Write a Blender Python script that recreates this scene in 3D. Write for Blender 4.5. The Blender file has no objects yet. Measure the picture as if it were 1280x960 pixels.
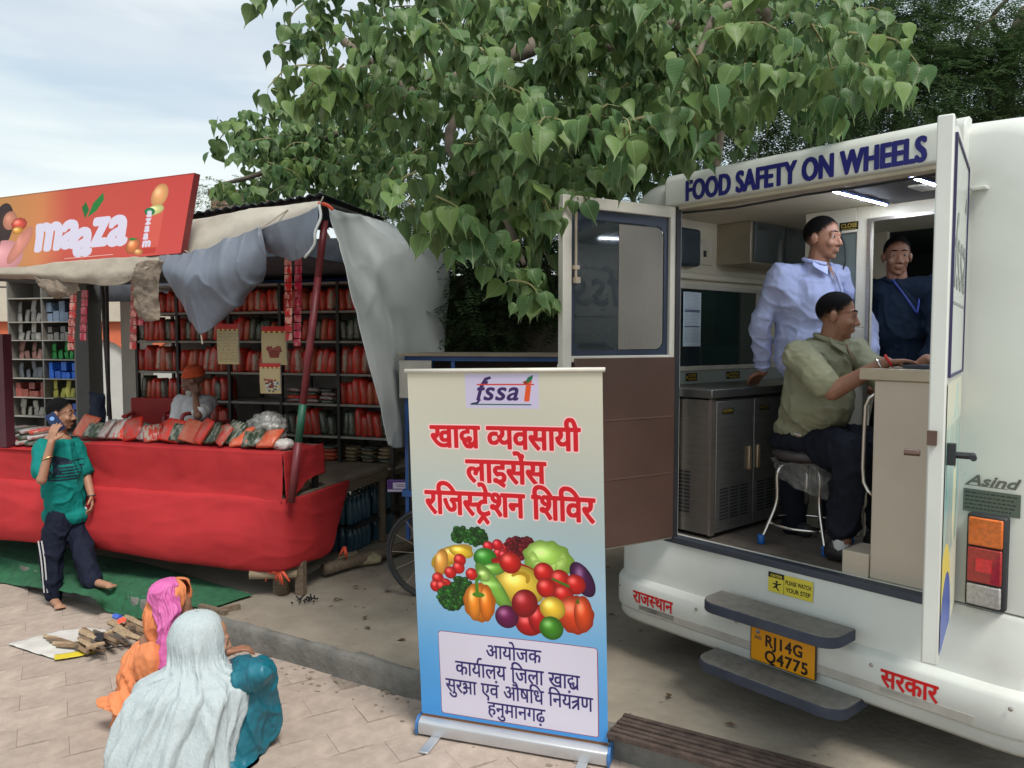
import bpy, bmesh, math, random
import numpy as np
from mathutils import Vector, Matrix, Euler, noise as mnoise
from mathutils.bvhtree import BVHTree
R = math.radians
random.seed(7)
sc = bpy.context.scene
COL = sc.collection

# ---------------------------------------------------------------- camera
CAMZ, PITCH, FPX = 2.05, math.atan(55/960), 960.0
cam = bpy.data.cameras.new('camera'); camo = bpy.data.objects.new('camera', cam); COL.objects.link(camo)
cam.sensor_width = 36; cam.lens = FPX/1280*36; cam.clip_end = 2000; cam.clip_start = .05
camo.location = (0, 0, CAMZ); camo.rotation_euler = (math.pi/2-PITCH, 0, 0); sc.camera = camo
def P(px, py, Y):
    """the point at depth Y along the line of sight of a photograph pixel"""
    dx = px-640; up = 480-py
    d = Vector((dx, FPX*math.cos(PITCH)+up*math.sin(PITCH), -FPX*math.sin(PITCH)+up*math.cos(PITCH)))
    return Vector((0, 0, CAMZ))+d*(Y/d.y)
def G(px, py, z=0.0):
    d = P(px, py, 1)-Vector((0, 0, CAMZ)); return Vector((0, 0, CAMZ))+d*((z-CAMZ)/d.z)

# ---------------------------------------------------------------- world and sun
SUN_EL, SUN_AZ = R(58), R(150)
w = bpy.data.worlds.new('World'); sc.world = w; w.use_nodes = True
nt = w.node_tree; nt.nodes.clear()
N = nt.nodes.new; L = nt.links.new
out = N('ShaderNodeOutputWorld'); bg = N('ShaderNodeBackground'); bg.inputs[1].default_value = .115
sky = N('ShaderNodeTexSky'); sky.sky_type = 'NISHITA'; sky.sun_disc = False; sky.sun_elevation = SUN_EL; sky.sun_rotation = SUN_AZ
sky.dust_density = 3.0; sky.air_density = 1.0
tc = N('ShaderNodeTexCoord'); mp = N('ShaderNodeMapping'); mp.inputs['Scale'].default_value = (1.0, 1.0, 5.5)
mp.inputs['Location'].default_value = (3.1, 1.2, .35)
n1 = N('ShaderNodeTexNoise'); n1.inputs['Scale'].default_value = 1.6; n1.inputs['Detail'].default_value = 7; n1.inputs['Roughness'].default_value = .52
n1.inputs['Distortion'].default_value = .3
cr = N('ShaderNodeValToRGB'); cr.color_ramp.elements[0].position = .40; cr.color_ramp.elements[0].color = (.62, .62, .62, 1)
cr.color_ramp.elements[1].position = .56; cr.color_ramp.elements[1].color = (1, 1, 1, 1)
n2 = N('ShaderNodeTexNoise'); n2.inputs['Scale'].default_value = 2.2; n2.inputs['Detail'].default_value = 6
cr2 = N('ShaderNodeValToRGB'); cr2.color_ramp.elements[0].color = (4.1, 4.9, 5.2, 1); cr2.color_ramp.elements[1].color = (5.6, 5.9, 5.8, 1)
cr2.color_ramp.elements[0].position = .35; cr2.color_ramp.elements[1].position = .65
mx = N('ShaderNodeMix'); mx.data_type = 'RGBA'
L(tc.outputs['Generated'], mp.inputs[0]); L(mp.outputs[0], n1.inputs['Vector']); L(n1.outputs[0], cr.inputs[0])
L(mp.outputs[0], n2.inputs['Vector']); L(n2.outputs[0], cr2.inputs[0])
L(cr.outputs[0], mx.inputs[0]); L(sky.outputs[0], mx.inputs[6]); L(cr2.outputs[0], mx.inputs[7])
L(mx.outputs[2], bg.inputs[0]); L(bg.outputs[0], out.inputs[0])
sl = bpy.data.lights.new('sun', 'SUN'); sl.energy = 2.3; sl.angle = R(18); sl.color = (1, .96, .9)
so = bpy.data.objects.new('sun', sl); COL.objects.link(so); so.location = (0, 0, 20)
sd = Vector((math.sin(SUN_AZ)*math.cos(SUN_EL), math.cos(SUN_AZ)*math.cos(SUN_EL), math.sin(SUN_EL)))
so.rotation_euler = sd.to_track_quat('Z', 'Y').to_euler()
sc.view_settings.view_transform = 'Standard'; sc.view_settings.look = 'None'
sc.view_settings.exposure = 0.62; sc.view_settings.gamma = 1

# ---------------------------------------------------------------- helpers
def srgb(r, g, b):
    f = lambda c: (c/255/12.92 if c <= 10 else ((c/255+.055)/1.055)**2.4)
    return (f(r), f(g), f(b))
MATS = {}
def mat(name, col, rough=.6, metal=0.0, var=.12, scale=6.0, bump=0.0, bscale=40.0, alpha=1.0, emit=None, trans=0.0, spec=.5, col2=None, stretch=None, dirt=0.0, coat=0.0, sub=0.0, objvar=0.0):
    if name in MATS: return MATS[name]
    m = bpy.data.materials.new(name); m.use_nodes = True; t = m.node_tree; b = t.nodes['Principled BSDF']
    A = t.nodes.new; K = t.links.new
    b.inputs['Roughness'].default_value = rough; b.inputs['Metallic'].default_value = metal
    b.inputs['Specular IOR Level'].default_value = spec; b.inputs['Transmission Weight'].default_value = trans
    b.inputs['Alpha'].default_value = alpha; b.inputs['Coat Weight'].default_value = coat
    if sub: b.inputs['Subsurface Weight'].default_value = sub; b.inputs['Subsurface Radius'].default_value = (.02, .008, .004)
    tcn = A('ShaderNodeTexCoord'); mpn = A('ShaderNodeMapping'); K(tcn.outputs['Object'], mpn.inputs[0])
    if stretch: mpn.inputs['Scale'].default_value = stretch
    nn = A('ShaderNodeTexNoise'); nn.inputs['Scale'].default_value = scale; nn.inputs['Detail'].default_value = 6; nn.inputs['Roughness'].default_value = .6
    K(mpn.outputs[0], nn.inputs['Vector'])
    r = A('ShaderNodeValToRGB'); c2 = col2 or tuple(min(1, c*(1+var)) for c in col); c1 = tuple(c*(1-var) for c in col)
    r.color_ramp.elements[0].color = (*c1, 1); r.color_ramp.elements[1].color = (*c2, 1)
    r.color_ramp.elements[0].position = .32; r.color_ramp.elements[1].position = .68
    K(nn.outputs[0], r.inputs[0]); src = r.outputs[0]
    if dirt:
        dn = A('ShaderNodeTexNoise'); dn.inputs['Scale'].default_value = scale*.35; dn.inputs['Detail'].default_value = 9; dn.inputs['Roughness'].default_value = .72
        K(mpn.outputs[0], dn.inputs['Vector'])
        dr = A('ShaderNodeMapRange'); dr.inputs[1].default_value = .5; dr.inputs[2].default_value = .75; dr.inputs[3].default_value = 0; dr.inputs[4].default_value = dirt
        K(dn.outputs[0], dr.inputs[0]); dm = A('ShaderNodeMix'); dm.data_type = 'RGBA'; K(dr.outputs[0], dm.inputs[0]); K(src, dm.inputs[6])
        dm.inputs[7].default_value = (.16, .12, .085, 1); src = dm.outputs[2]
    if objvar:
        oi = A('ShaderNodeObjectInfo'); hs = A('ShaderNodeHueSaturation'); mr = A('ShaderNodeMapRange')
        mr.inputs[3].default_value = 1-objvar; mr.inputs[4].default_value = 1+objvar
        K(oi.outputs['Random'], mr.inputs[0]); K(mr.outputs[0], hs.inputs['Value']); K(src, hs.inputs['Color']); src = hs.outputs[0]
    K(src, b.inputs['Base Color'])
    if bump:
        bn = A('ShaderNodeTexNoise'); bn.inputs['Scale'].default_value = bscale; bn.inputs['Detail'].default_value = 5; K(mpn.outputs[0], bn.inputs['Vector'])
        bp = A('ShaderNodeBump'); bp.inputs['Strength'].default_value = bump; bp.inputs['Distance'].default_value = .01
        K(bn.outputs[0], bp.inputs['Height']); K(bp.outputs[0], b.inputs['Normal'])
    if emit: b.inputs['Emission Color'].default_value = (*emit[:3], 1); b.inputs['Emission Strength'].default_value = emit[3]
    MATS[name] = m; return m

class MB:
    def __init__(s): s.v = []; s.f = []; s.mi = []; s.cur = 0; s.uv = None
    def add(s, vs, fs, M=None):
        o = len(s.v)
        s.v += [tuple((M @ Vector(p)) if M else p) for p in vs]
        s.f += [tuple(i+o for i in f) for f in fs]; s.mi += [s.cur]*len(fs); return s
    def box(s, x0, x1, y0, y1, z0, z1, M=None):
        v = [(x0,y0,z0),(x1,y0,z0),(x1,y1,z0),(x0,y1,z0),(x0,y0,z1),(x1,y0,z1),(x1,y1,z1),(x0,y1,z1)]
        return s.add(v, [(0,3,2,1),(4,5,6,7),(0,1,5,4),(1,2,6,5),(2,3,7,6),(3,0,4,7)], M)
    def tube(s, pts, r, n=8, cap=True):
        pts = [Vector(p) for p in pts]; rs = r if isinstance(r, (list, tuple)) else [r]*len(pts); rings = []
        up = None
        for i, p in enumerate(pts):
            t = (pts[min(i+1, len(pts)-1)]-pts[max(i-1, 0)]).normalized()
            if up is None: up = t.orthogonal().normalized()
            up = (up-t*up.dot(t)); up = up.normalized() if up.length > 1e-6 else t.orthogonal().normalized()
            bi = t.cross(up)
            rings.append([tuple(p+(up*math.cos(2*math.pi*k/n)+bi*math.sin(2*math.pi*k/n))*rs[i]) for k in range(n)])
        vs = [q for g in rings for q in g]; fs = []
        for i in range(len(pts)-1):
            for k in range(n): fs.append((i*n+k, i*n+(k+1)%n, (i+1)*n+(k+1)%n, (i+1)*n+k))
        if cap: fs += [tuple(range(n))[::-1], tuple((len(pts)-1)*n+k for k in range(n))]
        return s.add(vs, fs)
    def prism(s, poly, axis, a, b, M=None):
        """polygon (p,q) extruded along axis from a to b; axis 'x': (p,q)=(y,z), 'y': (x,z), 'z': (x,y)"""
        g = {'x': lambda p, q, t: (t, p, q), 'y': lambda p, q, t: (p, t, q), 'z': lambda p, q, t: (p, q, t)}[axis]
        n = len(poly); vs = [g(p, q, a) for p, q in poly]+[g(p, q, b) for p, q in poly]
        return s.add(vs, [tuple(range(n)), tuple(range(2*n-1, n-1, -1))]+[(i, (i+1) % n+0, (i+1) % n+n, i+n)[::-1] for i in range(n)], M)
    def lathe(s, prof, n=16, M=None):
        vs = []; fs = []
        for r_, z in prof: vs += [(r_*math.cos(2*math.pi*k/n), r_*math.sin(2*math.pi*k/n), z) for k in range(n)]
        for i in range(len(prof)-1):
            for k in range(n): fs.append((i*n+k, i*n+(k+1) % n, (i+1)*n+(k+1) % n, (i+1)*n+k))
        fs += [tuple(range(n))[::-1], tuple((len(prof)-1)*n+k for k in range(n))]
        return s.add(vs, fs, M)
    def ell(s, c, r, M=None, nu=14, nv=9):
        vs = []; fs = []
        for i in range(nv+1):
            ph = math.pi*i/nv
            for k in range(nu):
                th = 2*math.pi*k/nu; vs.append((c[0]+r[0]*math.sin(ph)*math.cos(th), c[1]+r[1]*math.sin(ph)*math.sin(th), c[2]-r[2]*math.cos(ph)))
        for i in range(nv):
            for k in range(nu): fs.append((i*nu+k, i*nu+(k+1) % nu, (i+1)*nu+(k+1) % nu, (i+1)*nu+k))
        return s.add(vs, fs, M)
    def cap(s, a, b, ra, rb, n=12):
        """tapered capsule"""
        a = Vector(a); b = Vector(b); d = (b-a); Ln = d.length; t = d/Ln if Ln > 1e-6 else Vector((0, 0, 1))
        pts = []; rs = []
        for k in range(4): q = math.pi/2*k/3.0; pts.append(a-t*ra*math.cos(q)); rs.append(max(ra*math.sin(q), ra*.04))
        for k in range(4): q = math.pi/2*k/3.0; pts.append(b+t*rb*math.sin(q)); rs.append(max(rb*math.cos(q), rb*.04))
        return s.tube(pts, rs, n)
    def grid(s, rows):
        n = len(rows); m = len(rows[0]); vs = [tuple(p) for r_ in rows for p in r_]
        return s.add(vs, [(i*m+j, i*m+j+1, (i+1)*m+j+1, (i+1)*m+j) for i in range(n-1) for j in range(m-1)])
    def mesh(s, name, mats=None, smooth=False, uv=None):
        me = bpy.data.meshes.new(name); me.from_pydata(s.v, [], s.f); me.update()
        for m in (mats if isinstance(mats, (list, tuple)) else [mats] if mats else []): me.materials.append(m)
        if s.cur or any(s.mi): me.polygons.foreach_set('material_index', s.mi)
        if smooth: me.polygons.foreach_set('use_smooth', [True]*len(me.polygons))
        return me
def link(name, me, parent=None, bev=0.0, **props):
    o = bpy.data.objects.new(name, me); COL.objects.link(o)
    if parent: o.parent = parent
    if bev:
        b = o.modifiers.new('b', 'BEVEL'); b.width = bev; b.segments = 2; b.limit_method = 'ANGLE'; b.angle_limit = R(40)
        me.polygons.foreach_set('use_smooth', [True]*len(me.polygons))
        try: me.set_sharp_from_angle(angle=R(40))
        except Exception: pass
        b.harden_normals = False
    for k, v in props.items(): o[k] = v
    return o
def obj(name, mb, m, parent=None, smooth=False, bev=0.0, **props):
    return link(name, mb.mesh(name, m, smooth), parent, bev, **props)
def fixn(o):
    bm = bmesh.new(); bm.from_mesh(o.data); bmesh.ops.recalc_face_normals(bm, faces=bm.faces); bm.to_mesh(o.data); bm.free(); return o
def thing(name, label, cat, loc=(0, 0, 0), rz=0.0, group=None):
    o = bpy.data.objects.new(name, None); COL.objects.link(o); o.location = loc; o.rotation_euler = (0, 0, rz); o.empty_display_size = .1
    o['label'] = label; o['category'] = cat
    if group: o['group'] = group
    return o
def tag(o, label, cat, group=None):
    o['label'] = label; o['category'] = cat
    if group: o['group'] = group
    return o
def bx(name, x0, x1, y0, y1, z0, z1, m, parent=None, bev=0.0, **k): return obj(name, MB().box(x0, x1, y0, y1, z0, z1), m, parent, bev=bev, **k)
def solid(o, t, off=0):
    s = o.modifiers.new('s', 'SOLIDIFY'); s.thickness = t; s.offset = off; return o

def catmull(ctrl, n):
    c = [Vector(p) for p in ctrl]; out = []; k = len(c)-1
    for i in range(n):
        t = i/(n-1)*k; j = min(int(t), k-1); u = t-j
        p0 = c[max(j-1, 0)]; p1 = c[j]; p2 = c[j+1]; p3 = c[min(j+2, k)]
        out.append(.5*((2*p1)+(-p0+p2)*u+(2*p0-5*p1+4*p2-p3)*u*u+(-p0+3*p1-3*p2+p3)*u**3))
    return out
def sheet(name, rows, m, nu=40, nv=40, wr=.012, ws=4.0, parent=None, thick=.003, seed=0, stretch=(1, 1, 1), **props):
    """cloth through rows of control points, with wrinkles"""
    rr = [catmull(r, nu) for r in rows]
    cols = [catmull([rr[i][j] for i in range(len(rr))], nv) for j in range(nu)]
    g = [[cols[j][i] for j in range(nu)] for i in range(nv)]
    out = []
    for i in range(nv):
        row = []
        for j in range(nu):
            a = g[min(i+1, nv-1)][j]-g[max(i-1, 0)][j]; b = g[i][min(j+1, nu-1)]-g[i][max(j-1, 0)]
            n = a.cross(b); n = n.normalized() if n.length > 1e-9 else Vector((0, -1, 0)); p = g[i][j]
            q = Vector((p.x*stretch[0], p.y*stretch[1], p.z*stretch[2]))*ws+Vector((seed, seed*.7, 0))
            d = mnoise.fractal(q, .8, 2.1, 4)
            d2 = (1-2*abs(mnoise.noise(q*.8+Vector((9, 4, 2)))))**3; d3 = (1-2*abs(mnoise.noise(q*2.1+Vector((1, 14, 2)))))**5
            row.append(p+n*wr*(.8*d+.9*d2+.5*d3))
        out.append(row)
    o = obj(name, MB().grid(out), m, parent, smooth=True, **props)
    if thick: solid(o, thick)
    return o
def evalmesh(o, name):
    dg = bpy.context.evaluated_depsgraph_get(); dg.update()
    me = bpy.data.meshes.new_from_object(o.evaluated_get(dg)); me.name = name; return me
def blob(name, mb, m, parent=None, vox=.008, smooth=4, disp=0.0, dscale=.12, folds=0.0, fs=(9, 9, 5), seed=0, **props):
    """one continuous skin round a set of overlapping shapes"""
    me = mb.mesh(name); bm = bmesh.new(); bm.from_mesh(me); bmesh.ops.recalc_face_normals(bm, faces=bm.faces); bm.to_mesh(me); bm.free()
    o = bpy.data.objects.new('tmp', me); COL.objects.link(o)
    r = o.modifiers.new('r', 'REMESH'); r.mode = 'VOXEL'; r.voxel_size = vox; r.use_smooth_shade = True
    if smooth: s = o.modifiers.new('s', 'SMOOTH'); s.iterations = smooth; s.factor = .5
    if disp:
        tx = bpy.data.textures.new('folds', 'CLOUDS'); tx.noise_scale = dscale; tx.noise_depth = 3
        d = o.modifiers.new('d', 'DISPLACE'); d.texture = tx; d.strength = disp; d.mid_level = .5
    em = evalmesh(o, name); bpy.data.objects.remove(o)
    em.materials.clear(); em.materials.append(m)
    if folds:
        nv_ = len(em.vertices); co = np.zeros(nv_*3, np.float32); no = np.zeros(nv_*3, np.float32); em.vertices.foreach_get('co', co); em.vertices.foreach_get('normal', no)
        co = co.reshape(-1, 3); no = no.reshape(-1, 3); dv_ = np.zeros(nv_, np.float32); nf_ = mnoise.noise
        for i_, (x, y, z) in enumerate(co.tolist()):
            q = (x*fs[0]+z*3, y*fs[1]-z*2, z*fs[2]+seed); a_ = 1-2*abs(nf_(q)); b_ = 1-2*abs(nf_((q[0]*2.3+5, q[1]*2.3+1, q[2]*2.3+2))); dv_[i_] = (a_**3 if a_ > 0 else 0)+(.30*b_**3 if b_ > 0 else 0)-.25
        em.vertices.foreach_set('co', (co+no*dv_[:, None]*folds).ravel())
        em.update()
    em.polygons.foreach_set('use_smooth', [True]*len(em.polygons))
    return link(name, em, parent, **props)

# ---------------------------------------------------------------- flat print: glyph outlines rasterised onto canvases
_gc = {}
def glyph(s):
    """(triangles, advance) of a string set in the built-in font, unit size"""
    if s in _gc: return _gc[s]
    def ev(t):
        c = bpy.data.curves.new('g', 'FONT'); c.body = t; c.size = 1; c.resolution_u = 4
        o = bpy.data.objects.new('g', c); COL.objects.link(o); dg = bpy.context.evaluated_depsgraph_get(); dg.update()
        me = bpy.data.meshes.new_from_object(o.evaluated_get(dg)); me.calc_loop_triangles()
        v = np.array([x.co[:2] for x in me.vertices], float).reshape(-1, 2)
        t_ = [v[list(k.vertices)] for k in me.loop_triangles]
        bpy.data.objects.remove(o); bpy.data.meshes.remove(me); bpy.data.curves.remove(c); return t_, v
    t, v = ev(s); ref = 'कक'
    adv = ev(s+ref)[1][:, 0].max()-ev(ref)[1][:, 0].max() if s.strip() else .3
    _gc[s] = (t, adv); return _gc[s]
def clipx(tris, x1):
    """keep what lies left of x1"""
    out = []
    for t in tris:
        poly = [tuple(p) for p in t]; res = []
        for i in range(3):
            a, b = poly[i], poly[(i+1) % 3]
            if a[0] <= x1: res.append(a)
            if (a[0] <= x1) != (b[0] <= x1): k = (x1-a[0])/(b[0]-a[0]); res.append((x1, a[1]+k*(b[1]-a[1])))
        for i in range(1, len(res)-1): out.append(np.array([res[0], res[i], res[i+1]]))
    return out
def deva(items):
    """lay out syllable pieces: 'x' plain, '/x' half form (stem cut off), '^' reph, 'dya', 'tra', '_tr' ligatures"""
    T = []; x = 0.0
    def quad(a, b, wd):
        a = np.array(a); b = np.array(b); d = b-a; n = np.array([-d[1], d[0]])/np.linalg.norm(d)*wd/2
        return [np.array([a+n, b+n, b-n]), np.array([a+n, b-n, a-n])]
    for it in items:
        if it == '^':
            t, a = glyph('े'); T += [k*np.array([-1, 1])+np.array([x-.62, 0]) for k in t]; continue
        if it.startswith('/'):
            t, a = glyph(it[1:]); cut = a-(.185 if it[1:] != 'स' else .185); T += [k+np.array([x, 0]) for k in clipx(t, cut)]; x += cut-.015; continue
        if it == 'dya':
            t, a = glyph('द'); T += [np.stack([k[:, 0]*.92+x, .622-(.622-k[:, 1])*.80], 1) for k in t if k[:, 0].mean() < .9]
            pts = [(.20, .27), (.17, .15), (.26, .04), (.40, .03), (.50, .10), (.58, .20)]
            for p0, p1 in zip(pts, pts[1:]): T += quad((x+p0[0], p0[1]), (x+p1[0], p1[1]), .075)
            t3, a3 = glyph('ा'); T += [k+np.array([x+.46, 0]) for k in t3]; x += .46+a3; continue
        if it == 'tra':
            t, a = glyph('ा'); T += [k+np.array([x+.26, 0]) for k in t]+quad((x, .59), (x+.3, .59), .065)+quad((x+.02, .30), (x+.38, .42), .075)+quad((x+.04, .02), (x+.36, .30), .075)
            x += .26+a; continue
        if it == '_tr':
            t, a = glyph('ट'); T += [k+np.array([x, 0]) for k in t]; T += quad((x+.25, -.02), (x+.08, -.20), .07)+quad((x+.25, -.02), (x+.42, -.20), .07); x += a; continue
        if it == 'ksha':
            pts = [(.06, .44), (.20, .50), (.29, .42), (.20, .33), (.08, .27), (.24, .25), (.30, .14), (.20, .03), (.07, .06), (.10, -.06)]
            for p0, p1 in zip(pts, pts[1:]): T += quad((x+p0[0], p0[1]), (x+p1[0], p1[1]), .07)
            T += quad((x+.22, .30), (x+.52, .30), .07)+quad((x, .59), (x+.45, .59), .065)
            t3, a3 = glyph('ा'); T += [k+np.array([x+.40, 0]) for k in t3]; x += .40+a3; continue
        t, a = glyph(it); T += [k+np.array([x, 0]) for k in t]; x += a
    return T, x
def latin(s, sp=0.0):
    T = []; x = 0
    for ch in s:
        t, a = glyph(ch)
        T += [k+np.array([x, 0]) for k in t]; x += a+sp
    return T, x
for _c in 'अआइएऔकखगचजटढणतथदधनमयरलवशषसहािीुेोौंृ़ abdefhilmnostuwzACDEFGHIJKLNOPQRSTUVWY14567': glyph(_c)
class Canvas:
    def __init__(s, w, h, bgc=(1, 1, 1), alpha=1.0):
        s.w, s.h = w, h; s.a = np.zeros((h, w, 4), np.float32); s.a[..., :3] = bgc; s.a[..., 3] = alpha
        s.Y, s.X = np.mgrid[0:h, 0:w].astype(np.float32)
    def put(s, m, col):
        m = m[..., None]; s.a[..., :3] = s.a[..., :3]*(1-m)+np.array(col, np.float32)*m; s.a[..., 3:] = np.maximum(s.a[..., 3:], m)
    def text(s, TX, x, y, size, col, width=None, bold=0, boldy=None, outline=0, ocol=(1, 1, 1), shear=0.0, slope=0.0, xs=1.0, center=False):
        T, adv = TX; m = np.zeros((s.h, s.w), np.float32)
        if width: xs = width/(adv*size)
        if center: x = x-adv*size*xs/2
        for t in T:
            q = np.stack([x+(t[:, 0]+shear*t[:, 1])*size*xs, y-t[:, 1]*size+slope*(t[:, 0]*size*xs)], 1)
            x0, x1 = int(max(q[:, 0].min()-1, 0)), int(min(q[:, 0].max()+2, s.w)); y0, y1 = int(max(q[:, 1].min()-1, 0)), int(min(q[:, 1].max()+2, s.h))
            if x1 <= x0 or y1 <= y0: continue
            X = s.X[y0:y1, x0:x1]; Y = s.Y[y0:y1, x0:x1]; c = None
            ar = (q[1, 0]-q[0, 0])*(q[2, 1]-q[0, 1])-(q[2, 0]-q[0, 0])*(q[1, 1]-q[0, 1])
            if abs(ar) < 1e-6: continue
            sg = 1 if ar > 0 else -1; ins = np.ones_like(X)
            for i in range(3):
                a, b = q[i], q[(i+1) % 3]; e = sg*((b[0]-a[0])*(Y-a[1])-(b[1]-a[1])*(X-a[0]))/max(np.hypot(*(b-a)), 1e-6)
                ins = np.minimum(ins, np.clip(e+.55, 0, 1))
            m[y0:y1, x0:x1] = np.maximum(m[y0:y1, x0:x1], ins)
        def dil(m, rx, ry):
            o = m.copy()
            for k in range(20):
                a = 2*math.pi*k/20; dx = int(round(rx*math.cos(a))); dy = int(round(ry*math.sin(a)))
                o = np.maximum(o, np.roll(np.roll(m, dx, 1), dy, 0))
            if rx > 3 or ry > 3: o = np.maximum(o, np.maximum(np.roll(m, int(rx//2), 1), np.roll(m, -int(rx//2), 1)))
            return o
        yy, xx_ = np.nonzero(m > 0)
        if not len(yy): return
        pad = int(bold+(boldy or 0)+outline)+3; W = s.win(xx_.min()-pad, yy.min()-pad, xx_.max()+pad, yy.max()+pad); m = m[W]; A = s.a[W]
        def put(m, col): m = m[..., None]; A[..., :3] = A[..., :3]*(1-m)+np.array(col, np.float32)*m; A[..., 3:] = np.maximum(A[..., 3:], m)
        if bold: m = dil(m, bold, bold if boldy is None else boldy)
        if outline: put(dil(m, outline, outline), ocol)
        put(m, col)
    def ellipse(s, cx, cy, rx, ry, col, rot=0.0, shade=.35, hl=.35, soft=1.0, bump=0):
        q = max(rx, ry)*1.3+2; x0, x1 = int(max(cx-q, 0)), int(min(cx+q, s.w)); y0, y1 = int(max(cy-q, 0)), int(min(cy+q, s.h))
        if x1 <= x0 or y1 <= y0: return
        c, n = math.cos(rot), math.sin(rot); dx = s.X[y0:y1, x0:x1]-cx; dy = s.Y[y0:y1, x0:x1]-cy
        u = (dx*c+dy*n)/rx; v = (-dx*n+dy*c)/ry
        if bump: u = u*(1+bump*np.sin(np.arctan2(v, u)*9)); v = v*(1+bump*np.cos(np.arctan2(v, u)*11))
        d = np.sqrt(u*u+v*v); m = np.clip((1-d)*min(rx, ry)/soft, 0, 1)
        col = np.array(col, np.float32); sh = 1-shade*np.clip(d, 0, 1)**2
        hlm = hl*np.exp(-(((dx+rx*.3)/(rx*.4))**2+((dy+ry*.35)/(ry*.35))**2))
        pic = np.clip(col[None, None]*sh[..., None]+hlm[..., None], 0, 1); m3 = m[..., None]; A = s.a[y0:y1, x0:x1]
        A[..., :3] = A[..., :3]*(1-m3)+pic*m3; A[..., 3] = np.maximum(A[..., 3], m)
    def win(s, x0, y0, x1, y1):
        x0, x1 = int(max(x0, 0)), int(min(x1, s.w)); y0, y1 = int(max(y0, 0)), int(min(y1, s.h)); return (slice(y0, max(y1, y0)), slice(x0, max(x1, x0)))
    def poly(s, pts, col):
        W = s.win(min(p[0] for p in pts)-1, min(p[1] for p in pts)-1, max(p[0] for p in pts)+2, max(p[1] for p in pts)+2)
        X, Y = s.X[W], s.Y[W]; m = np.zeros(X.shape, bool); n = len(pts)
        for i in range(n):
            (x1, y1), (x2, y2) = pts[i], pts[(i+1) % n]
            if y1 == y2: continue
            m ^= ((y1 > Y) != (y2 > Y)) & (X < (x2-x1)*(Y-y1)/(y2-y1)+x1)
        s.a[W][m] = (*col, 1)
    def rect(s, x0, y0, x1, y1, col): s.a[s.win(round(x0), round(y0), round(x1), round(y1))] = (*col, 1)
    def material(s, name, rough=.5, alpha=False, spec=.4):
        im = bpy.data.images.new(name, s.w, s.h, alpha=True); im.pixels.foreach_set(np.ascontiguousarray(s.a[::-1]).ravel()); im.update(); im.pack()
        m = bpy.data.materials.new(name); m.use_nodes = True; t = m.node_tree; b = t.nodes['Principled BSDF']
        tx = t.nodes.new('ShaderNodeTexImage'); tx.image = im; tx.extension = 'EXTEND'; t.links.new(tx.outputs[0], b.inputs['Base Color'])
        if alpha: t.links.new(tx.outputs[1], b.inputs['Alpha'])
        b.inputs['Roughness'].default_value = rough; b.inputs['Specular IOR Level'].default_value = spec
        nn = t.nodes.new('ShaderNodeTexNoise'); nn.inputs['Scale'].default_value = 3; bp = t.nodes.new('ShaderNodeBump'); bp.inputs['Strength'].default_value = .15
        tcn = t.nodes.new('ShaderNodeTexCoord'); t.links.new(tcn.outputs['Object'], nn.inputs['Vector'])
        t.links.new(nn.outputs[0], bp.inputs['Height']); t.links.new(bp.outputs[0], b.inputs['Normal']); return m
def uvgrid(name, fn, nu, nv, m, parent=None, **props):
    """sheet fn(s,t) with s,t in 0..1 (t up) that carries a print"""
    vs = [tuple(fn(i/nu, j/nv)) for j in range(nv+1) for i in range(nu+1)]
    fs = [(j*(nu+1)+i, j*(nu+1)+i+1, (j+1)*(nu+1)+i+1, (j+1)*(nu+1)+i) for j in range(nv) for i in range(nu)]
    me = bpy.data.meshes.new(name); me.from_pydata(vs, [], fs); me.materials.append(m); ul = me.uv_layers.new(name='u')
    for p in me.polygons:
        for li, vi in zip(p.loop_indices, p.vertices): ul.data[li].uv = ((vi % (nu+1))/nu, (vi//(nu+1))/nv)
        p.use_smooth = True
    return link(name, me, parent, **props)
def lerp(a, b, t): return Vector(a)*(1-t)+Vector(b)*t
def patch(name, target, origin, right, up, W, H, m, parent=None, nu=10, nv=10, eps=.003, **props):
    """print laid onto the surface of a garment"""
    mw = target.matrix_world; me = target.data
    bv = BVHTree.FromPolygons([v.co.copy() for v in me.vertices], [tuple(p.vertices) for p in me.polygons])
    right = Vector(right).normalized(); up = Vector(up).normalized(); d = up.cross(right).normalized(); origin = Vector(origin)
    def fn(s, t):
        o = origin+right*(s-.5)*W+up*(t-.5)*H-d*.4
        h, n, i, dist = bv.ray_cast(o, d)
        return (h-d*eps) if h else origin+right*(s-.5)*W+up*(t-.5)*H
    return uvgrid(name, fn, nu, nv, m, parent, **props)
# ---------------------------------------------------------------- ground
M_soil = mat('packed earth', (.27, .235, .185), .95, var=.16, scale=3.5, bump=.6, bscale=22, dirt=.35)
M_soil2 = mat('far ground', (.24, .20, .15), .95, var=.2, scale=1.2, bump=.4, bscale=12)
M_paver = mat('paver concrete', (.345, .28, .235), .9, var=.16, scale=9, bump=.35, bscale=60, dirt=.18, objvar=.07)
M_joint = mat('joint sand', (.235, .19, .155), .95, var=.2, scale=30, bump=.5)
M_kerb = mat('kerb concrete', (.155, .15, .135), .9, var=.3, scale=5, bump=1.0, bscale=25, dirt=.5)
KA = Vector((-1.975, 5.165)); KD = Vector((1.451, -.854)).normalized(); KN = Vector((-KD.y, KD.x))   # kerb line, KN points uphill
def kp(s, n, z): q = KA+KD*s+KN*n; return (q.x, q.y, z)
gb = MB(); gb.add([(-400, -60, -.03), (400, -60, -.03), (400, 600, -.03), (-400, 600, -.03)], [(0, 1, 2, 3)])
obj('ground', gb, M_soil2, kind='structure')
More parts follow.
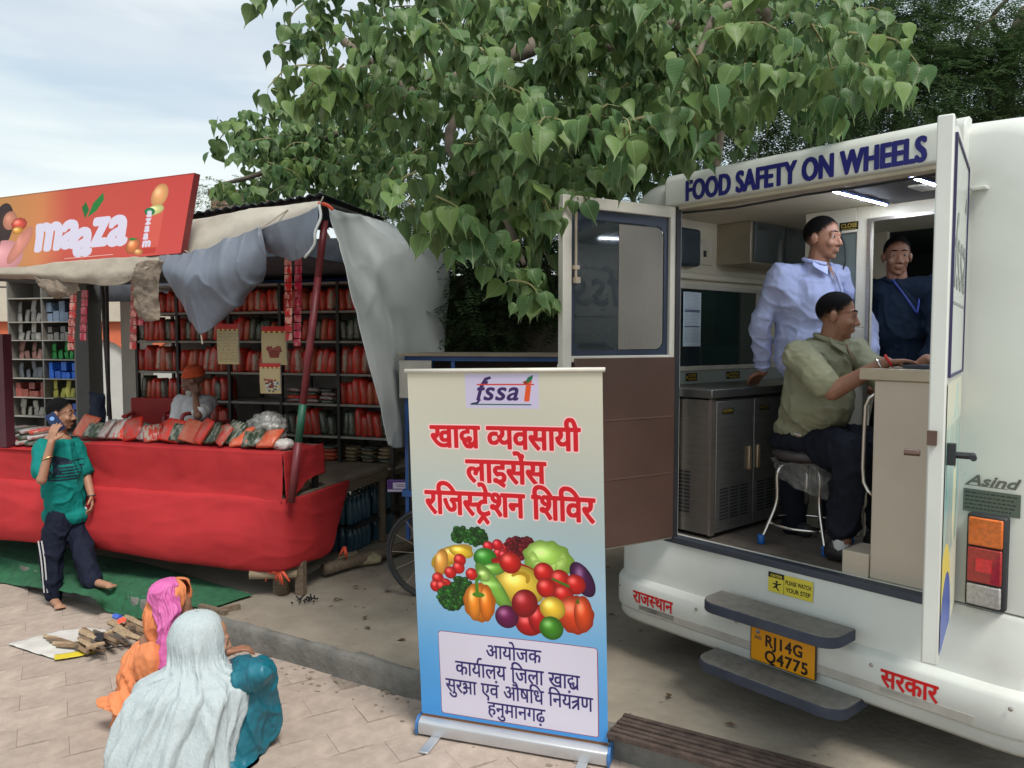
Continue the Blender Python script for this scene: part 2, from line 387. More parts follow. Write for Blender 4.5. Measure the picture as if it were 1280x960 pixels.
# raised ground under van and stall
rows = []
for i in range(61):
    s = -9+i*.45; row = []
    for j in range(41):
        n = j**1.35*.085; q = KA+KD*s+KN*n
        hz = .15+(.012*mnoise.noise(Vector((q.x*1.3, q.y*1.3, 0)))+.006*mnoise.noise(Vector((q.x*5, q.y*5, 3))) if j > 0 else .004*mnoise.noise(Vector((s*8, 0, 0)))+.002)
        row.append((q.x, q.y, hz))
    rows.append(row)
yard = obj('yard_ground', MB().grid(rows), M_soil, smooth=True, kind='structure')
# kerb with a broken edge
kb = []
for i in range(400):
    s = -8.5+i*.05; c = .012*mnoise.noise(Vector((s*3, 0, 0)))+.008*mnoise.noise(Vector((s*11, 5, 0))); t = .010*mnoise.noise(Vector((s*6, 9, 0)))-.02*max(0, mnoise.noise(Vector((s*2.3, 19, 0)))-.15)*4*abs(mnoise.noise(Vector((s*19, 1, 0))))-.006*abs(mnoise.noise(Vector((s*30, 1, 0))))
    kb.append([kp(s, -.05+c, -.02), kp(s, -.046+c*.6+t*.5, .05), kp(s, -.043+c+t*.7, .10), kp(s, -.040+c, .140+t), kp(s, -.027+c*1.8, .150+t*.7), kp(s, -.005+c, .154+t), kp(s, .03+c*2, .150), kp(s, .08, .10)])
kerb = obj('kerb', MB().grid(kb), M_kerb, smooth=True, kind='structure')
# plaza: bedding sheet, single pavers, and the farther ones as one mass
PA = math.atan2(.516, .856)
pl = MB(); pl.add([(-30, -6, -.006), (12, -6, -.006), (12, 30, -.006), (-30, 30, -.006)], [(0, 1, 2, 3)])
plaza = obj('plaza', pl, M_joint, kind='structure')
PW, PH, GAP = .46, .225, .0035
def paver_mb(mb, M=None, nz=4, rough=0):
    n = nz; a = .010
    top = []; 
    for k in range(n+1):
        x = -PW/2+.0008+(PW-.0016)*k/n; top.append((x, -PH/2+GAP/2+a*math.sin(2*math.pi*k/n*1.0+.7)))
    for k in range(n, -1, -1):
        x = -PW/2+.0008+(PW-.0016)*k/n; top.append((x, PH/2-GAP/2+a*math.sin(2*math.pi*k/n*1.0+.7)))
    m = len(top); c = .992
    vs = [(x, y, -.03) for x, y in top]+[(x, y, -.002) for x, y in top]+[(x*.998, y*.985, 0.0) for x, y in top]
    fs = [tuple(range(2*m, 3*m))]+[(i, (i+1) % m, (i+1) % m+m, i+m) for i in range(m)]+[(i+m, (i+1) % m+m, (i+1) % m+2*m, i+2*m) for i in range(m)]
    mb.add(vs, fs, M)
pm = [None]*3
for q in range(3):
    b = MB(); paver_mb(b); pm[q] = b.mesh('paver', M_paver)
cP, sP = math.cos(PA), math.sin(PA)
rng = random.Random(3); cands = []
for iy in range(-40, 60):
    for ix in range(-30, 30):
        lx = ix*PW+(iy % 2)*PW/2; ly = iy*PH; x = lx*cP-ly*sP-2.2; y = lx*sP+ly*cP+4.6
        q = Vector((x, y))-KA
        if q.dot(KN) > .06: continue
        if not (2.6 < y < 13 and -12 < x < 2): continue
        if abs(x) > y*.72+.5: continue
        cands.append((x*x+y*y, x, y))
cands.sort(); far = MB()
for k, (d, x, y) in enumerate(cands):
    dz = rng.uniform(-.002, .002); rx = rng.uniform(-.003, .003); ry = rng.uniform(-.003, .003)
    if k < 290:
        o = link('paver', pm[k % 3], plaza); o.location = (x, y, dz); o.rotation_euler = (rx, ry, PA)
    else: paver_mb(far, Matrix.Translation((x, y, dz)) @ Matrix.Rotation(PA, 4, 'Z'))
if far.v: obj('far_paving', far, M_paver, plaza, kind='stuff')
# pebbles and litter on the ground
pb = MB(); rng = random.Random(5)
for k in range(420):
    if k % 3: q = KA+KD*rng.uniform(-3, 6)+KN*abs(rng.gauss(0, 1.6)); z = .15
    else: q = KA+KD*rng.uniform(-1, 3.0)-KN*(.05+abs(rng.gauss(0, .12))); z = 0
    r_ = rng.uniform(.003, .011); pb.ell((q.x, q.y, z+r_*.3), (r_*rng.uniform(1, 2), r_, r_*.6), nu=5, nv=4)
obj('gravel', pb, mat('pebble', (.22, .18, .14), .9, objvar=.2), kind='stuff')
M_leafdry = mat('dry leaf', (.10, .06, .03), .8, var=.3)
dl = MB(); rng = random.Random(8)
for px, py in [(860, 790), (838, 868), (905, 905), (700, 820), (735, 700), (455, 775), (463, 787), (480, 740), (440, 735), (425, 748), (508, 800), (770, 770), (560, 770)]:
    q = G(px, py, .16); a = rng.uniform(0, 6); Mx = Matrix.Translation(q) @ Euler((rng.uniform(-.2, .2), rng.uniform(-.2, .2), a)).to_matrix().to_4x4()
    dl.add([(0, 0, .004), (.03, .018, .012), (.065, 0, .003), (.03, -.018, .012)], [(0, 1, 2, 3)], Mx)
obj('fallen_leaves', dl, M_leafdry, kind='stuff')
# drain grate along the kerb in front of the van
M_grate = mat('rusty iron', (.085, .06, .05), .8, .3, var=.4, scale=14, bump=.5, bscale=60)
g0 = Vector(kp(2.90, .08, .160)); gr = thing('drain_grate', 'rusty slatted iron drain grate lying along the kerb between banner and van', 'grate', g0, math.atan2(KD.y, KD.x))
for k in range(6): bx('bar', 0, 2.6, -.22+k*.04, -.22+k*.04+.026, -.012, .012+.003*(k % 2), M_grate, gr)
for x in (.5, 1.1, 1.8): bx('crossbar', x, x+.03, -.225, .012, -.022, -.010, M_grate, gr)
st = MB()


# ---------------------------------------------------------------- van
VO = Vector((.91, 4.36, .15)); VA = R(-49.4); K = .15
cu, su = math.cos(VA), math.sin(VA)
def vw(u, w, z): return Vector((VO.x+u*cu-w*su, VO.y+u*su+w*cu, z))       # van coordinates (u along the rear, w inwards, z above plaza) to world
M_van = mat('van paint', (.62, .64, .60), .34, var=.03, scale=3, dirt=.16, coat=.25, bump=.03, bscale=5)
M_cream = mat('cream lining', (.68, .63, .50), .55, var=.05, scale=4, dirt=.08)
M_green = mat('grey green laminate', (.30, .34, .30), .5, var=.05)
M_dark = mat('black rubber', (.02, .022, .026), .6, var=.2)
M_floor = mat('van floor vinyl', (.12, .10, .085), .75, var=.25, scale=12, bump=.3, dirt=.4)
M_ss = mat('brushed steel', (.42, .38, .34), .34, .85, var=.1, scale=10, stretch=(1, 1, 14))
M_ssd = mat('dark steel', (.22, .22, .21), .38, .7, var=.15, scale=8, stretch=(1, 1, 10))
M_tan = mat('tan powder coated steel', (.55, .475, .38), .5, .1, var=.05, scale=3, dirt=.12)
M_glass = mat('tinted glass', (.02, .03, .035), .06, var=.1, spec=.8, coat=.3)
M_chrome = mat('chrome', (.62, .6, .57), .18, 1.0, var=.03)
van = thing('food_safety_van', 'white food testing van with both rear doors open and blue lettering above', 'van', VO, VA, None)
def vbx(name, u0, u1, w0, w1, z0, z1, m, parent=None, bev=0.0, **k): return bx(name, u0, u1, w0, w1, z0-K, z1-K, m, parent or van, bev, **k)
OU0, OU1, OZ0, OZ1 = 0.0, 1.44, .93, 2.79
def prof(inset):
    p = []; x0, x1 = -.40+inset, 1.90-inset; zt = 2.955-inset; r = .24
    p.append((x0-.0, .40+inset*.3)); p.append((x0, 1.3)); p.append((x0+.01, 2.1))
    for k in range(9): a = math.pi-k*math.pi/16; p.append((x0+.02+r+r*math.cos(a), zt-r+r*math.sin(a)))
    for k in range(1, 10): t = k/10; p.append((x0+.02+r+(x1-x0-.04-2*r)*t, zt+.035*math.sin(math.pi*t)))
    for k in range(9): a = math.pi/2-k*math.pi/16; p.append((x1-.02-r+r*math.cos(a), zt-r+r*math.sin(a)))
    p.append((x1-.01, 2.1)); p.append((x1, 1.3)); p.append((x1, .40+inset*.3)); return p
bm = bmesh.new(); loops = []
for inset, wd in ((0, 5.6), (0, 3.0), (0, .11), (.012, .055), (.035, .02), (.07, .0)):
    loops.append([bm.verts.new((u, wd, z-K)) for u, z in prof(inset)])
n = len(loops[0])
for a, b in zip(loops, loops[1:]):
    for i in range(n-1): bm.faces.new((a[i], a[i+1], b[i+1], b[i]))
outer = loops[-1]; inner = [bm.verts.new((u, 0, z-K)) for u, z in ((OU0, OZ0), (OU0, OZ1), (OU1, OZ1), (OU1, OZ0))]
es = [bm.edges.new((outer[i], outer[(i+1) % n])) if not bm.edges.get((outer[i], outer[(i+1) % n])) else bm.edges.get((outer[i], outer[(i+1) % n])) for i in range(n)]
es += [bm.edges.new((inner[i], inner[(i+1) % 4])) for i in range(4)]
bmesh.ops.triangle_fill(bm, edges=es, use_beauty=True)
inn2 = [bm.verts.new((v.co.x, .07, v.co.z)) for v in inner]
for i in range(4): bm.faces.new((inner[i], inner[(i+1) % 4], inn2[(i+1) % 4], inn2[i]))
bmesh.ops.recalc_face_normals(bm, faces=bm.faces)
me = bpy.data.meshes.new('body'); bm.to_mesh(me); bm.free(); me.materials.append(M_van)
me.polygons.foreach_set('use_smooth', [True]*len(me.polygons))
try: me.set_sharp_from_angle(angle=R(35))
except Exception: pass
body = link('body', me, van)
vbx('front_bulkhead', -.39, 1.89, 5.55, 5.6, .4, 2.8, M_van)
vbx('chassis', -.30, 1.80, .15, 5.5, .42, .60, M_dark)
# door seal and sill
sl_ = MB()
for a, b, c, d in ((OU0-.012, OU0+.012, OZ0, OZ1), (OU1-.012, OU1+.012, OZ0, OZ1)): sl_.box(a, b, -.008, .03, c-K, d-K)
sl_.box(OU0-.012, OU1+.012, -.008, .03, OZ1-.012-K, OZ1+.012-K)
obj('door_seal', sl_, M_dark, van)
vbx('sill_strip', -.03, 1.48, -.030, .035, OZ0-.033, OZ0+.004, mat('blue grey rubber', (.045, .055, .075), .6), bev=.006)
# fascia above the opening
fp = [(-.032, 2.79), (-.045, 2.80), (-.045, 2.925), (-.03, 2.955), (.0, 2.972), (.03, 2.965), (.03, 2.79)]
fa = MB(); fa.prism([(a, b-K) for a, b in fp], 'x', -.03, 1.50); fas = obj('fascia', fa, M_van, van, bev=.006)
vbx('fascia_return', -.02, 1.48, -.028, .065, 2.772, 2.789, mat('cream edge', (.5, .44, .33), .6, dirt=.2), fas)
cable = MB().tube([(.02, .05, 2.765-K), (.35, .055, 2.752-K), (.75, .05, 2.762-K), (1.1, .055, 2.76-K), (1.43, .05, 2.765-K)], .006, 6); obj('cable', cable, M_dark, van)
# lettering on the fascia
cv = Canvas(1500, 150, (.1, .08, .45), 0.0)
cv.text(latin('FOOD SAFETY ON WHEELS', .01), 12, 142, 176, (.10, .10, .44), width=1474, bold=8, boldy=5)
M_ft = cv.material('fascia lettering', .4, alpha=True)
uvgrid('lettering', lambda s, t: (.10+1.265*s, -.0475, 2.803-K+.128*t), 1, 1, M_ft, fas)
# bumper
bp_ = [(.05, .935), (-.012, .932), (-.022, .915), (-.03, .70), (-.042, .645), (-.075, .63), (-.088, .61), (-.088, .47), (-.078, .455), (-.066, .45), (-.06, .40), (-.035, .375), (.05, .37)]
us = [-.40, -.395, -.375, -.34, -.28, -.18]+[0.0+.25*k for k in range(7)]+[1.68, 1.76, 1.83, 1.875, 1.895, 1.90]
rows = []
for u in us:
    e = max(0, (-.18-u)/.22, (u-1.68)/.22); cut = .14*(1-math.sqrt(max(0, 1-e*e))) if e > 0 else 0
    rows.append([(u, wv+cut*(1 if wv < .04 else 0), z-K) for wv, z in bp_])
bu = obj('bumper', MB().grid(rows), M_van, van, smooth=True); fixn(bu)
try: bu.data.set_sharp_from_angle(angle=R(50))
except Exception: pass
vbx('reflective_band', -.15, 1.62, -.0905, -.087, .468, .505, mat('dull band', (.42, .40, .36), .5, dirt=.35), bu)
def vdecal(name, cvs, u0, u1, z0, z1, wd, parent, rough=.4, alpha=True, **k):
    m = cvs.material(name, rough, alpha)
    return uvgrid(name, lambda s, t: (u0+(u1-u0)*s, wd, z0-K+(z1-z0)*t), 1, 1, m, parent, **k)
def dv(items, W, H, size, base, col, width=None, bold=2, bgc=None):
    c = Canvas(W, H, bgc or col, 1.0 if bgc else 0.0); c.text(deva(items), W/2 if not width else 6, base, size, col, width=width, bold=bold, center=not width); return c
c_ = dv(['र', 'ा', 'ज', '/स', 'थ', 'ा', 'न'], 420, 160, 130, 110, (.78, .06, .08), width=400, bold=3)
vdecal('lettering', c_, -.20, .10, .475, .60, -.0905, bu)
c_ = dv(['स', 'र', 'क', 'ा', 'र'], 360, 170, 150, 125, (.78, .06, .08), width=340, bold=4)
vdecal('lettering', c_, 1.24, 1.49, .475, .605, -.0905, bu)
# number plate
c_ = Canvas(420, 280, (.86, .58, .05)); c_.rect(0, 0, 420, 5, (.2, .15, .05)); c_.rect(0, 275, 420, 280, (.2, .15, .05)); c_.rect(0, 0, 5, 280, (.2, .15, .05)); c_.rect(415, 0, 420, 280, (.2, .15, .05))
c_.text(latin('RJ14G', .06), 96, 168, 98, (.13, .09, .07), width=250, bold=3); c_.text(latin('Q4775', .06), 96, 262, 100, (.13, .09, .07), width=285, bold=3)
c_.ellipse(48, 95, 14, 14, (.45, .5, .6)); c_.text(latin('IND'), 28, 140, 26, (.3, .25, .3), bold=1)
npl = vbx('number_plate', .595, .945, -.103, -.089, .425, .655, mat('plate edge', (.1, .08, .05)), bu)
uvgrid('plate_face', lambda s, t: (.595+.35*s, -.1045, .425-K+.23*t), 1, 1, c_.material('plate print', .35), npl)
c_ = Canvas(360, 150, (.86, .80, .28)); c_.rect(0, 0, 130, 40, (.1, .09, .08)); c_.text(latin('CAUTION'), 18, 32, 28, (.85, .8, .3), width=95, bold=1)
c_.ellipse(70, 66, 10, 10, (.1, .1, .1), shade=0, hl=0); c_.poly([(60, 76), (82, 78), (75, 108), (95, 130), (85, 134), (64, 112), (40, 120), (40, 112), (58, 100)], (.1, .1, .1)); c_.poly([(35, 82), (60, 78), (62, 88), (38, 90)], (.1, .1, .1)); c_.poly([(80, 80), (108, 72), (108, 80), (84, 90)], (.1, .1, .1))
c_.rect(128, 0, 132, 150, (.3, .28, .1)); c_.text(latin('PLEASE WATCH'), 142, 66, 44, (.16, .15, .08), width=205, bold=1); c_.text(latin('YOUR STEP'), 146, 122, 46, (.16, .15, .08), width=195, bold=1)
vdecal('caution_sticker', c_, .645, .885, .775, .875, -.032, bu, alpha=False)
# steps
M_tread = mat('grey step tread', (.21, .20, .18), .7, var=.2, scale=20, bump=.6, bscale=120, dirt=.3)
def step(u0, u1, w0, w1, z):
    r = .09; pts = [(u0, w1), (u0, w0+r)]+[(u0+r-r*math.cos(a*math.pi/10), w0+r-r*math.sin(a*math.pi/10)) for a in range(1, 6)]+[(u1-r+r*math.sin(a*math.pi/10), w0+r-r*math.cos(a*math.pi/10)) for a in range(0, 6)]+[(u1, w1)]
    o = obj('step', MB().prism(pts, 'z', z-.055-K, z-.004-K), mat('blue black step edge', (.03, .04, .065), .6, var=.3, dirt=.2), van, bev=.004); fixn(o)
    c = ((u0+u1)/2, (w0+w1)/2); q = [(c[0]+(a-c[0])*.99, c[1]+(b-c[1])*.965) for a, b in pts]
    t = obj('tread', MB().prism(q, 'z', z-.004-K, z-K), M_tread, o); fixn(t)
    for ub in (u0+.15, u1-.19): bx('bracket', ub, ub+.04, w1-.05, w1+.12, z-.075-K, z-.056-K, M_dark, o)
step(.40, 1.12, -.29, -.075, .725)
step(.36, 1.15, -.27, .02, .40)
# tail lamp
M_lens = lambda n_, c: mat(n_, c, .2, var=.25, scale=60, spec=.6, coat=.5)
tl = vbx('tail_lamp', 1.55, 1.70, -.035, .01, .945, 1.335, M_dark, bev=.012)
vbx('amber_lens', 1.562, 1.688, -.050, -.034, 1.205, 1.322, M_lens('amber lens', (.62, .13, .01)), tl, bev=.006)
vbx('red_lens', 1.562, 1.688, -.050, -.034, 1.052, 1.198, M_lens('red lens', (.33, .012, .012)), tl, bev=.006)
vbx('reflector', 1.595, 1.655, -.053, -.049, 1.10, 1.155, M_lens('bright red lens', (.6, .01, .02)), tl)
vbx('clear_lens', 1.562, 1.688, -.050, -.034, .957, 1.045, M_lens('clear lens', (.35, .34, .33)), tl, bev=.006)
c_ = Canvas(420, 110, (.45, .46, .44), 0.0); c_.text(latin('Asind'), 20, 84, 100, (.40, .41, .39), width=370, bold=4, shear=.35); c_.rect(8, 88, 330, 93, (.40, .41, .39))
vdecal('emblem', c_, 1.525, 1.735, 1.435, 1.50, -.010, van, rough=.3)
c_ = Canvas(420, 130, (.36, .40, .37)); rg = random.Random(2)
for k in range(5):
    x = 14
    while x < 390-k*10: wd = rg.randint(12, 40); c_.rect(x, 16+k*22, x+wd, 24+k*22, (.18, .2, .19)); x += wd+8
vdecal('maker_plate', c_, 1.525, 1.735, 1.335, 1.43, -.006, van, alpha=False)
gt = MB().box(1.52, 1.58, -.035, .02, 2.66-K, 2.675-K); obj('rain_gutter', gt, M_van, van, bev=.003)
# wheels (mostly unseen under the body)
for u in (-.2, 1.72):
    wb = MB().lathe([(.20, -.10), (.33, -.10), (.355, -.06), (.355, .06), (.33, .10), (.20, .10)], 24, Matrix.Translation((u, 1.7, .355)) @ Matrix.Rotation(math.pi/2, 4, 'Y')); wo = obj('wheel', wb, M_dark, van, smooth=True)
    wb = MB().lathe([(.02, -.07), (.19, -.07), (.205, 0), (.19, .07), (.02, .07)], 20, Matrix.Translation((u, 1.7, .355)) @ Matrix.Rotation(math.pi/2, 4, 'Y')); obj('rim', wb, M_ss, wo)
# interior
vbx('floor', -.25, 1.72, .036, 3.6, OZ0-.03, OZ0, M_floor)
vbx('left_lining', -.29, -.25, .02, 3.6, OZ0, 2.80, M_cream)
vbx('left_jamb', -.25, .0, .005, .035, OZ0, 2.80, M_cream)
vbx('right_jamb', 1.44, 1.72, .005, .035, OZ0, 2.80, M_cream)
vbx('right_lining', 1.72, 1.76, .02, 3.6, OZ0, 2.80, M_cream)
vbx('ceiling', -.25, 1.72, .07, 2.0, 2.80, 2.83, M_cream)
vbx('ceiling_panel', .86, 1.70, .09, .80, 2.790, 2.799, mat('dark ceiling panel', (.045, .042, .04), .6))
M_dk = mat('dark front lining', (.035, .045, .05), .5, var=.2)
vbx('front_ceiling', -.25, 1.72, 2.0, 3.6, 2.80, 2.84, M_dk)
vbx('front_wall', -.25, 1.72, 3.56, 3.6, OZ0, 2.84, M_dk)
vbx('seat_row', .2, 1.4, 2.6, 3.2, OZ0, 2.0, mat('dark seat', (.03, .045, .06), .8), bev=.06)
vbx('vent_grille', 1.12, 1.34, .34, .50, 2.779, 2.7895, mat('pale plastic', (.5, .48, .42), .5), bev=.003)
M_led = mat('led light', (.7, .8, 1), .5, emit=(.78, .87, 1, 70))
for u, w0, w1 in ((.85, .14, .74), (1.235, .09, .74), (1.24, .98, 1.9)):
    hz = 2.788 if w0 < .9 else 2.70  # the lower front strip is added in place of a reflected light
    ls = vbx('led_or_reflection_strip', u-.014, u+.014, w0, w1, hz-.010, hz, mat('led channel', (.1, .15, .4), .5)); vbx('led', u-.006, u+.006, w0+.01, w1-.01, hz-.014, hz-.0102, M_led, ls)
# left wall window, ledge, sockets
wf = MB(); 
for a in ((.06, 1.27, 2.37, 2.40), (.06, 1.27, 1.855, 1.885)): wf.box(-.25, -.225, a[0], a[1], a[2]-K, a[3]-K)
wf.box(-.25, -.225, 1.22, 1.27, 1.885-K, 2.37-K); wf.box(-.25, -.225, .06, .09, 1.885-K, 2.37-K)
win = obj('window', wf, mat('window frame', (.55, .52, .44), .5), van, bev=.004)
vbx('pane', -.249, -.240, .09, .62, 1.885, 2.37, M_glass, win)
vbx('sliding_pane', -.249, -.234, .60, 1.22, 1.885, 2.37, mat('green tinted glass', (.02, .04, .035), .05, spec=.8), win)
vbx('wall_ledge', -.25, -.215, .05, 1.9, 2.43, 2.47, M_cream, bev=.01)
vbx('splash_panel', -.25, -.235, .04, 1.9, 1.745, 1.855, M_green)
sp = vbx('speaker_box', -.25, -.17, .30, .50, 2.505, 2.735, mat('navy plastic', (.03, .045, .06), .5), bev=.02)
sk = vbx('socket', -.25, -.238, .58, .72, 2.53, 2.69, mat('pale plastic2', (.58, .55, .45), .4), bev=.004)
vbx('socket_switch', -.239, -.232, .615, .64, 2.58, 2.62, M_dark, sk); vbx('socket_switch', -.239, -.232, .66, .685, 2.58, 2.62, M_cream, sk)
c_ = Canvas(200, 400, (.84, .90, .95)); rg = random.Random(4)
for k in range(36):
    if k in (12, 13): c_.rect(15, 10+k*10, 185, 17+k*10, (.12, .14, .4)); continue
    if k in (24,): c_.rect(15, 10+k*10, 185, 17+k*10, (.12, .14, .4)); continue
    x = 16
    while x < 170: wd = rg.randint(6, 26); c_.rect(x, 12+k*10, min(x+wd, 184), 14+k*10, (.3, .35, .45)); x += wd+6
M_pp = c_.material('notice print', .5)
uvgrid('notice', lambda s, t: (-.229+.004*math.sin(s*5), .40+.19*s, 2.01-K+.34*t), 6, 4, M_pp, win)
for k, (w0, wd, red) in enumerate(((.20, .09, 1), (.44, .12, 0), (.88, .16, 0))):
    c_ = Canvas(160, 60, (.12, .10, .06)); c_.text(latin('CAUTION'), 40, 26, 26, (.75, .62, .25), width=105, bold=1); c_.text(latin('NOTICE'), 40, 52, 24, (.75, .62, .25), width=105, bold=1); c_.ellipse(20, 30, 12, 14, (.7, .6, .2), shade=0, hl=0)
    if red: c_.ellipse(90, 20, 60, 16, (.75, .08, .1), shade=0, hl=0)
    mm = c_.material('sticker', .4); uvgrid('sticker', lambda s, t: (-.2335, w0+wd*s, 1.79-K+.05*t), 1, 1, mm, van)
# overhead steel cabinet
oc = vbx('overhead_cabinet', -.25, .0, .775, 1.9, 2.535, 2.798, mat('warm steel', (.40, .35, .27), .4, .6, var=.1), bev=.004)
for w0 in (.80, 1.17):
    d = vbx('cabinet_door', .001, .016, w0, w0+.355, 2.545, 2.79, mat('frosted glass door', (.085, .10, .095), .25, var=.15), oc, bev=.003)
    vbx('knob', .016, .030, w0+.30, w0+.31, 2.56, 2.70, M_chrome, d)
    vbx('sticker', .0165, .0175, w0+.03, w0+.12, 2.745, 2.775, mat('dark sticker', (.03, .03, .02)), d)
# partition with doorway
vbx('partition', -.25, .34, 1.92, 1.96, OZ0, 2.798, M_cream)
pt = MB(); pt.box(.35, .74, .80, .84, OZ0-K, 2.12-K); pt.box(.35, .50, .80, .84, 2.12-K, 2.798-K); pt.box(.66, .74, .80, .84, 2.12-K, 2.798-K); pt.box(.50, .66, .80, .84, 2.66-K, 2.798-K)
pt.box(.74, 1.70, .80, .84, 2.71-K, 2.798-K); pt.box(1.56, 1.70, .80, .84, OZ0-K, 2.71-K)
par = obj('partition', pt, M_cream, van, bev=.004)
vbx('pane', .50, .66, .815, .825, 2.12, 2.66, mat('hazy glass', (.16, .19, .17), .15), par)
obj('door_frame', MB().box(.725, .745, .785, .80, OZ0-K, 2.725-K).box(.745, 1.60, .785, .80, 2.707-K, 2.725-K), M_ss, par)
obj('cable', MB().tube([(.565, .79, 2.66-K), (.60, .78, 2.60-K), (.61, .78, 2.5-K), (.57, .78, 2.36-K), (.56, .785, 2.2-K)], .005, 6), M_dark, par)
c_ = Canvas(160, 60, (.09, .08, .04)); c_.text(latin('CLOSE'), 12, 40, 42, (.72, .62, .3), width=136, bold=1); c_.rect(20, 50, 140, 54, (.72, .62, .3))
vdecal('close_sign', c_, .56, .67, 2.675, 2.72, .798, par, alpha=False)
# desk beside the opening
dk = vbx('desk', 1.115, 1.47, .055, .62, OZ0+.002, 1.865, M_tan, bev=.006)
vbx('desk_top', 1.05, 1.485, .04, .64, 1.865, 1.918, mat('tan steel top', (.45, .38, .28), .35, .3, dirt=.1), dk, bev=.004)
vbx('plinth', .985, 1.113, .05, .25, OZ0+.002, 1.045, M_tan, dk, bev=.005)
vbx('side_rim', 1.462, 1.475, .05, .60, 1.918, 1.99, M_tan, dk)
obj('grab_handle', MB().tube([(1.113, .075, 1.80-K), (1.085, .075, 1.78-K), (1.068, .075, 1.74-K), (1.064, .075, 1.6-K), (1.062, .075, 1.45-K), (1.068, .075, 1.38-K), (1.09, .075, 1.34-K), (1.113, .075, 1.325-K)], .0095, 10), M_chrome, dk, smooth=True)
# under counter refrigerator: a thing of its own
def vthing(name, label, cat, u, w_, z, rz=0.0, group=None): return thing(name, label, cat, vw(u, w_, z), VA+rz, group)
fr = vthing('steel_cabinet', 'two door dark steel undercounter cabinet with louvred vents inside the van', 'cabinet', -.23, .085, OZ0)
bx('carcass', 0, .425, 0, .86, .02, .785, mat('brushed warm steel side', (.25, .225, .20), .42, .7, var=.12, scale=8, stretch=(1, 1, 9)), fr, bev=.004)
ct = bx('worktop', -.01, .455, -.02, 1.75, .795, .845, mat('worktop steel', (.20, .20, .19), .35, .8, var=.1), fr, bev=.005)
bx('carcass', 0, .425, .88, 1.75, .02, .785, M_ssd, fr, bev=.004)
bx('frame_edge', .424, .442, -.002, .035, .02, .79, M_ss, fr)
for k, (w0, w1) in enumerate(((.04, .405), (.42, .80))):
    d = bx('cabinet_door', .426, .446, w0, w1, .03, .775, M_ssd, fr, bev=.003)
    wh = w1-.055 if k == 0 else w0+.02
    bx('handle', .446, .462, wh, wh+.028, .36, .50, mat('brass tone handle', (.55, .42, .28), .35, .7), d, bev=.004)
    vt = MB()
    for r_ in range(10):
        for c in range(3): vt.box(.4465, .449, w0+.04+c*.10, w0+.12+c*.10, .10+r_*.019, .108+r_*.019)
    obj('vent_slots', vt, M_dark, d, kind='stuff')
    c_ = Canvas(150, 60, (.05, .05, .04)); c_.text(latin('CAUTION'), 8, 28, 28, (.7, .6, .25), width=130, bold=1); c_.text(latin('HANDLE WITH CARE'), 8, 52, 22, (.7, .6, .25), width=130)
    mm = c_.material('sticker', .4); uvgrid('sticker', lambda s, t: (.4475, w0+.05+.11*s, .70+.03*t), 1, 1, mm, d)
vt = MB()
for r_ in range(12):
    for c in range(5): vt.box(.06+c*.05, .10+c*.05, -.004, -.001, .13+r_*.021, .140+r_*.021)
obj('vent_slots', vt, M_dark, fr, kind='stuff')
# ---- doors
M_frame = mat('door frame paint', (.55, .53, .47), .45, var=.05, dirt=.25)
M_brown = mat('brown board', (.075, .04, .03), .55, var=.12, scale=3, dirt=.15)
DW = .775; DT = .045; z0, z1 = .925, 2.785
ld = MB(); zg = 1.955
for a in ((0, .055, z0, z1), (DW-.055, DW, z0, z1)): ld.box(a[0], a[1], 0, DT, a[2]-K, a[3]-K)
for a in ((z1-.06, z1), (zg-.02, zg+.012), (z0, z0+.05)): ld.box(.055, DW-.055, 0, DT, a[0]-K, a[1]-K)
ldo = obj('rear_door', ld, M_frame, van, bev=.004, label='left rear door with dark glass above a brown board'); ldo.location = (0, -.01, 0); ldo.rotation_euler.z = R(210.7)-VA
bx('brown_board', .02, DW-.07, .012, .055, z0+.01-K, zg-K, M_brown, ldo, bev=.003)
bx('rubber_edge', -.012, .02, -.002, .0555, z0-K, z1-K, M_dark, ldo)
bx('outer_skin', .0, DW-.002, -.008, .006, z0-K, zg-.03-K, M_van, ldo)
bx('glass', .05, DW-.05, .014, .022, zg-K, z1-.055-K, M_glass, ldo)
# rubber surround with rounded corners
def rrect(x0, x1, y0, y1, r, n=5):
    p = []
    for cx, cy, a0 in ((x1-r, y0+r, -90), (x1-r, y1-r, 0), (x0+r, y1-r, 90), (x0+r, y0+r, 180)):
        for k in range(n+1): a = R(a0+90*k/n); p.append((cx+r*math.cos(a), cy+r*math.sin(a)))
    return p
go = rrect(.055, DW-.055, zg+.012-K, z1-.06-K, .004); gi = rrect(.085, DW-.08, zg+.04-K, z1-.11-K, .06)
b = MB(); n = len(go); b.add([(x, .026, z) for x, z in go]+[(x, .026, z) for x, z in gi], [(i, (i+1) % n, (i+1) % n+n, i+n) for i in range(n)])
obj('window_seal', b, mat('blue black seal', (.02, .03, .055), .5), ldo)
rr_ = rrect(.09, .40, zg+.045-K, z1-.12-K, .05); rr_ = [(max(x, .09), z) for x, z in rr_]
b = MB(); b.add([(x if x < .3 else .40, .0235, z) for x, z in rr_], [tuple(range(len(rr_)))])
obj('window_film', b, mat('mesh film', (.17, .16, .14), .6, var=.1, scale=150, stretch=(3, 3, .2)), ldo)
c_ = Canvas(400, 500, (.25, .3, .33), 0.0); c_.text(latin('fssai', .02), 20, 330, 330, (.20, .24, .27), bold=3, shear=.2); c_.rect(20, 120, 380, 128, (.2, .24, .27)); c_.rect(20, 390, 380, 398, (.2, .24, .27))
c_.a[..., 3] *= .55
mm = c_.material('faint etching', .3, alpha=True); uvgrid('etching', lambda s, t: (.36+.36*s, .0230, zg+.12-K+.46*t), 1, 1, mm, ldo)
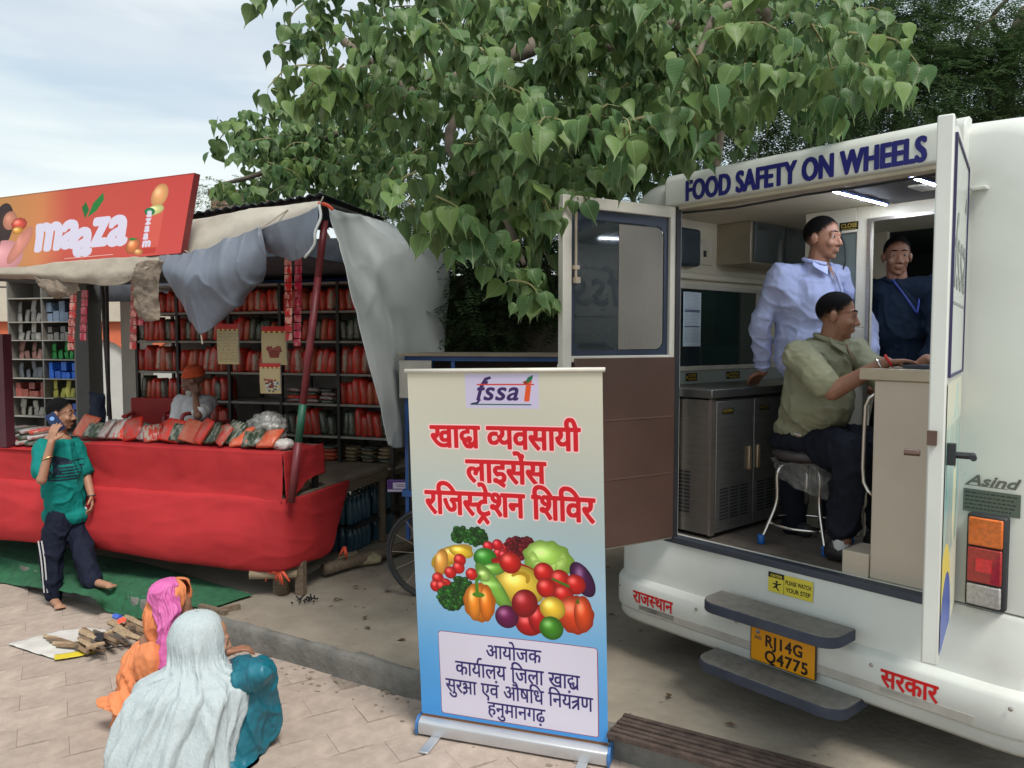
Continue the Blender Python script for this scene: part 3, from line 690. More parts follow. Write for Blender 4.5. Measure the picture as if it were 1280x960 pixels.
for zz in (1.30, 1.62): bx('seam', .03, DW-.12, .0552, .0575, zz-K, zz+.008-K, mat('brown seam', (.10, .055, .045), .6), ldo)
obj('latch_rod', MB().tube([(DW-.07, .058, 2.70-K), (DW-.07, .058, 2.35-K)], .007, 8).box(DW-.085, DW-.055, .05, .07, 2.41-K, 2.43-K).box(DW-.09, DW-.06, .046, .072, 2.34-K, 2.37-K), mat('brass tone', (.5, .4, .3), .4, .6), ldo)
# right door
RW = .745; RT = .052
rd = bx('rear_door', 0, RW, 0, RT, z0-.005-K, z1+.02-K, M_van, van, bev=.006, label='right rear door seen edge on with printed outer face'); rd.location = (OU1+.01, -.012, 0); rd.rotation_euler.z = R(236.3)-VA
wn = bx('window_panel', .05, RW-.045, RT-.002, RT+.004, 1.93-K, 2.74-K, mat('pale window print', (.52, .56, .53), .25, var=.03), rd)
obj('window_seal', MB().box(RW-.05, RW-.038, RT, RT+.009, 1.92-K, 2.75-K).box(.04, .05, RT, RT+.009, 1.92-K, 2.75-K).box(.05, RW-.05, RT, RT+.009, 1.92-K, 1.93-K).box(.05, RW-.05, RT, RT+.009, 2.74-K, 2.75-K), mat('violet black seal', (.03, .025, .09), .5), rd)
c_ = Canvas(500, 540, (.5, .5, .5), 0.0); c_.text(latin('fssai', .02), 30, 340, 300, (.50, .53, .52), bold=2, shear=.2); c_.rect(30, 380, 470, 388, (.50, .53, .52)); c_.poly([(400, 90), (450, 40), (455, 100)], (.4, .5, .42))
mm = c_.material('faint door print', .3, alpha=True)
uvgrid('door_print', lambda s, t: (RW-.07-.62*s, RT+.0055, 1.98-K+.7*t), 1, 1, mm, rd)
c_ = Canvas(500, 700, (.76, .76, .68))
for k in range(120): c_.a[:, :, 0] = c_.a[:, :, 0]; break
tt = np.clip(1-(c_.Y/700), 0, 1)
c_.a[..., 0] = .78-.30*np.clip(1-np.abs(c_.Y-300)/220, 0, 1); c_.a[..., 1] = .78-.10*np.clip(1-np.abs(c_.Y-300)/220, 0, 1); c_.a[..., 2] = .70-.02*np.clip(1-np.abs(c_.Y-300)/220, 0, 1)
rg = random.Random(9)
for k in range(26): x = rg.randint(0, 500); c_.poly([(x, 120), (x+12, 120), (x-70, 480), (x-90, 480)], (.42+rg.random()*.25, .62, .60))
c_.ellipse(90, 640, 190, 210, (.82, .76, .35), shade=0, hl=0); c_.ellipse(140, 690, 170, 170, (.20, .30, .62), shade=0, hl=0); c_.ellipse(330, 330, 60, 150, (.80, .80, .68), shade=0, hl=0)
c_.poly([(250, 110), (330, 10), (345, 10), (280, 110)], (.35, .72, .80)); c_.poly([(330, 10), (345, 10), (400, 110), (385, 110)], (.35, .72, .80)); c_.rect(300, 215, 360, 260, (.5, .5, .55))
mm = c_.material('lower door print', .35)
uvgrid('door_print', lambda s, t: (RW-.03-.70*s, RT+.003, z0+.02-K+(1.90-z0-.02)*t), 1, 1, mm, rd)
hn = obj('door_handle', MB().box(RW-.10, RW-.06, RT, RT+.03, 1.615-K, 1.69-K).tube([(RW-.085, RT+.025, 1.65-K), (RW-.085, RT+.085, 1.65-K)], .012, 8).tube([(RW-.10, RT+.08, 1.65-K), (RW-.03, RT+.085, 1.65-K)], .011, 8), M_dark, rd)
obj('lock', MB().box(RW-.0, RW+.018, .0, .03, 1.69-K, 1.74-K).tube([(RW+.005, -.02, 1.66-K), (RW+.005, -.07, 1.66-K)], .012, 6), mat('rusty lock', (.14, .09, .07), .5, .6), rd)

# hinges, seams and rivets
for zz in (1.15, 1.85, 2.60):
    obj('hinge', MB().tube([(OU1+.012, -.018, zz-.045-K), (OU1+.012, -.018, zz+.045-K)], .011, 8).box(OU1+.012, OU1+.06, -.012, -.004, zz-.03-K, zz+.03-K), M_van, van)
    obj('hinge', MB().tube([(-.012, -.018, zz-.045-K), (-.012, -.018, zz+.045-K)], .011, 8), M_dark, van)
vbx('body_seam', OU1+.03, 1.80, -.0022, .001, .936, .941, mat('seam', (.12, .12, .11), .8))
vbx('body_seam', -.30, -.03, -.0022, .001, .936, .941, MATS['seam'])
for u in (-.30, .25, .5, 1.2, 1.75): obj('bolt', MB().lathe([(.009, 0), (.009, .003), (.004, .006)], 8, Matrix.Translation((u, -.0885, .585-K)) @ Matrix.Rotation(math.pi/2, 4, 'X')), M_ss, bu)
NTH = ['first', 'second', 'third', 'fourth', 'fifth', 'sixth', 'seventh', 'eighth', 'ninth', 'tenth', 'eleventh', 'twelfth', 'thirteenth', 'fourteenth', 'fifteenth', 'sixteenth', 'seventeenth', 'eighteenth', 'nineteenth', 'twentieth', 'twenty-first']
# ---------------------------------------------------------------- roll-up banner
def mixc(a, b, t): return [np.float32(x)*(1-t)+np.float32(y)*t for x, y in zip(a, b)]
BW, BH = 900, 1700
c_ = Canvas(BW, BH); t = c_.Y/BH
st_ = [(0, (.80, .78, .70)), (.2, (.76, .76, .71)), (.42, (.66, .73, .74)), (.58, (.60, .74, .84)), (.78, (.36, .64, .86)), (1, (.25, .56, .84))]
for (t0, a), (t1, b) in zip(st_, st_[1:]):
    k = (t >= t0) & (t <= t1); q = (t-t0)/(t1-t0)
    for i in range(3): c_.a[..., i] = np.where(k, a[i]*(1-q)+b[i]*q, c_.a[..., i])
c_.rect(280, 14, 620, 165, (.78, .75, .86))
LG = (.22, .14, .36)
c_.text(latin('fssa', .03), 322, 128, 118, LG, width=206, bold=2, shear=.28); c_.text(latin('i'), 545, 130, 140, (.86, .33, .16), bold=4, shear=.12, xs=1.25)
c_.poly([(352, 60), (372, 32), (398, 24), (404, 34), (380, 44), (362, 78)], LG); c_.poly([(352, 128), (336, 146), (306, 150), (306, 142), (330, 138), (344, 120)], LG)
c_.rect(335, 58, 600, 64, (.80, .25, .22)); c_.rect(300, 146, 585, 151, (.15, .35, .30)); c_.poly([(560, 50), (572, 30), (596, 20), (592, 38), (574, 54)], (.10, .42, .28)); c_.poly([(548, 50), (562, 44), (572, 56), (556, 60)], (.55, .2, .1))
RD = (.80, .10, .15); PK = (.97, .78, .78)
for items, x0, x1, hl, bl in ((['ख', 'ा', 'dya', ' ', '/व', 'य', 'व', 'स', 'ा', 'य', 'ी'], .115, .885, .150, .204), (['ल', 'ा', 'इ', 'स', 'े', 'ं', 'स'], .30, .71, .240, .296), (['र', 'ि', 'ज', '/स', '_tr', 'े', 'श', 'न', ' ', 'ि', 'श', 'ि', 'व', 'र'], .075, .95, .328, .387)):
    c_.text(deva(items), x0*BW, bl*BH-4, (bl-hl)*BH/.60, RD, width=(x1-x0)*BW, bold=5, boldy=4, outline=6, ocol=PK)
# printed vegetables
F = lambda px: (px-512)/244*BW
def V(py): return (py-462)/455*BH
S = BW/244*1.17
GRN, DG, RED, YEL, ORG, PUR = (.35, .62, .15), (.12, .32, .10), (.80, .12, .10), (.93, .76, .20), (.93, .50, .10), (.28, .08, .28)
rg = random.Random(6)
def el(px, py, rx, ry, col, rot=0, **k): c_.ellipse(F(px), V(py), rx*S, ry*S, col, rot, **k)
def florets(px, py, r, n, col=DG):
    for k in range(n):
        a = rg.uniform(0, 6.28); q = r*math.sqrt(rg.random()); f = rg.uniform(.7, 1.5); el(px+q*math.cos(a), py+q*.85*math.sin(a), 3.2, 3.0, tuple(min(1, c*f) for c in col), shade=.5, hl=.12)
el(555, 693, 20, 10, YEL, -.6); el(566, 688, 22, 9, (.95, .72, .25), -.4); el(548, 700, 8, 16, (.90, .62, .25), .2); el(575, 684, 14, 7, YEL, .2)
florets(575, 663, 11, 60); florets(596, 664, 12, 70)
for k in range(22): el(rg.uniform(608, 640), rg.uniform(672, 700), 6, 6, (.80, .10, .14))
florets(648, 675, 15, 90, (.42, .05, .10)); florets(660, 668, 8, 30, (.36, .05, .09))
el(686, 686, 27, 20, (.62, .80, .32), .1, bump=.05, shade=.3); 
for k in range(16): a = rg.uniform(0, 3.1); el(686+18*math.cos(a), 684+12*math.sin(a), 9, 4, (.70, .85, .42), a+1.5, shade=.2, hl=.1)
el(728, 707, 11, 20, PUR, -.5); el(606, 690, 13, 11, (.22, .55, .16)); el(645, 700, 28, 7, RED, .25)
el(650, 722, 28, 22, (.92, .78, .25), .1); 
for k in range(10): a = rg.uniform(0, 6.3); el(650+10*math.cos(a), 712+6*math.sin(a), 2.2, 5, (.70, .55, .12), a, shade=0, hl=0)
el(616, 704, 15, 7, (.45, .68, .25), -.2); el(638, 694, 12, 12, RED); 
for px, py in ((573, 695), (571, 705), (560, 712), (588, 712), (543, 721), (553, 728), (540, 731), (548, 731)): el(px, py, 7, 7, (.82, .13, .12))
florets(560, 745, 17, 150); florets(574, 728, 12, 70)
el(616, 727, 32, 9.5, (.50, .72, .28), .95, hl=.3); el(604, 712, 8, 6, (.65, .8, .4), .9)
for px, py in ((680, 703), (700, 710), (683, 722), (719, 714), (704, 728)): el(px, py, 11, 11, (.80, .12, .10))
c_.poly([(F(690), V(708)), (F(712), V(716)), (F(711), V(719)), (F(690), V(711))], (.25, .45, .12))
el(718, 752, 20, 21, (.85, .25, .10), bump=.03); el(728, 750, 10, 20, (.86, .28, .10)); c_.poly([(F(718), V(737)), (F(722), V(730)), (F(724), V(738))], (.3, .4, .1))
el(597, 748, 18, 22, ORG, bump=.03); el(590, 748, 8, 21, (.95, .56, .15)); el(606, 748, 8, 21, (.92, .48, .1)); c_.poly([(F(592), V(738)), (F(592), V(718)), (F(599), V(712)), (F(600), V(716)), (F(596), V(721)), (F(597), V(738))], (.30, .5, .12)); el(596, 738, 7, 3, (.3, .5, .12), shade=0, hl=0)
el(660, 770, 15, 13, (.72, .10, .10)); el(672, 762, 11, 16, (.72, .08, .08)); el(632, 763, 13, 13, (.40, .08, .28)); el(655, 744, 14, 16, (.62, .08, .10), .4)
el(690, 747, 14, 13, (.95, .78, .22)); el(688, 772, 13, 13, (.25, .52, .12))
# white panel of text
bx0, bx1, by0, by1 = .115*BW, .955*BW, .722*BH, .972*BH
c_.rect(bx0+14, by0, bx1-14, by1, (.55, .20, .30)); c_.rect(bx0, by0+14, bx1, by1-14, (.55, .20, .30))
for q in ((bx0+14, by0+14), (bx1-14, by0+14), (bx0+14, by1-14), (bx1-14, by1-14)): c_.ellipse(q[0], q[1], 14, 14, (.55, .20, .30), shade=0, hl=0)
c_.rect(bx0+14, by0+3, bx1-14, by1-3, (.83, .81, .88)); c_.rect(bx0+3, by0+14, bx1-3, by1-14, (.83, .81, .88))
for q in ((bx0+14, by0+14), (bx1-14, by0+14), (bx0+14, by1-14), (bx1-14, by1-14)): c_.ellipse(q[0], q[1], 11, 11, (.83, .81, .88), shade=0, hl=0)
NV = (.16, .13, .38)
for items, x0, x1, hl, bl in ((['आ', 'य', 'ो', 'ज', 'क'], .375, .665, .750, .785), (['क', 'ा', 'य', 'ा', '^', 'ल', 'य', ' ', 'ि', 'ज', 'ल', 'ा', ' ', 'ख', 'ा', 'dya'], .205, .86, .808, .846), (['स', 'ु', 'र', 'ksha', 'ा', ' ', 'ए', 'व', 'ं', ' ', 'औ', 'ष', 'ि', 'ध', ' ', 'ि', 'न', 'य', 'ं', 'tra', 'ण'], .145, .925, .865, .902), (['ह', 'न', 'ु', 'म', 'ा', 'न', 'ग', 'ढ', '़'], .375, .68, .918, .953)):
    c_.text(deva(items), x0*BW, bl*BH, (bl-hl)*BH/.60, NV, width=(x1-x0)*BW, bold=1)
c_.rect(0, .983*BH, BW, BH, (.42, .28, .18))
M_ban = c_.material('banner print', .45)
bl, br = G(528, 915, .0), G(760, 955, .0); bl.z = br.z = 0
tlp, trp = P(509, 464, 3.70), P(753, 462, 3.41)
bdir = (br-bl).normalized(); ban = thing('roll_up_banner', 'tall printed roll-up banner with red Hindi heading and a heap of vegetables', 'banner', (bl+br)/2, 0)
C0 = (bl+br)/2; loc = lambda p: Vector(p)-C0
b0, b1 = loc(bl)+Vector((0, 0, .075)), loc(br)+Vector((0, 0, .075)); t0_, t1_ = loc(tlp), loc(trp)
bn_ = bdir.cross(Vector((0, 0, 1))).normalized()
def bf(s, t):
    p = lerp(lerp(b0, b1, s), lerp(t0_, t1_, s), t)
    return p+bn_*(.010*math.sin(s*5+t*3)*(1-t)*t*4+.004*math.sin(t*40)*max(0, .15-t)*6)
uvgrid('printed_sheet', bf, 16, 40, M_ban, ban)
M_alu = mat('aluminium', (.55, .56, .58), .35, .7, var=.05)
obj('top_rail', MB().tube([t0_-bdir*.012, t1_+bdir*.012], .011, 8), mat('top rail', (.6, .57, .5), .4), ban, smooth=True)
hb = MB(); pr = [(-.045, .0), (-.05, .03), (-.045, .06), (-.02, .08), (.03, .08), (.05, .05), (.05, .0)]
Mb = Matrix.Translation(loc(bl)+Vector((0, 0, .012))) @ Matrix.Rotation(math.atan2(bdir.y, bdir.x), 4, 'Z'); Lb = (br-bl).length
hb.prism(pr, 'x', -.005, Lb+.005, Mb); obj('base_housing', hb, M_alu, ban, bev=.004)
for x in (-.018, Lb+.005): obj('end_cap', MB().prism([(a*1.1, b*1.06) for a, b in pr], 'x', x, x+.013, Mb), mat('blue end cap', (.04, .14, .35), .5), ban)
for x in (.07, Lb-.14): obj('foot', MB().box(x, x+.05, -.20, .16, -.010, .001, Mb @ Matrix.Rotation(.35, 4, 'Z') if 0 else Mb), M_alu, ban, bev=.003)
obj('support_pole', MB().tube([loc((bl+br)/2)+Vector((0, .05, .05)), (t0_+t1_)/2+Vector((0, .02, 0))], .009, 8), M_alu, ban)

# ---------------------------------------------------------------- stall
SO = Vector((-1.67, 5.60, .15)); SA = math.atan2(-.31, .95); cs, ss = math.cos(SA), math.sin(SA)
def sw(x, y, z): return Vector((SO.x+x*cs-y*ss, SO.y+x*ss+y*cs, z))
def sloc(p): d = Vector(p)-SO; return Vector((d.x*cs+d.y*ss, -d.x*ss+d.y*cs, d.z))
def splane(px, py, yl):
    """stall coordinates (x, z above plaza) where a pixel's line of sight meets the plane y = yl"""
    o = Vector((0, 0, CAMZ)); d = P(px, py, 1)-o; nn = Vector((-ss, cs, 0)); tt = ((sw(0, yl, 0)-o).dot(nn))/d.dot(nn); q = o+d*tt; l = sloc(q); return l.x, q.z
stall = thing('market_stall', 'roadside stall draped in red cloth under a corrugated roof and grey tarpaulins', 'stall', SO, SA)
def sbx(name, x0, x1, y0, y1, z0, z1, m, parent=None, bev=0, **k): return bx(name, x0, x1, y0, y1, z0-K, z1-K, m, parent or stall, bev, **k)
M_redc = mat('red satin cloth', (.40, .026, .030), .72, var=.10, scale=2.5, bump=.10, bscale=9, spec=.2)
M_wood = mat('weathered wood', (.17, .125, .085), .85, var=.35, scale=7, bump=.6, bscale=30, stretch=(1, 8, 8), dirt=.2)
M_deckm = mat('dusty deck', (.20, .155, .115), .9, var=.25, scale=5, bump=.4, dirt=.3)
M_tarp = mat('blue grey tarpaulin', (.13, .15, .19), .36, var=.08, scale=3.5, bump=.35, bscale=9, dirt=.22)
M_tarpl = mat('pale tarpaulin', (.60, .63, .63), .45, var=.04, scale=2, bump=.2, bscale=8, dirt=.25)
M_tarpd = mat('dusty beige tarpaulin', (.33, .29, .235), .8, var=.2, scale=3, bump=.3, dirt=.4)
M_iron = mat('dark angle iron', (.05, .045, .042), .6, .4, var=.3)
M_board = mat('shelf board', (.30, .275, .24), .7, var=.2, scale=8, dirt=.2)
M_maroon = mat('maroon enamel', (.17, .022, .03), .45, var=.25, scale=9, dirt=.2)
for k in range(6): sbx('deck_board', -5.2, .0, .0+k*.17, .165+k*.17, .84, .878, M_deckm, bev=.004)
for k in range(8): sbx('deck_board', -1.0+k*.125, -.878+k*.125, 1.022, 2.6, .84, .879, M_deckm, bev=.004)
sbx('deck_beam', -.06, .0, .0, 2.6, .76, .838, M_wood); sbx('deck_beam', -5.2, -.07, .0, .06, .76, .838, M_wood)
for x, y in ((-.05, 1.6), (-.06, 2.5), (-1.0, 1.0), (-2.4, .95), (-3.8, .95)): obj('leg', MB().tube([(x, y, 0), (x, y, .69)], .035, 8), M_wood, stall)
for x in (-5.0, -3.1, -1.3): pass
bpost = obj('leg', MB().tube([(-.07, .05, -.01), (-.06, .04, .70)], [.05, .045], 10), M_wood, stall, smooth=True)
obj('leg', MB().box(.03, .10, .06, .11, -.01, .25).box(-.15, -.11, .04, .09, -.01, .22), M_wood, stall)
obj('cross_log', MB().tube([(-.25, -.10, .17), (.05, .06, .16), (1.0, 1.5, .05)][:2], .035, 9), mat('bamboo', (.30, .23, .15), .7, bump=.3), stall, smooth=True)
# brick plinth under the deck
M_brick = mat('dusty brick', (.14, .085, .06), .95, var=.3, scale=14, bump=.8, dirt=.5, objvar=.2)
bmz = MB().box(-.11, .11, -.05, .05, 0, .072).mesh('brick', M_brick)
for r_ in range(4):
    for k in range(20):
        o = link('brick', bmz, stall); o.location = (-4.9+k*.232+(r_ % 2)*.115, 1.05+rng.uniform(-.01, .01), r_*.08); o.rotation_euler.z = rng.uniform(-.03, .03)
sbx('mud_step', -4.6, -.3, .55, 1.0, .15, .24, M_soil, bev=.02)
# counters standing on the deck
cn = sbx('counter', -2.02, -.0, .02, .50, 1.195, 1.222, M_wood)
sbx('counter', -5.2, -2.04, .02, .50, 1.12, 1.145, M_wood)
for x in (-.04, -1.0, -2.0): sbx('counter_leg', x-.02, x+.02, .44, .48, .88, 1.194, M_iron)
sbx('crate_slat', -.5, -.02, .10, .12, 1.02, 1.06, mat('pale slat', (.5, .48, .44), .7)); sbx('carton', -.45, -.08, .16, .44, .882, .99, mat('carton board', (.30, .22, .14), .85))
# red cloth: upper skirt, counter cover and the billowing lower skirt, one fabric each
def srow(pts): return [tuple(p) for p in pts]
def S3(x, y, z): return (x, y, z-K)
us = [-.0-.34*k for k in range(7)]
top = [S3(.012, .46, 1.215), S3(.018, .2, 1.226)]+[S3(x+.0, -.006, 1.228) for x in us]
o = sheet('counter_cloth', [[S3(x, .47, 1.226) for x in us], [S3(x, .2, 1.229) for x in us], [S3(x, .0, 1.227) for x in us], [S3(x, -.03, 1.19) for x in us], [S3(x, -.035, 1.05) for x in us], [S3(x, -.04, .92) for x in us], [S3(x, -.05, .86) for x in us]], M_redc, 50, 40, .010, 3, stall)
sheet('counter_cloth', [[S3(.0, y, z+.0) for y in (-.03, .12, .3, .51)] for z in (1.228,)]+[[S3(.018, y, z) for y in (-.03, .12, .3, .51)] for z in (1.12, 1.0)]+[[S3(.018, -.03, .86), S3(.02, .10, .90), S3(.02, .3, .985), S3(.015, .51, 1.02)]], M_redc, 20, 24, .012, 5, stall, seed=3)
us2 = [-2.03-.45*k for k in range(8)]
sheet('counter_cloth', [[S3(x, .47, 1.149) for x in us2], [S3(x, .0, 1.149) for x in us2], [S3(x, -.03, 1.11) for x in us2], [S3(x, -.04, .95) for x in us2], [S3(x, -.05, .86) for x in us2]], M_redc, 50, 30, .010, 3, stall, seed=5)
# lower skirt path: along the front then round the corner
path = [(-5.4, 0, -1, 0), (-4.4, 0, -1, 0), (-3.4, 0, -1, 0), (-2.5, 0, -1, 0), (-1.7, 0, -1, 0), (-1.0, 0, -1, 0), (-.45, 0, -1, 0), (-.12, 0, -1, 0), (.0, .0, -.8, .6), (.05, .18, -.25, 1), (.05, .45, -.1, 1), (.05, .82, 0, 1)]
prof_ = [(.03, .885, 0), (.07, .865, 0), (.10, .77, 0), (.135, .65, 0), (.155, .54, 0), (.15, .45, 0), (.12, .38, 0), (.04, .365, 0)]
rows = []
for kk, (off, z, _) in enumerate(prof_):
    r_ = []
    for i, (x, y, ny, nx) in enumerate(path):
        if i == 11: y = .82-.34*(.885-z)/.52
        if i == 10: y = .45-.12*(.885-z)/.52
        l = math.hypot(nx, ny); bulge = 1.0 if i < 6 else (.95, .7, .42, .34, .26, .2)[i-6]
        zz = z
        if i >= 9: zz = .885-(.885-z)*(1.0, 1.0, .96)[i-9]
        if i in (7, 8): zz = .885-(.885-z)*1.03
        r_.append(S3(x+off*bulge*nx/l, y+off*bulge*ny/l*1.0, zz-.02*math.sin(i*1.3)*(kk > 4)))
    rows.append(r_)
sheet('deck_skirt', rows, M_redc, 180, 60, .011, 1.8, stall, seed=8, stretch=(.5, .5, 1.3))
# strained creases of the skirt toward the tied corner
M_rib = mat('orange ribbon', (.75, .10, .05), .6, var=.2)
rb = MB(); rg = random.Random(3)
for k in range(7):
    a = rg.uniform(0, 6.28); c0 = Vector((-.06, .0, .20)); p1 = c0+Vector((.06*math.cos(a), -.05, .03*math.sin(a))); p2 = c0+Vector((.10*math.cos(a)+rg.uniform(-.04, .04), -.06, -.05-.05*rg.random()))
    rb.tube([c0, p1, p2], [.018, .014, .006], 5)
rb.tube([(-.12, -.03, .19), (-.06, -.06, .20), (0, -.02, .20)], .02, 6); obj('ribbon', rb, M_rib, stall, smooth=True)
obj('ribbon', MB().tube([(.12, .62, .22), (.15, .60, .17), (.13, .64, .12)], [.02, .014, .005], 5).tube([(.12, .62, .22), (.10, .58, .16)], [.014, .006], 5), M_rib, stall, smooth=True)
# leaning corner pole, painted red with one green band
pa, pb_ = sloc(P(364, 628, 5.52)), sloc(P(406, 276, 5.62))
def pp(t): return pa+(pb_-pa)*t
obj('pole', MB().tube([pp(0), pp(.22)], .028, 12).tube([pp(.345), pp(.8)], .027, 12).tube([pp(.8), pp(1)], .026, 12), M_maroon, stall, smooth=True)
obj('pole_band', MB().tube([pp(.215), pp(.35)], .0285, 12), mat('green enamel', (.015, .10, .06), .45, var=.2), stall, smooth=True)
x_, _z = splane(3, 450, -.02); sbx('pole', x_-.06, x_+.035, -.04, .04, 1.15, 2.10, mat('dark maroon enamel', (.07, .015, .025), .5), label='dark maroon square post')
# roof of corrugated sheets on two eaves
C_, E_ = sloc(P(402, 242, 5.42)), sloc(P(484, 274, 6.9)); D_ = sloc(P(150, 281, 5.95)); D_ = C_+(D_-C_)*2.1
F_ = D_+(E_-C_)+Vector((0, 0, -.05))
M_roof = mat('corrugated iron', (.06, .07, .085), .5, .5, var=.3, scale=4, dirt=.4)
nrf = 6
for k in range(nrf):
    b = MB(); nn_ = 34; g = []
    for j in range(5):
        row = []
        for i in range(nn_):
            s = (k+i/(nn_-1)*1.03)/nrf; a = lerp(C_, D_, s); e = lerp(E_, F_, s); p = lerp(a, e, j/4); row.append((p.x, p.y, p.z+.011*math.sin(i/(nn_-1)*2*math.pi*8)+(.003 if k % 2 else 0)))
        g.append(row)
    b.grid(g); solid(obj('roof_sheet', b, M_roof, stall, smooth=True), .004)
obj('roof_beam', MB().tube([C_+Vector((-.03, .06, -.05)), D_+Vector((0, .06, -.05))], .03, 8), M_iron, stall)
obj('roof_beam', MB().tube([C_+Vector((-.05, .06, -.06)), E_+Vector((0, 0, -.06))], .03, 8), M_iron, stall)
def spx(lst): return [sloc(P(*a)) for a in lst]
sheet('canopy_cloth', [spx([(150, 292, 5.80), (235, 276, 5.66), (320, 262, 5.52), (400, 252, 5.40)]), spx([(160, 312, 5.66), (235, 300, 5.55), (320, 276, 5.44), (398, 258, 5.36)]), spx([(170, 330, 5.62), (236, 324, 5.50), (322, 296, 5.42), (396, 270, 5.36)])], M_tarpl if 0 else mat('cream canopy', (.42, .39, .33), .7, var=.1, dirt=.3), 40, 16, .010, 3, stall)
sheet('hanging_tarp', [spx([(198, 320, 5.45), (236, 317, 5.40), (285, 301, 5.34), (328, 284, 5.30)]), spx([(205, 338, 5.40), (240, 345, 5.28), (290, 335, 5.24), (330, 305, 5.30)]), spx([(222, 368, 5.42), (252, 378, 5.30), (296, 366, 5.30), (329, 330, 5.34)]), spx([(242, 404, 5.44), (251, 417, 5.38), (274, 402, 5.36), (322, 352, 5.40)])], M_tarp, 90, 80, .028, 1.7, stall, seed=2, stretch=(2.0, 1, .6))
sheet('hanging_tarp', [spx([(322, 287, 5.30), (350, 277, 5.30), (376, 269, 5.28), (399, 257, 5.26)]), spx([(329, 303, 5.36), (350, 303, 5.32), (375, 297, 5.28), (396, 280, 5.22)]), spx([(340, 314, 5.40), (362, 325, 5.36), (380, 321, 5.30), (393, 304, 5.24)])], M_tarp, 40, 30, .018, 2.2, stall, seed=11, stretch=(2.2, 1, .6))
obj('tarp_hem', MB().tube(catmull(spx([(399, 256, 5.24), (401, 272, 5.22), (394, 290, 5.22), (393, 306, 5.24), (381, 322, 5.29)]), 16), .010, 6), M_tarpl, stall, smooth=True)
# side tarp hanging from the right eave
sheet('side_tarp', [spx([(409, 258, 5.40), (432, 266, 5.8), (460, 272, 6.3), (486, 280, 6.9)]), spx([(424, 318, 5.30), (448, 330, 5.7), (492, 320, 6.3), (556, 325, 6.9)]), spx([(446, 400, 5.26), (470, 410, 5.6), (508, 410, 6.2), (556, 400, 6.9)]), spx([(466, 480, 5.30), (486, 490, 5.6), (515, 488, 6.1), (552, 480, 6.7)]), spx([(486, 556, 5.40), (495, 560, 5.6), (512, 556, 6.0), (545, 540, 6.5)])], M_tarpl, 60, 80, .020, 1.2, stall, seed=21, stretch=(2.4, 1, .5))
for a_, b2_ in (((236, 316, 5.40), (205, 300, 5.6)), ((328, 284, 5.30), (360, 262, 5.4)), ((251, 417, 5.38), (253, 430, 5.37)), ((399, 257, 5.26), (404, 246, 5.4))): obj('rope', MB().tube([sloc(P(*a_)), sloc(P(*b2_))], .005, 5), M_tarpd, stall)
obj('rope_knot', MB().tube(catmull(spx([(398, 254, 5.36), (408, 256, 5.36), (416, 262, 5.36)]), 6), .012, 6), M_rib, stall)
# beige cloth under the sign and torn net sacks
sheet('under_sign_cloth', [spx([(-60, 336, 5.9), (20, 334, 5.75), (100, 326, 5.62), (170, 322, 5.52), (232, 316, 5.45)]), spx([(-60, 342, 5.85), (30, 343, 5.7), (100, 345, 5.56), (160, 340, 5.46), (205, 328, 5.40)]), spx([(-60, 346, 5.9), (38, 349, 5.75), (90, 352, 5.6), (150, 356, 5.5), (186, 332, 5.42)])], M_tarpd, 60, 16, .012, 4, stall, seed=4)
M_sack = mat('torn net sack', (.20, .16, .125), .95, var=.35, scale=9, bump=.8, bscale=50, dirt=.3)
sheet('torn_sack', [spx([(44, 348, 5.7), (68, 346, 5.66), (98, 352, 5.62)]), spx([(50, 358, 5.66), (72, 362, 5.62), (98, 358, 5.62)]), spx([(64, 367, 5.68), (78, 372, 5.66), (100, 363, 5.62)])], M_sack, 24, 20, .02, 9, stall, seed=6)
sheet('torn_sack', [spx([(163, 335, 5.5), (184, 325, 5.42), (206, 326, 5.40)]), spx([(168, 362, 5.5), (184, 360, 5.44), (200, 352, 5.42)]), spx([(174, 396, 5.52), (184, 402, 5.48), (200, 400, 5.46)])], M_sack, 24, 30, .022, 8, stall, seed=7)
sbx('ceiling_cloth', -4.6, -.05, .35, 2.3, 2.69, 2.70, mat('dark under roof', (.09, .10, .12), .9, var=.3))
sbx('gap_shade_panel', -4.6, .2, 2.36, 2.38, 2.5, 3.12, mat('dark under roof', (.04, .045, .055)))  # added panel, coloured dark for the shade that fills this gap
sbx('blue_sheet', -2.0, .1, 2.28, 2.30, 2.45, 2.72, mat('blue sheet', (.01, .10, .42), .5, var=.4))
sbx('inner_floor', -5.2, -1.0, 1.14, 3.2, .40, .43, M_deckm)
# cola coloured sign board
SGW, SGH = 1320, 470
c_ = Canvas(SGW, SGH); X = c_.X/SGW; Yn = c_.Y/SGH
g1, g2, g3 = (.80, .32, .22), (.74, .55, .30), (.78, .26, .24)
q = np.clip(X/.2, 0, 1)
for i in range(3):
    a = np.where(X < .45, np.interp(X, [0, .18, .40, .52, 1], [g1[i], g2[i]*.95, (.80, .50, .30)[i], (.76, .30, .24)[i], g3[i]]), np.interp(X, [0, .18, .40, .52, 1], [g1[i], g2[i]*.95, (.80, .50, .30)[i], (.76, .30, .24)[i], g3[i]]))
    c_.a[..., i] = a*(1-.0*Yn)+.04*Yn
QX = lambda px: (px+60)/303*SGW
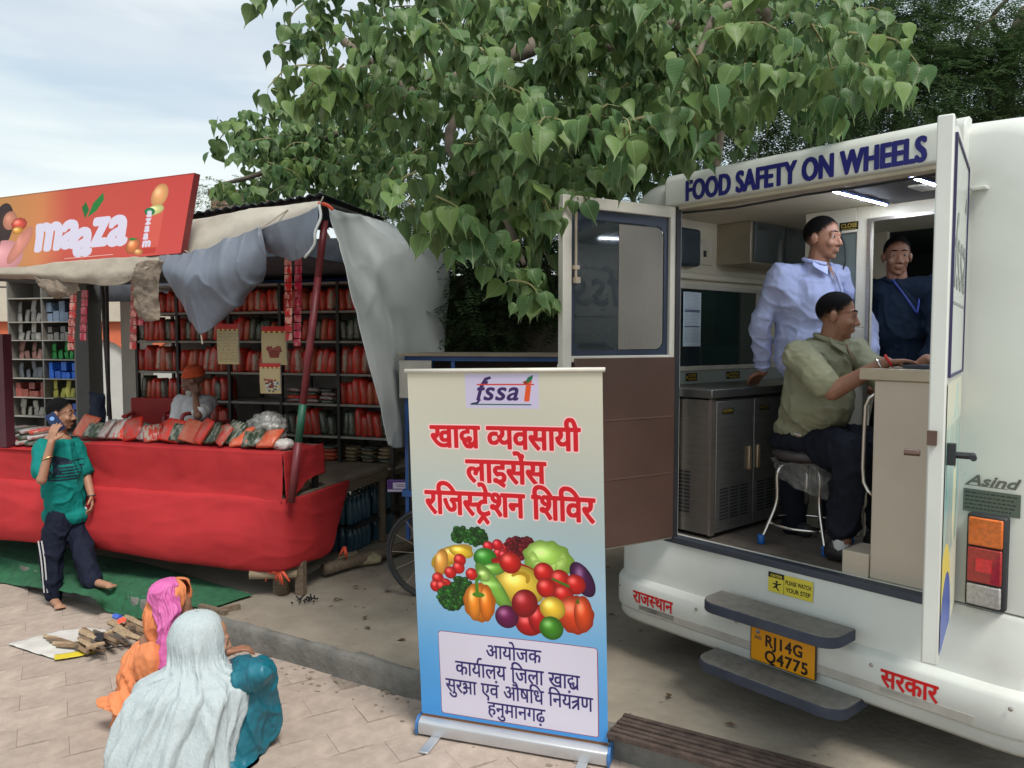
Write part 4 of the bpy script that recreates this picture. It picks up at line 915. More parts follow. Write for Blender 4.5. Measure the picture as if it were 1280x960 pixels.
# printed woman drinking: hair, face, arm, pale dress
c_.ellipse(QX(10), 190, 62, 150, (.22, .13, .12), .15, shade=.2, hl=0); c_.ellipse(QX(20), 160, 42, 62, (.80, .52, .42), .1, shade=.2, hl=.1)
c_.ellipse(QX(12), 395, 120, 110, (.90, .62, .64), 0, shade=.15, hl=.1); c_.ellipse(QX(34), 330, 40, 130, (.86, .55, .48), .5, shade=.15, hl=.1); c_.ellipse(QX(32), 190, 46, 42, (.85, .30, .22), 0, bump=.05); c_.ellipse(QX(30), 230, 32, 26, (.90, .62, .25)); c_.ellipse(QX(2), 260, 26, 90, (.20, .12, .11), 0, shade=.2, hl=0)
WH = (.86, .84, .92)
Tm = latin('m'); 
def slet(ch, px, base, size, wd, bold=11): c_.text(latin(ch), QX(px), base, size, WH, width=wd, bold=bold)
slet('m', 54.5, 372, 350, 150, 14); slet('a', 89.5, 368, 345, 92, 14); slet('a', 108, 424, 345, 92, 14); slet('z', 130, 372, 350, 76, 14); slet('a', 150, 378, 360, 98, 14)
c_.poly([(QX(116), 200), (QX(112), 130), (QX(117), 95), (QX(121), 150)], (.10, .42, .18)); c_.poly([(QX(119), 196), (QX(126), 110), (QX(138), 50), (QX(139), 95), (QX(130), 160)], (.12, .48, .20)); pass
c_.ellipse(QX(206), 110, 44, 70, (.92, .66, .42), .1, shade=.2, hl=.2); c_.rect(QX(196), 190, QX(214), 420, (.84, .36, .30)); c_.ellipse(QX(203), 195, 48, 30, (.85, .85, .55), -.2, shade=.2); c_.ellipse(QX(197), 200, 30, 22, (.15, .5, .3), .4, shade=.2, hl=.1); c_.rect(QX(192), 420, QX(212), 455, (.75, .22, .18)); c_.ellipse(QX(183), 400, 38, 50, (.88, .50, .28), .2); c_.ellipse(QX(191), 440, 26, 20, (.90, .60, .35), .2); c_.ellipse(QX(181), 358, 20, 9, (.2, .5, .2), .2, shade=0, hl=0)
for i, ch in enumerate('maaza'): c_.text(latin(ch), QX(194.5), 410-i*45, 70, WH, bold=4, xs=.8)
c_.rect(QX(97), 440, QX(160), 443, (.95, .85, .8)); c_.a[:8, :, :3] *= .8
M_sign = c_.material('drink sign print', .4)
sg = thing('drink_sign', 'orange and red soft drink sign board above the stall with white lettering', 'sign', P(243, 316, 5.36), 0)
so_ = Vector(sg.location)
Q = [P(-60, 341, 6.06), P(226, 316.5, 5.40), P(243, 216, 5.36), P(-60, 254.5, 6.05)]
Q = [q-so_ for q in Q]; nrm = (Q[1]-Q[0]).cross(Q[3]-Q[0]).normalized()
uvgrid('sign_face', lambda s, t: lerp(lerp(Q[0], Q[1], s), lerp(Q[3], Q[2], s), t)+nrm*.002, 1, 1, M_sign, sg)
b = MB(); b.add([tuple(q) for q in Q]+[tuple(q-nrm*.06) for q in Q], [(0, 1, 2, 3), (7, 6, 5, 4), (1, 0, 4, 5), (2, 1, 5, 6), (3, 2, 6, 7), (0, 3, 7, 4)]); obj('sign_frame', b, mat('sign edge', (.22, .03, .03), .5), sg)

# ---------------------------------------------------------------- racks and packets at the back
ORD = ['top', 'second', 'third', 'fourth', 'fifth', 'bottom']
YB = 1.65; posts = [splane(px, 460, YB)[0] for px in (171, 222, 286, 350, 422, 492)]
zs = [splane(422, py, YB)[1] for py in (352, 388, 426, 467, 505, 545, 581)]
bw = sbx('back_panel', posts[0]+.02, .15, 2.25, 2.27, .7, 2.60, mat('back panel', (.20, .17, .15), .85, var=.2))
BAY = ['first', 'second', 'third', 'fourth', 'fifth']
FILM = {}
def film(name, c1, c2):
    m = mat(name, c1, .28, var=.1, scale=26, spec=.5, col2=c2, objvar=.22, bump=.5, bscale=40, stretch=(1, 1, .45)); m.node_tree.nodes['Color Ramp'].color_ramp.elements[0].position = .47; m.node_tree.nodes['Color Ramp'].color_ramp.elements[1].position = .56; return m
F_red = film('red film', (.75, .04, .025), (.45, .09, .06)); F_rc = film('red and clear film', (.70, .05, .03), (.48, .40, .32)); F_gr = film('dark green film', (.03, .05, .03), (.20, .20, .16)); F_or = film('orange film', (.62, .11, .05), (.55, .16, .09)); F_br = film('brown film', (.10, .06, .03), (.32, .26, .16)); F_wh = film('white film', (.45, .42, .40), (.3, .12, .10))
def packet_mesh(w_, d, h, m, nm='packet'):
    b = MB(); n = 5; g = []
    for i in range(n+1):
        for s in (-1, 1): pass
    # pillow: two bulged sides joined at the rim
    ring = [(-.5, 0), (-.44, .46), (0, .56), (.44, .46), (.5, 0), (.44, -.46), (0, -.56), (-.44, -.46)]
    lv = [(0, .4, .96), (.04, .85, 1), (.5, 1, 1), (.86, .8, 1), (.93, .3, 1), (1.0, .18, .99)]
    vs = [(p[1]*w_*k, p[0]*d*ky, z*h) for z, k, ky in lv for p in ring]; N8 = 8
    fs = [(i*N8+k, i*N8+(k+1) % N8, (i+1)*N8+(k+1) % N8, (i+1)*N8+k) for i in range(len(lv)-1) for k in range(N8)]+[tuple(range(8))[::-1], tuple(len(lv)*8-8+k for k in range(8))]
    b.add(vs, fs); return b.mesh(nm, m, True)
PMS = {}
for nm, m in (('red', F_red), ('red and clear', F_rc), ('dark green', F_gr), ('orange', F_or), ('brown', F_br), ('white', F_wh)):
    PMS[nm] = [packet_mesh(.046, .20, .205, m), packet_mesh(.040, .20, .19, m), packet_mesh(.052, .2, .215, m)]
rg = random.Random(12)
for bay in range(5):
    x0, x1 = posts[bay], posts[bay+1]
    rk = thing('storage_rack', f'{BAY[bay]} bay from the left of the dark iron rack along the stall back', 'rack', sw(x0, YB, zs[-1]), SA, 'iron racks at the back of the stall')
    for xx in ((0, .03), (x1-x0-.03+.0, x1-x0-.001)) if bay == 4 else ((0, .03),): bx('post', xx[0], xx[1], -.02, .02, -.4, zs[0]-zs[-1]+.0, M_iron, rk)
    bx('post', 0, .03, .5, .53, -.4, zs[0]-zs[-1], M_iron, rk)
    for k, z in enumerate(zs): bx('shelf', .031, x1-x0-.001, -.015, .50, z-zs[-1]-.022, z-zs[-1], M_board, rk, bev=.002)
    for r_ in range(6):
        zt = zs[r_+1]; hgt = zs[r_]-zs[r_+1]-.03
        if bay == 2 and r_ in (3, 4): continue
        if bay == 0 and r_ == 4: 
            bx('divider', .05, .3, .1, .12, zt-zs[-1], zt-zs[-1]+.2, mat('pale panel', (.3, .28, .24), .8), rk); continue
        if r_ == 5 or (bay == 3 and r_ == 3):      # flat piles
            nst = 3; per = 5 if r_ == 5 else 4
            for s_ in range(nst):
                for q_ in range(per):
                    cn_ = ('brown' if bay == 4 else 'red' if bay < 3 else 'orange') if rg.random() < .7 else 'dark green'
                    if r_ != 5: cn_ = rg.choice(['white', 'red', 'dark green'])
                    o = link('packet', PMS[cn_][0], None); o.scale = (.8, .9, .72); o.location = sw(x0+.045+(x1-x0-.06)/nst*s_+rg.uniform(0, .01)+.005, YB+.10+rg.uniform(0, .02), zt+.018+q_*.036)
                    o.rotation_euler = (0, R(90)+rg.uniform(-.06, .06), SA+rg.uniform(-.1, .1))
                    tag(o, f'{cn_} packet {["lowest","second","third","fourth","fifth","sixth","seventh"][q_]} in {["left","middle","right"][s_]} pile, {ORD[r_]} shelf of {BAY[bay]} rack bay', 'packet', 'packets on the stall racks')
            continue
        x = x0+.055; q_ = 0; lean = rg.uniform(-.12, .12)
        while x < x1-.03:
            base = 'red'
            p_ = rg.random()
            if r_ in (1, 4) and p_ < .45: base = 'dark green'
            elif r_ in (3,) and p_ < .4: base = rg.choice(['dark green', 'white'])
            elif p_ < .40: base = 'red and clear'
            elif p_ > .88: base = 'orange'
            v = rg.randrange(3); o = link('packet', PMS[base][v], None); sc_ = rg.uniform(.80, 1.0)*hgt/.225
            o.scale = (rg.uniform(1.25, 1.65), 1, sc_); lean = lean*.5+rg.uniform(-.30, .30)*.6
            o.location = sw(x, YB+.095+rg.uniform(-.012, .02), zt+.002+abs(lean)*.006); o.rotation_euler = (rg.uniform(-.06, .04), lean*.7, SA+rg.uniform(-.15, .15))
            q_ += 1; tag(o, f'{base} packet standing {NTH[q_-1]} from left, {ORD[r_]} shelf of {BAY[bay]} rack bay', 'packet', 'packets on the stall racks')
            x += .066+rg.uniform(0, .010)
# packets heaped along the counter
cnt = [(98, 545, 'orange', .5, 1.3), (112, 545, 'dark green', .9, 1.1), (124, 548, 'white', .8, 1.15), (137, 548, 'white', .7, 1.2), (150, 549, 'red and clear', .7, 1.1), (163, 548, 'red', .5, 1.25), (176, 550, 'white', .6, .9), (192, 553, 'red and clear', .8, 1.1), (208, 555, 'red', .6, 1.25), (218, 556, 'dark green', .5, 1.0), (232, 560, 'orange', .45, 1.35), (243, 562, 'red', .5, 1.3), (256, 562, 'dark green', .65, 1.2), (270, 563, 'red and clear', .6, 1.2), (283, 564, 'dark green', .5, 1.25), (300, 567, 'orange', 1.25, 1.25), (316, 568, 'dark green', 1.2, 1.2), (332, 569, 'orange', 1.35, 1.2), (110, 538, 'orange', 1.35, 1.1), (245, 548, 'orange', 1.3, 1.2), (268, 546, 'orange', 1.35, 1.2), (128, 540, 'red and clear', 1.2, 1.1), (150, 541, 'dark green', 1.3, 1.1), (172, 543, 'red', 1.2, 1.2), (196, 545, 'white', 1.25, 1.1), (220, 547, 'red and clear', 1.3, 1.1), (290, 552, 'red', 1.2, 1.2)]
for k, (px, py, c, ln, s_) in enumerate(cnt):
    x, z = splane(px, py, .05); o = link('packet', PMS[c][k % 3], None); zt = 1.232 if x > -2.02 else 1.152
    y_ = .05 if k < 18 else .24
    o.scale = (.8, s_*.68, s_*.74); o.location = sw(x, y_-.02+.05*(1.3-ln), zt+.022); o.rotation_euler = (rg.uniform(-.35, .35), .35+ln*.42, SA+R(90)+rg.uniform(-.55, .55))
    tag(o, f'{c} packet leaning on the red counter, {NTH[k]} from its left end' if k < 18 else f'{c} packet lying behind the counter row, {["far left","middle","right of the middle","second","third","fourth","fifth","sixth","rightmost"][k-18]}', 'packet', 'packets laid out on the red counter')
# white and red bundles left of the walking man
for k in range(12):
    r_, c = k//4, k % 4; x, z = splane(4+c*12, 572, .06); cc = ['white', 'red and clear', 'white', 'dark green'][(k+r_) % 4]
    o = link('packet', PMS[cc][0], None); o.scale = (.9, .6, 1.15); o.location = sw(x-.05, .04+.02*r_, 1.175+.045*r_); o.rotation_euler = (0, R(84), SA+.9+.1*r_)
    tag(o, f'{cc} packet, {["lowest","middle","top"][r_]} layer, {["first","second","third","fourth"][c]} from left in the heap left of the man', 'packet', 'packets stacked at the left end of the counter')
# bundle of clear polythene
M_poly = mat('clear polythene', (.34, .34, .32), .2, var=.5, scale=14, trans=.35, spec=.6, bump=1.0, bscale=22)
b = MB()
for c, r_ in (((0, 0, 0), (.16, .13, .13)), ((-.13, .02, .0), (.10, .09, .08)), ((-.25, .0, -.03), (.12, .07, .05)), ((-.38, -.02, -.05), (.08, .05, .035))): b.ell(c, r_)
x, z = splane(338, 540, .32); o = blob('polythene_bundle', b, M_poly, vox=.012, disp=.06, dscale=.05); o.location = sw(x, .30, 1.36); o.rotation_euler.z = SA; tag(o, 'crumpled bundle of clear polythene bags on the red counter by the pole', 'bag')
o = blob('polythene_bag', MB().ell((0, 0, 0), (.09, .06, .045)), mat('white polythene', (.5, .47, .45), .3, bump=1.0), vox=.01, disp=.03, dscale=.04); x, z = splane(352, 563, .10); o.location = sw(x, .12, 1.265); tag(o, 'small knotted white polythene bag at the counter corner', 'bag')
# hanging sachet strips
M_sa = film('red sachet', (.50, .02, .02), (.62, .30, .25)); M_sb = film('maroon sachet', (.38, .01, .04), (.5, .12, .14))
for k, (px, y0, y1, px2, m, lab) in enumerate(((92, 358, 438, 86, M_sa, 'long strip of red sachets hanging left of the dark pillar'), (106, 362, 426, 102, M_sb, 'short strip of maroon sachets hanging over the dark pillar'), (168, 346, 437, 165, M_sa, 'strip of red sachets hanging beside the cream pillar'), (360, 322, 426, 361, M_sa, 'strip of square red sachets hanging left beside the leaning pole'), (373, 322, 433, 371, M_sb, 'strip of maroon sachets hanging nearest the leaning pole'), (176, 382, 407, 175, M_sb, 'very short red sachet strip in front of the first rack bay'))):
    Yd = 5.85 if px < 200 else 5.75; n = max(3, int((y1-y0)/10)); a0 = P(px, y0, Yd); a1 = P(px2, y1, Yd)
    t_ = thing('sachet_strip', lab, 'sachet strip', a0, SA, 'sachet strips hanging in the stall')
    for i in range(n):
        q = lerp(a0, a1, i/n)-a0; hh = (a0-a1).length/n; bx('sachet', q.x-.03, q.x+.03, q.y-.006+(i % 2)*.002, q.y+.004, q.z-hh*.96, q.z-.004, m, t_, bev=.002)
# three hanging card packs
for k, (px, py, wpx, hpx, lab) in enumerate(((285, 430, 29, 50, 'cream card of small packets hanging in front of the racks'), (343, 432, 34, 48, 'printed card with a fruit bowl hanging from the stall roof'), (338, 473, 28, 38, 'lower fruit bowl card with silver packets hanging under another card'))):
    c_ = Canvas(200, 300, (.62, .56, .42)); c_.rect(0, 0, 200, 40, (.62, .10, .08)); r2 = random.Random(k)
    for i in range(9): c_.ellipse(14+i*22, 44, 12, 9, (.45, .18, .10) if i % 2 else (.66, .60, .3), shade=.2)
    if k == 0:
        for r_ in range(20):
            for i in range(16): c_.rect(8+i*12+r2.random()*4, 66+r_*11, 15+i*12, 72+r_*11, tuple(v*r2.uniform(.2, 1) for v in (.5, .45, .38)))
    else:
        c_.poly([(50, 190), (150, 190), (135, 245), (65, 245)], (.42, .14, .10))
        for i in range(30): c_.ellipse(r2.uniform(45, 155), r2.uniform(160, 195), 11, 10, (.45, .12, .08))
        if k == 2:
            for i in range(40): c_.ellipse(r2.uniform(60, 190), r2.uniform(180, 285), 12, 9, (.6, .62, .6) if i % 3 else (.2, .2, .2))
    m = c_.material('card print', .4); Yd = 5.9; w_ = wpx*Yd/960; h_ = hpx*Yd/960
    t_ = thing('hanging_card', lab, 'hanging card', P(px, py-hpx/2, Yd), SA+.1, 'printed cards hanging in the stall'); uvgrid('card_front', lambda s, t: (w_*(s-.5), -.004-.01*math.sin(t*3), h_*(t-1)), 3, 5, m, t_)
    bx('card_back', -w_/2, w_/2, .0, .006, -h_, 0, M_board, t_)
# ---- left end: shelf unit, pillars, wall with arches beyond
Y2 = 2.35
xl = [splane(px, 450, Y2)[0] for px in (12, 54, 94)]; zl = [splane(54, py, Y2)[1] for py in (346, 372, 402, 425, 449, 473, 497, 521, 542)]
us_ = thing('shelf_unit', 'grey metal shelf unit with small goods behind the man on the phone', 'shelf', sw(xl[0], Y2, zl[-1]), SA)
M_gy = mat('grey sheet metal', (.20, .19, .17), .55, .3, var=.15, dirt=.2)
for x in xl: bx('side_panel', x-xl[0]-.01, x-xl[0]+.01, 0, .35, -.5, zl[0]-zl[-1], M_gy, us_)
for z in zl: bx('shelf', 0, xl[2]-xl[0], -.003, .35, z-zl[-1]-.012, z-zl[-1], mat('pale shelf edge', (.33, .31, .27), .6), us_)
bx('back_panel', 0, xl[2]-xl[0], .351, .36, -.5, zl[0]-zl[-1], mat('dusky back', (.12, .115, .105), .8), us_)
goods = [(0, 1, 'grey', (.22, .21, .2), 'silver packets'), (0, 2, 'g', (.3, .29, .27), 'pale packets'), (1, 3, '', (.02, .25, .05), 'green packets'), (1, 4, '', (.015, .12, .55), 'blue boxes'), (1, 5, '', (.45, .42, .08), 'yellow packets'), (0, 5, '', (.22, .05, .035), 'brown red boxes'), (0, 3, '', (.25, .12, .1), 'mixed jars'), (0, 4, '', (.12, .13, .15), 'dark tins'), (0, 6, '', (.3, .28, .24), 'cream pots'), (1, 1, '', (.1, .14, .2), 'dim blue boxes'), (1, 6, '', (.03, .07, .3), 'navy boxes'), (1, 2, '', (.16, .16, .15), 'dusty boxes')]
for gx, gz, _, colr, nm in goods:
    zt = zl[gz+1]; hh = zl[gz]-zt; x0 = xl[gx]+.03; wd = xl[gx+1]-xl[gx]-.06; m = film(nm, colr, tuple(min(1, c*1.8+.03) for c in colr))
    for k in range(5):
        for j in range(2):
            fl = nm.endswith('boxes')
            b = MB()
            if fl: b.box(-.5, .5, -.06, .06, 0, 1)
            else: b.add([tuple(v.co) for v in PMS['red'][0][0].vertices] if 0 else [(v.co.y*4.6, v.co.x*8, v.co.z*4.9) for v in PMS['red'][0].vertices], [tuple(p.vertices) for p in PMS['red'][0].polygons])
            key = 'gd'+nm
            if key not in FILM: FILM[key] = b.mesh('goods', m, not fl)
            o = link({'boxes': 'box', 'packets': 'packet', 'jars': 'jar', 'tins': 'tin', 'pots': 'pot'}[nm.split()[-1]], FILM[key]); sx = wd/5*.88; sh = hh*.40*(1 if j == 0 or k % 2 == 0 else .6)
            o.scale = (sx*rg.uniform(.75, 1.1), sx*.7 if not fl else 1, sh*rg.uniform(.7, 1.15)*(1 if fl else 1.25)); o.location = sw(x0+wd/5*(k+.5), Y2+.10+(k*7 % 3)*.01, zt+.001+j*hh*.41*(1)); o.rotation_euler = (0 if fl else rg.uniform(-.2, .1), 0 if fl else rg.uniform(-.25, .25), SA+rg.uniform(-.15, .15))
            if j == 1 and k % 2: o.location = sw(x0+wd/5*(k+.5), Y2+.2, zt+.001); 
            tag(o, f'{nm[:-2] if nm.endswith("boxes") else nm[:-1]}, {["first","second","third","fourth","fifth"][k]} from left, {"lower" if j==0 else "upper"} layer, {["left","right"][gx]} side, {["","second","third","fourth","fifth","sixth","seventh"][gz]} grey shelf', nm.split()[-1][:-2] if fl else nm.split()[-1][:-1], nm+' on the grey shelf unit')
x0 = splane(95, 450, 2.2)[0]; x1 = splane(111, 450, 2.2)[0]
tag(bx('pillar', x0, x1, 2.2, 2.4, 0, 2.6, mat('dark grey pillar', (.085, .082, .075), .7, var=.1), None), 'dark grey pillar between the metal shelves and the arched wall', 'pillar'); p = bpy.context.scene.objects['pillar']; p.location = SO; p.rotation_euler.z = SA
x0 = splane(152, 450, 2.45)[0]; x1 = splane(171, 450, 2.45)[0]
p = bx('pillar', x0, x1+.1, 2.45, 2.6, 0, 2.7, mat('cream render', (.42, .38, .33), .8, var=.08, dirt=.2), None); p.location = SO; p.rotation_euler.z = SA; tag(p, 'cream rendered pillar left of the packet racks', 'pillar')
for a, b_ in (((127, 352), (139, 545)), ((133, 352), (136, 520))):
    p = obj('bamboo_pole', MB().tube([P(a[0], a[1], 7.3), P(b_[0], b_[1], 7.2)], .018, 7), M_iron); tag(p, 'thin dark pole standing before the arched wall, ' + ('the more slanted one' if b_[1] == 545 else 'the straighter one'), 'pole', 'thin poles before the arched wall')
sheet_o = sheet('navy_cloth', [[P(112, 489, 7.2), P(122, 492, 7.2), P(132, 492, 7.2)], [P(112, 510, 7.2), P(122, 512, 7.15), P(132, 510, 7.2)], [P(112, 545, 7.2), P(122, 545, 7.2), P(132, 545, 7.2)]], mat('navy cloth', (.01, .018, .04), .8), 14, 14, .02, 6); tag(sheet_o, 'navy cloth hanging beside the dark grey pillar', 'cloth')
# arched boundary building
AW = thing('arched_wall', 'cream boundary wall with orange arches seen through the stall', 'wall', (-14, 12.5, 0)); 
wb = MB(); M_cw = mat('cream wall', (.52, .46, .37), .85, var=.06, dirt=.2); M_ow = mat('orange arch paint', (.62, .15, .07), .8, var=.08); M_pw = mat('pale recess', (.50, .49, .46), .85, var=.05)
bx('wall', 0, 14, .10, .35, 0, 2.95, M_pw, AW); bx('coping', -.02, 14, -.06, .40, 2.35, 3.0, M_cw, AW)
for k in range(11):
    x = .3+k*1.25; bx('pier', x, x+.28, -.02, .10, 0, 2.35, M_cw, AW)
    g = [(x+.281, 2.35), (x+.281, 1.75)]+[(x+.281+.09+.07*0+.39*(1-math.cos(a*math.pi/10))+.0, 1.75+.30*math.sin(a*math.pi/10)) for a in range(1, 10)]+[(x+1.249, 1.75), (x+1.249, 2.35)]
    fixn(obj('arch', MB().prism(g, 'y', .03, .099), M_ow, AW))
# cables behind the wall top, seen as thin lines
for k in range(4): 
    p = obj('cable', MB().tube([(-14, 11, 2.9+k*.10), (-7, 11, 2.80+k*.09), (0, 11, 2.95+k*.08)], .012, 5), M_iron); tag(p, f'black cable strung over the arched wall, {["lowest","second lowest","third lowest","highest"][k]}', 'cable', 'cables over the arched wall')
# ---- green carpet
M_carp = mat('green carpet', (.018, .10, .045), .95, var=.22, scale=16, bump=.6, bscale=80, dirt=.06)
def gz(px, py, z=.012): 
    q = G(px, py, z); d = (Vector((q.x, q.y))-KA).dot(KN)
    return G(px, py, .165) if d > -.05 else q
o = sheet('green_carpet', [[gz(-60, 655), gz(20, 668), gz(100, 690), gz(180, 705), gz(240, 722), gz(316, 744)], [gz(-60, 690), gz(20, 695), gz(110, 715), gz(170, 735), gz(225, 745), gz(296, 750)], [gz(-60, 722), gz(20, 732), gz(108, 745), gz(135, 765), gz(190, 776), gz(262, 762)]], M_carp, 90, 40, .012, 5, None, thick=.004, seed=31)
for v in o.data.vertices: v.co.z = max(v.co.z, .012 if (Vector((v.co.x, v.co.y))-KA).dot(KN) < -.04 else .168)
tag(o, 'green carpet spread on the ground in front of the red stall', 'carpet')
# edge planks where the carpet ends
for k, (a, b_) in enumerate((((262, 766), (300, 758)), ((250, 758), (283, 766)))):
    q0, q1 = G(*a, .17), G(*b_, .17); p = obj('wood_plank', MB().tube([q0, q1], .025, 4), M_wood); tag(p, 'short grey plank on the kerb end beside the carpet' if k == 0 else 'second grey plank touching the carpet edge', 'plank', 'planks at the carpet edge')
# ---- firewood on a sack
o = sheet('flattened_sack', [[G(10, 806, .01), G(60, 792, .01), G(105, 785, .012), G(150, 790, .01)], [G(40, 815, .01), G(80, 808, .014), G(120, 800, .012), G(160, 800, .01)], [G(70, 824, .01), G(100, 820, .012), G(125, 812, .012), G(165, 805, .01)]], mat('white sack', (.52, .51, .48), .7, var=.1, scale=8, dirt=.25, bump=.4), 30, 20, .006, 9); tag(o, 'flattened white plastic sack under the firewood', 'sack')
o = sheet('yellow_sack_edge', [[G(68, 819, .016), G(95, 815, .016), G(118, 810, .016)], [G(68, 825, .016), G(95, 821, .016), G(122, 814, .016)]], mat('yellow plastic', (.60, .48, .03), .5, bump=.3), 14, 6, .003, 9); tag(o, 'yellow printed strip of plastic along the sack edge', 'plastic strip')
rg = random.Random(21); M_fw = [mat('split wood pale', (.36, .26, .16), .85, var=.3, scale=9, bump=.6, stretch=(1, 6, 6)), mat('split wood brown', (.20, .13, .08), .9, var=.3, scale=9, bump=.6), mat('bark', (.10, .075, .055), .95, var=.3, bump=.8)]
for k in range(46):
    if k < 5: a, e = (55+k*4, 795+k*3), (95+k*9, 806+k*2); zz = .03
    else:
        cx = rg.uniform(98, 172); cy = 808-(cx-98)*.28+rg.uniform(-12, 6); L_ = rg.uniform(14, 30); an = rg.choice([.45, .5, -.3, .35, .6]); a = (cx-L_/2, cy-L_*an*.5); e = (cx+L_/2, cy+L_*an*.5); zz = .02+rg.uniform(0, .09)
    p0, p1 = G(*a, zz), G(*e, zz); d = (p1-p0); r_ = rg.uniform(.010, .02); b = MB(); mid = (p0+p1)/2
    pts = [p0-mid, (p0-mid)*.3+Vector((rg.uniform(-.01, .01), 0, rg.uniform(0, .012))), p1-mid]; b.tube(pts, [r_, r_*rg.uniform(.9, 1.3), r_*.8], 5)
    o = obj('wood_stick', b, M_fw[k % 3]); o.location = mid; tag(o, (['pale', 'brown', 'dark barked'][k % 3]+' stick of split firewood in the heap on the white sack'), 'firewood', 'sticks in the firewood heap')
o = sheet('black_rag', [[G(118, 792, .12), G(130, 792, .13)], [G(118, 801, .11), G(129, 803, .11)]], mat('black rag', (.01, .01, .015), .8), 8, 8, .01, 20); tag(o, 'small black rag lying on the firewood', 'rag')
o = sheet('orange_rag', [[G(148, 775, .1), G(158, 774, .11)], [G(145, 781, .1), G(157, 780, .1)]], M_rib, 8, 8, .015, 20); tag(o, 'crumpled orange wrapper at the far end of the firewood', 'wrapper')
o = obj('blue_bottle_cap', MB().tube([G(143, 770, .05), G(150, 772, .05)], .02, 8), mat('blue white plastic', (.05, .12, .5), .4)); tag(o, 'small blue and white plastic wrapper behind the firewood', 'wrapper')
# sack cloth, debris near the post
o = blob('jute_sack', MB().ell((0, 0, .05), (.16, .07, .05)).ell((.14, .03, .06), (.10, .07, .05)), mat('jute', (.36, .30, .18), .9, bump=.8), vox=.012, disp=.04, dscale=.06); o.location = G(442, 708, .15); o['kind'] = 'thing'; tag(o, 'slumped beige cloth sack lying on the ground past the red skirt', 'sack')
o = sheet('beige_rag', [[P(427, 692, 6.5), P(447, 690, 6.5)], [P(431, 705, 6.4), P(448, 706, 6.4)], [P(436, 718, 6.35), P(447, 719, 6.35)]], mat('jute', (.36, .30, .18)), 10, 14, .02, 9); tag(o, 'beige rag draped over the log by the sack', 'rag')
o = obj('log', MB().tube([G(405, 712, .22), G(560, 668, .22)], [.05, .045], 9), M_wood, smooth=True); tag(o, 'long weathered log on the ground right of the red skirt', 'log')
b = MB(); rg = random.Random(2)
for k in range(14): q = Vector((rg.uniform(-.08, .08), rg.uniform(-.05, .05), .01)); b.tube([q, q+Vector((rg.uniform(-.06, .06), rg.uniform(-.04, .04), rg.uniform(0, .03)))], .006, 5)
o = obj('charred_twigs', b, mat('char', (.015, .014, .013), .9), kind='stuff'); o.location = G(381, 753, .155)
# water bottle packs under the deck
M_pet = mat('bluish bottle', (.06, .14, .20), .15, var=.2, trans=.3, spec=.7)
bmsh = MB().lathe([(.030, 0), (.036, .01), (.034, .08), (.036, .14), (.035, .17), (.014, .215), (.014, .235)], 10).mesh('bottle', M_pet, True)
for k, (x0, y0, zb) in enumerate(((-.42, 1.15, .15), (-.42, 1.62, .15), (-.42, 1.15, .40), (-.42, 1.62, .40))):
    t_ = thing('bottle_pack', f'shrink wrapped pack of water bottles under the stall deck, {["lower near","lower far","upper near","upper far"][k]} one', 'bottle pack', sw(x0, y0, zb), SA, 'packs of water bottles under the deck')
    for i in range(4):
        for j in range(5): o = link('bottle', bmsh, t_); o.location = (.04+i*.075, .04+j*.078, .002)
sbx('shelf_bar', -.5, -.04, 1.1, 2.1, .388, .396, M_iron)
# ---- hand cart behind the banner
ct_ = thing('hand_cart', 'blue framed vending cart with a net side and spoked wheel behind the banner', 'cart', (-.80, 5.70, .15), R(-12))
M_blue = mat('blue enamel', (.012, .07, .24), .5, var=.2, dirt=.25); M_ply = mat('pale ply', (.42, .40, .36), .8, var=.12, dirt=.2)
def cb(n_, a, m, bev=.003): return bx(n_, a[0], a[1], a[2], a[3], a[4]-K, a[5]-K, m, ct_, bev)
for x in (.0, 1.32): 
    for y in (0, .65): cb('post', (x, x+.03, y, y+.03, .55, 1.93), M_blue)
for y in (0, .65): cb('top_rail', (.03, 1.32, y, y+.03, 1.895, 1.93), M_blue)
cb('roof_board', (-.04, 1.40, -.05, .72, 1.931, 1.95), mat('ply roof', (.26, .21, .15), .85, dirt=.3))
cb('side_board', (-.03, .22, -.03, -.012, 1.62, 1.90), M_ply); cb('side_board', (1.24, 1.44, -.03, -.012, 1.62, 1.90), M_ply)
cb('tray', (-.02, 1.38, -.02, .70, .88, .93), M_blue); cb('mid_rail', (.03, 1.32, -.01, .02, 1.36, 1.39), M_blue)
cb('center_post', (.36, .39, .0, .02, .93, 1.895), M_blue); cb('inner_shelf', (.03, 1.32, .05, .65, 1.45, 1.47), mat('dark shelf', (.03, .03, .035)))
cb('back_board', (.03, 1.32, .63, .64, .93, 1.89), mat('brown back', (.06, .045, .04), .8))
nb = MB(); 
for k in range(13): nb.box(.03+k*.026, .034+k*.026, -.016, -.012, .93-K, 1.36-K)
for k in range(16): nb.box(.03, .37, -.018, -.014, .945+k*.026-K, .949+k*.026-K)
obj('wire_net', nb, mat('grey mesh', (.07, .09, .11), .6), ct_, kind='stuff'); cb('net_liner', (.032, .36, .01, .014, .93, 1.36), mat('sheet liner', (.09, .115, .13), .7))
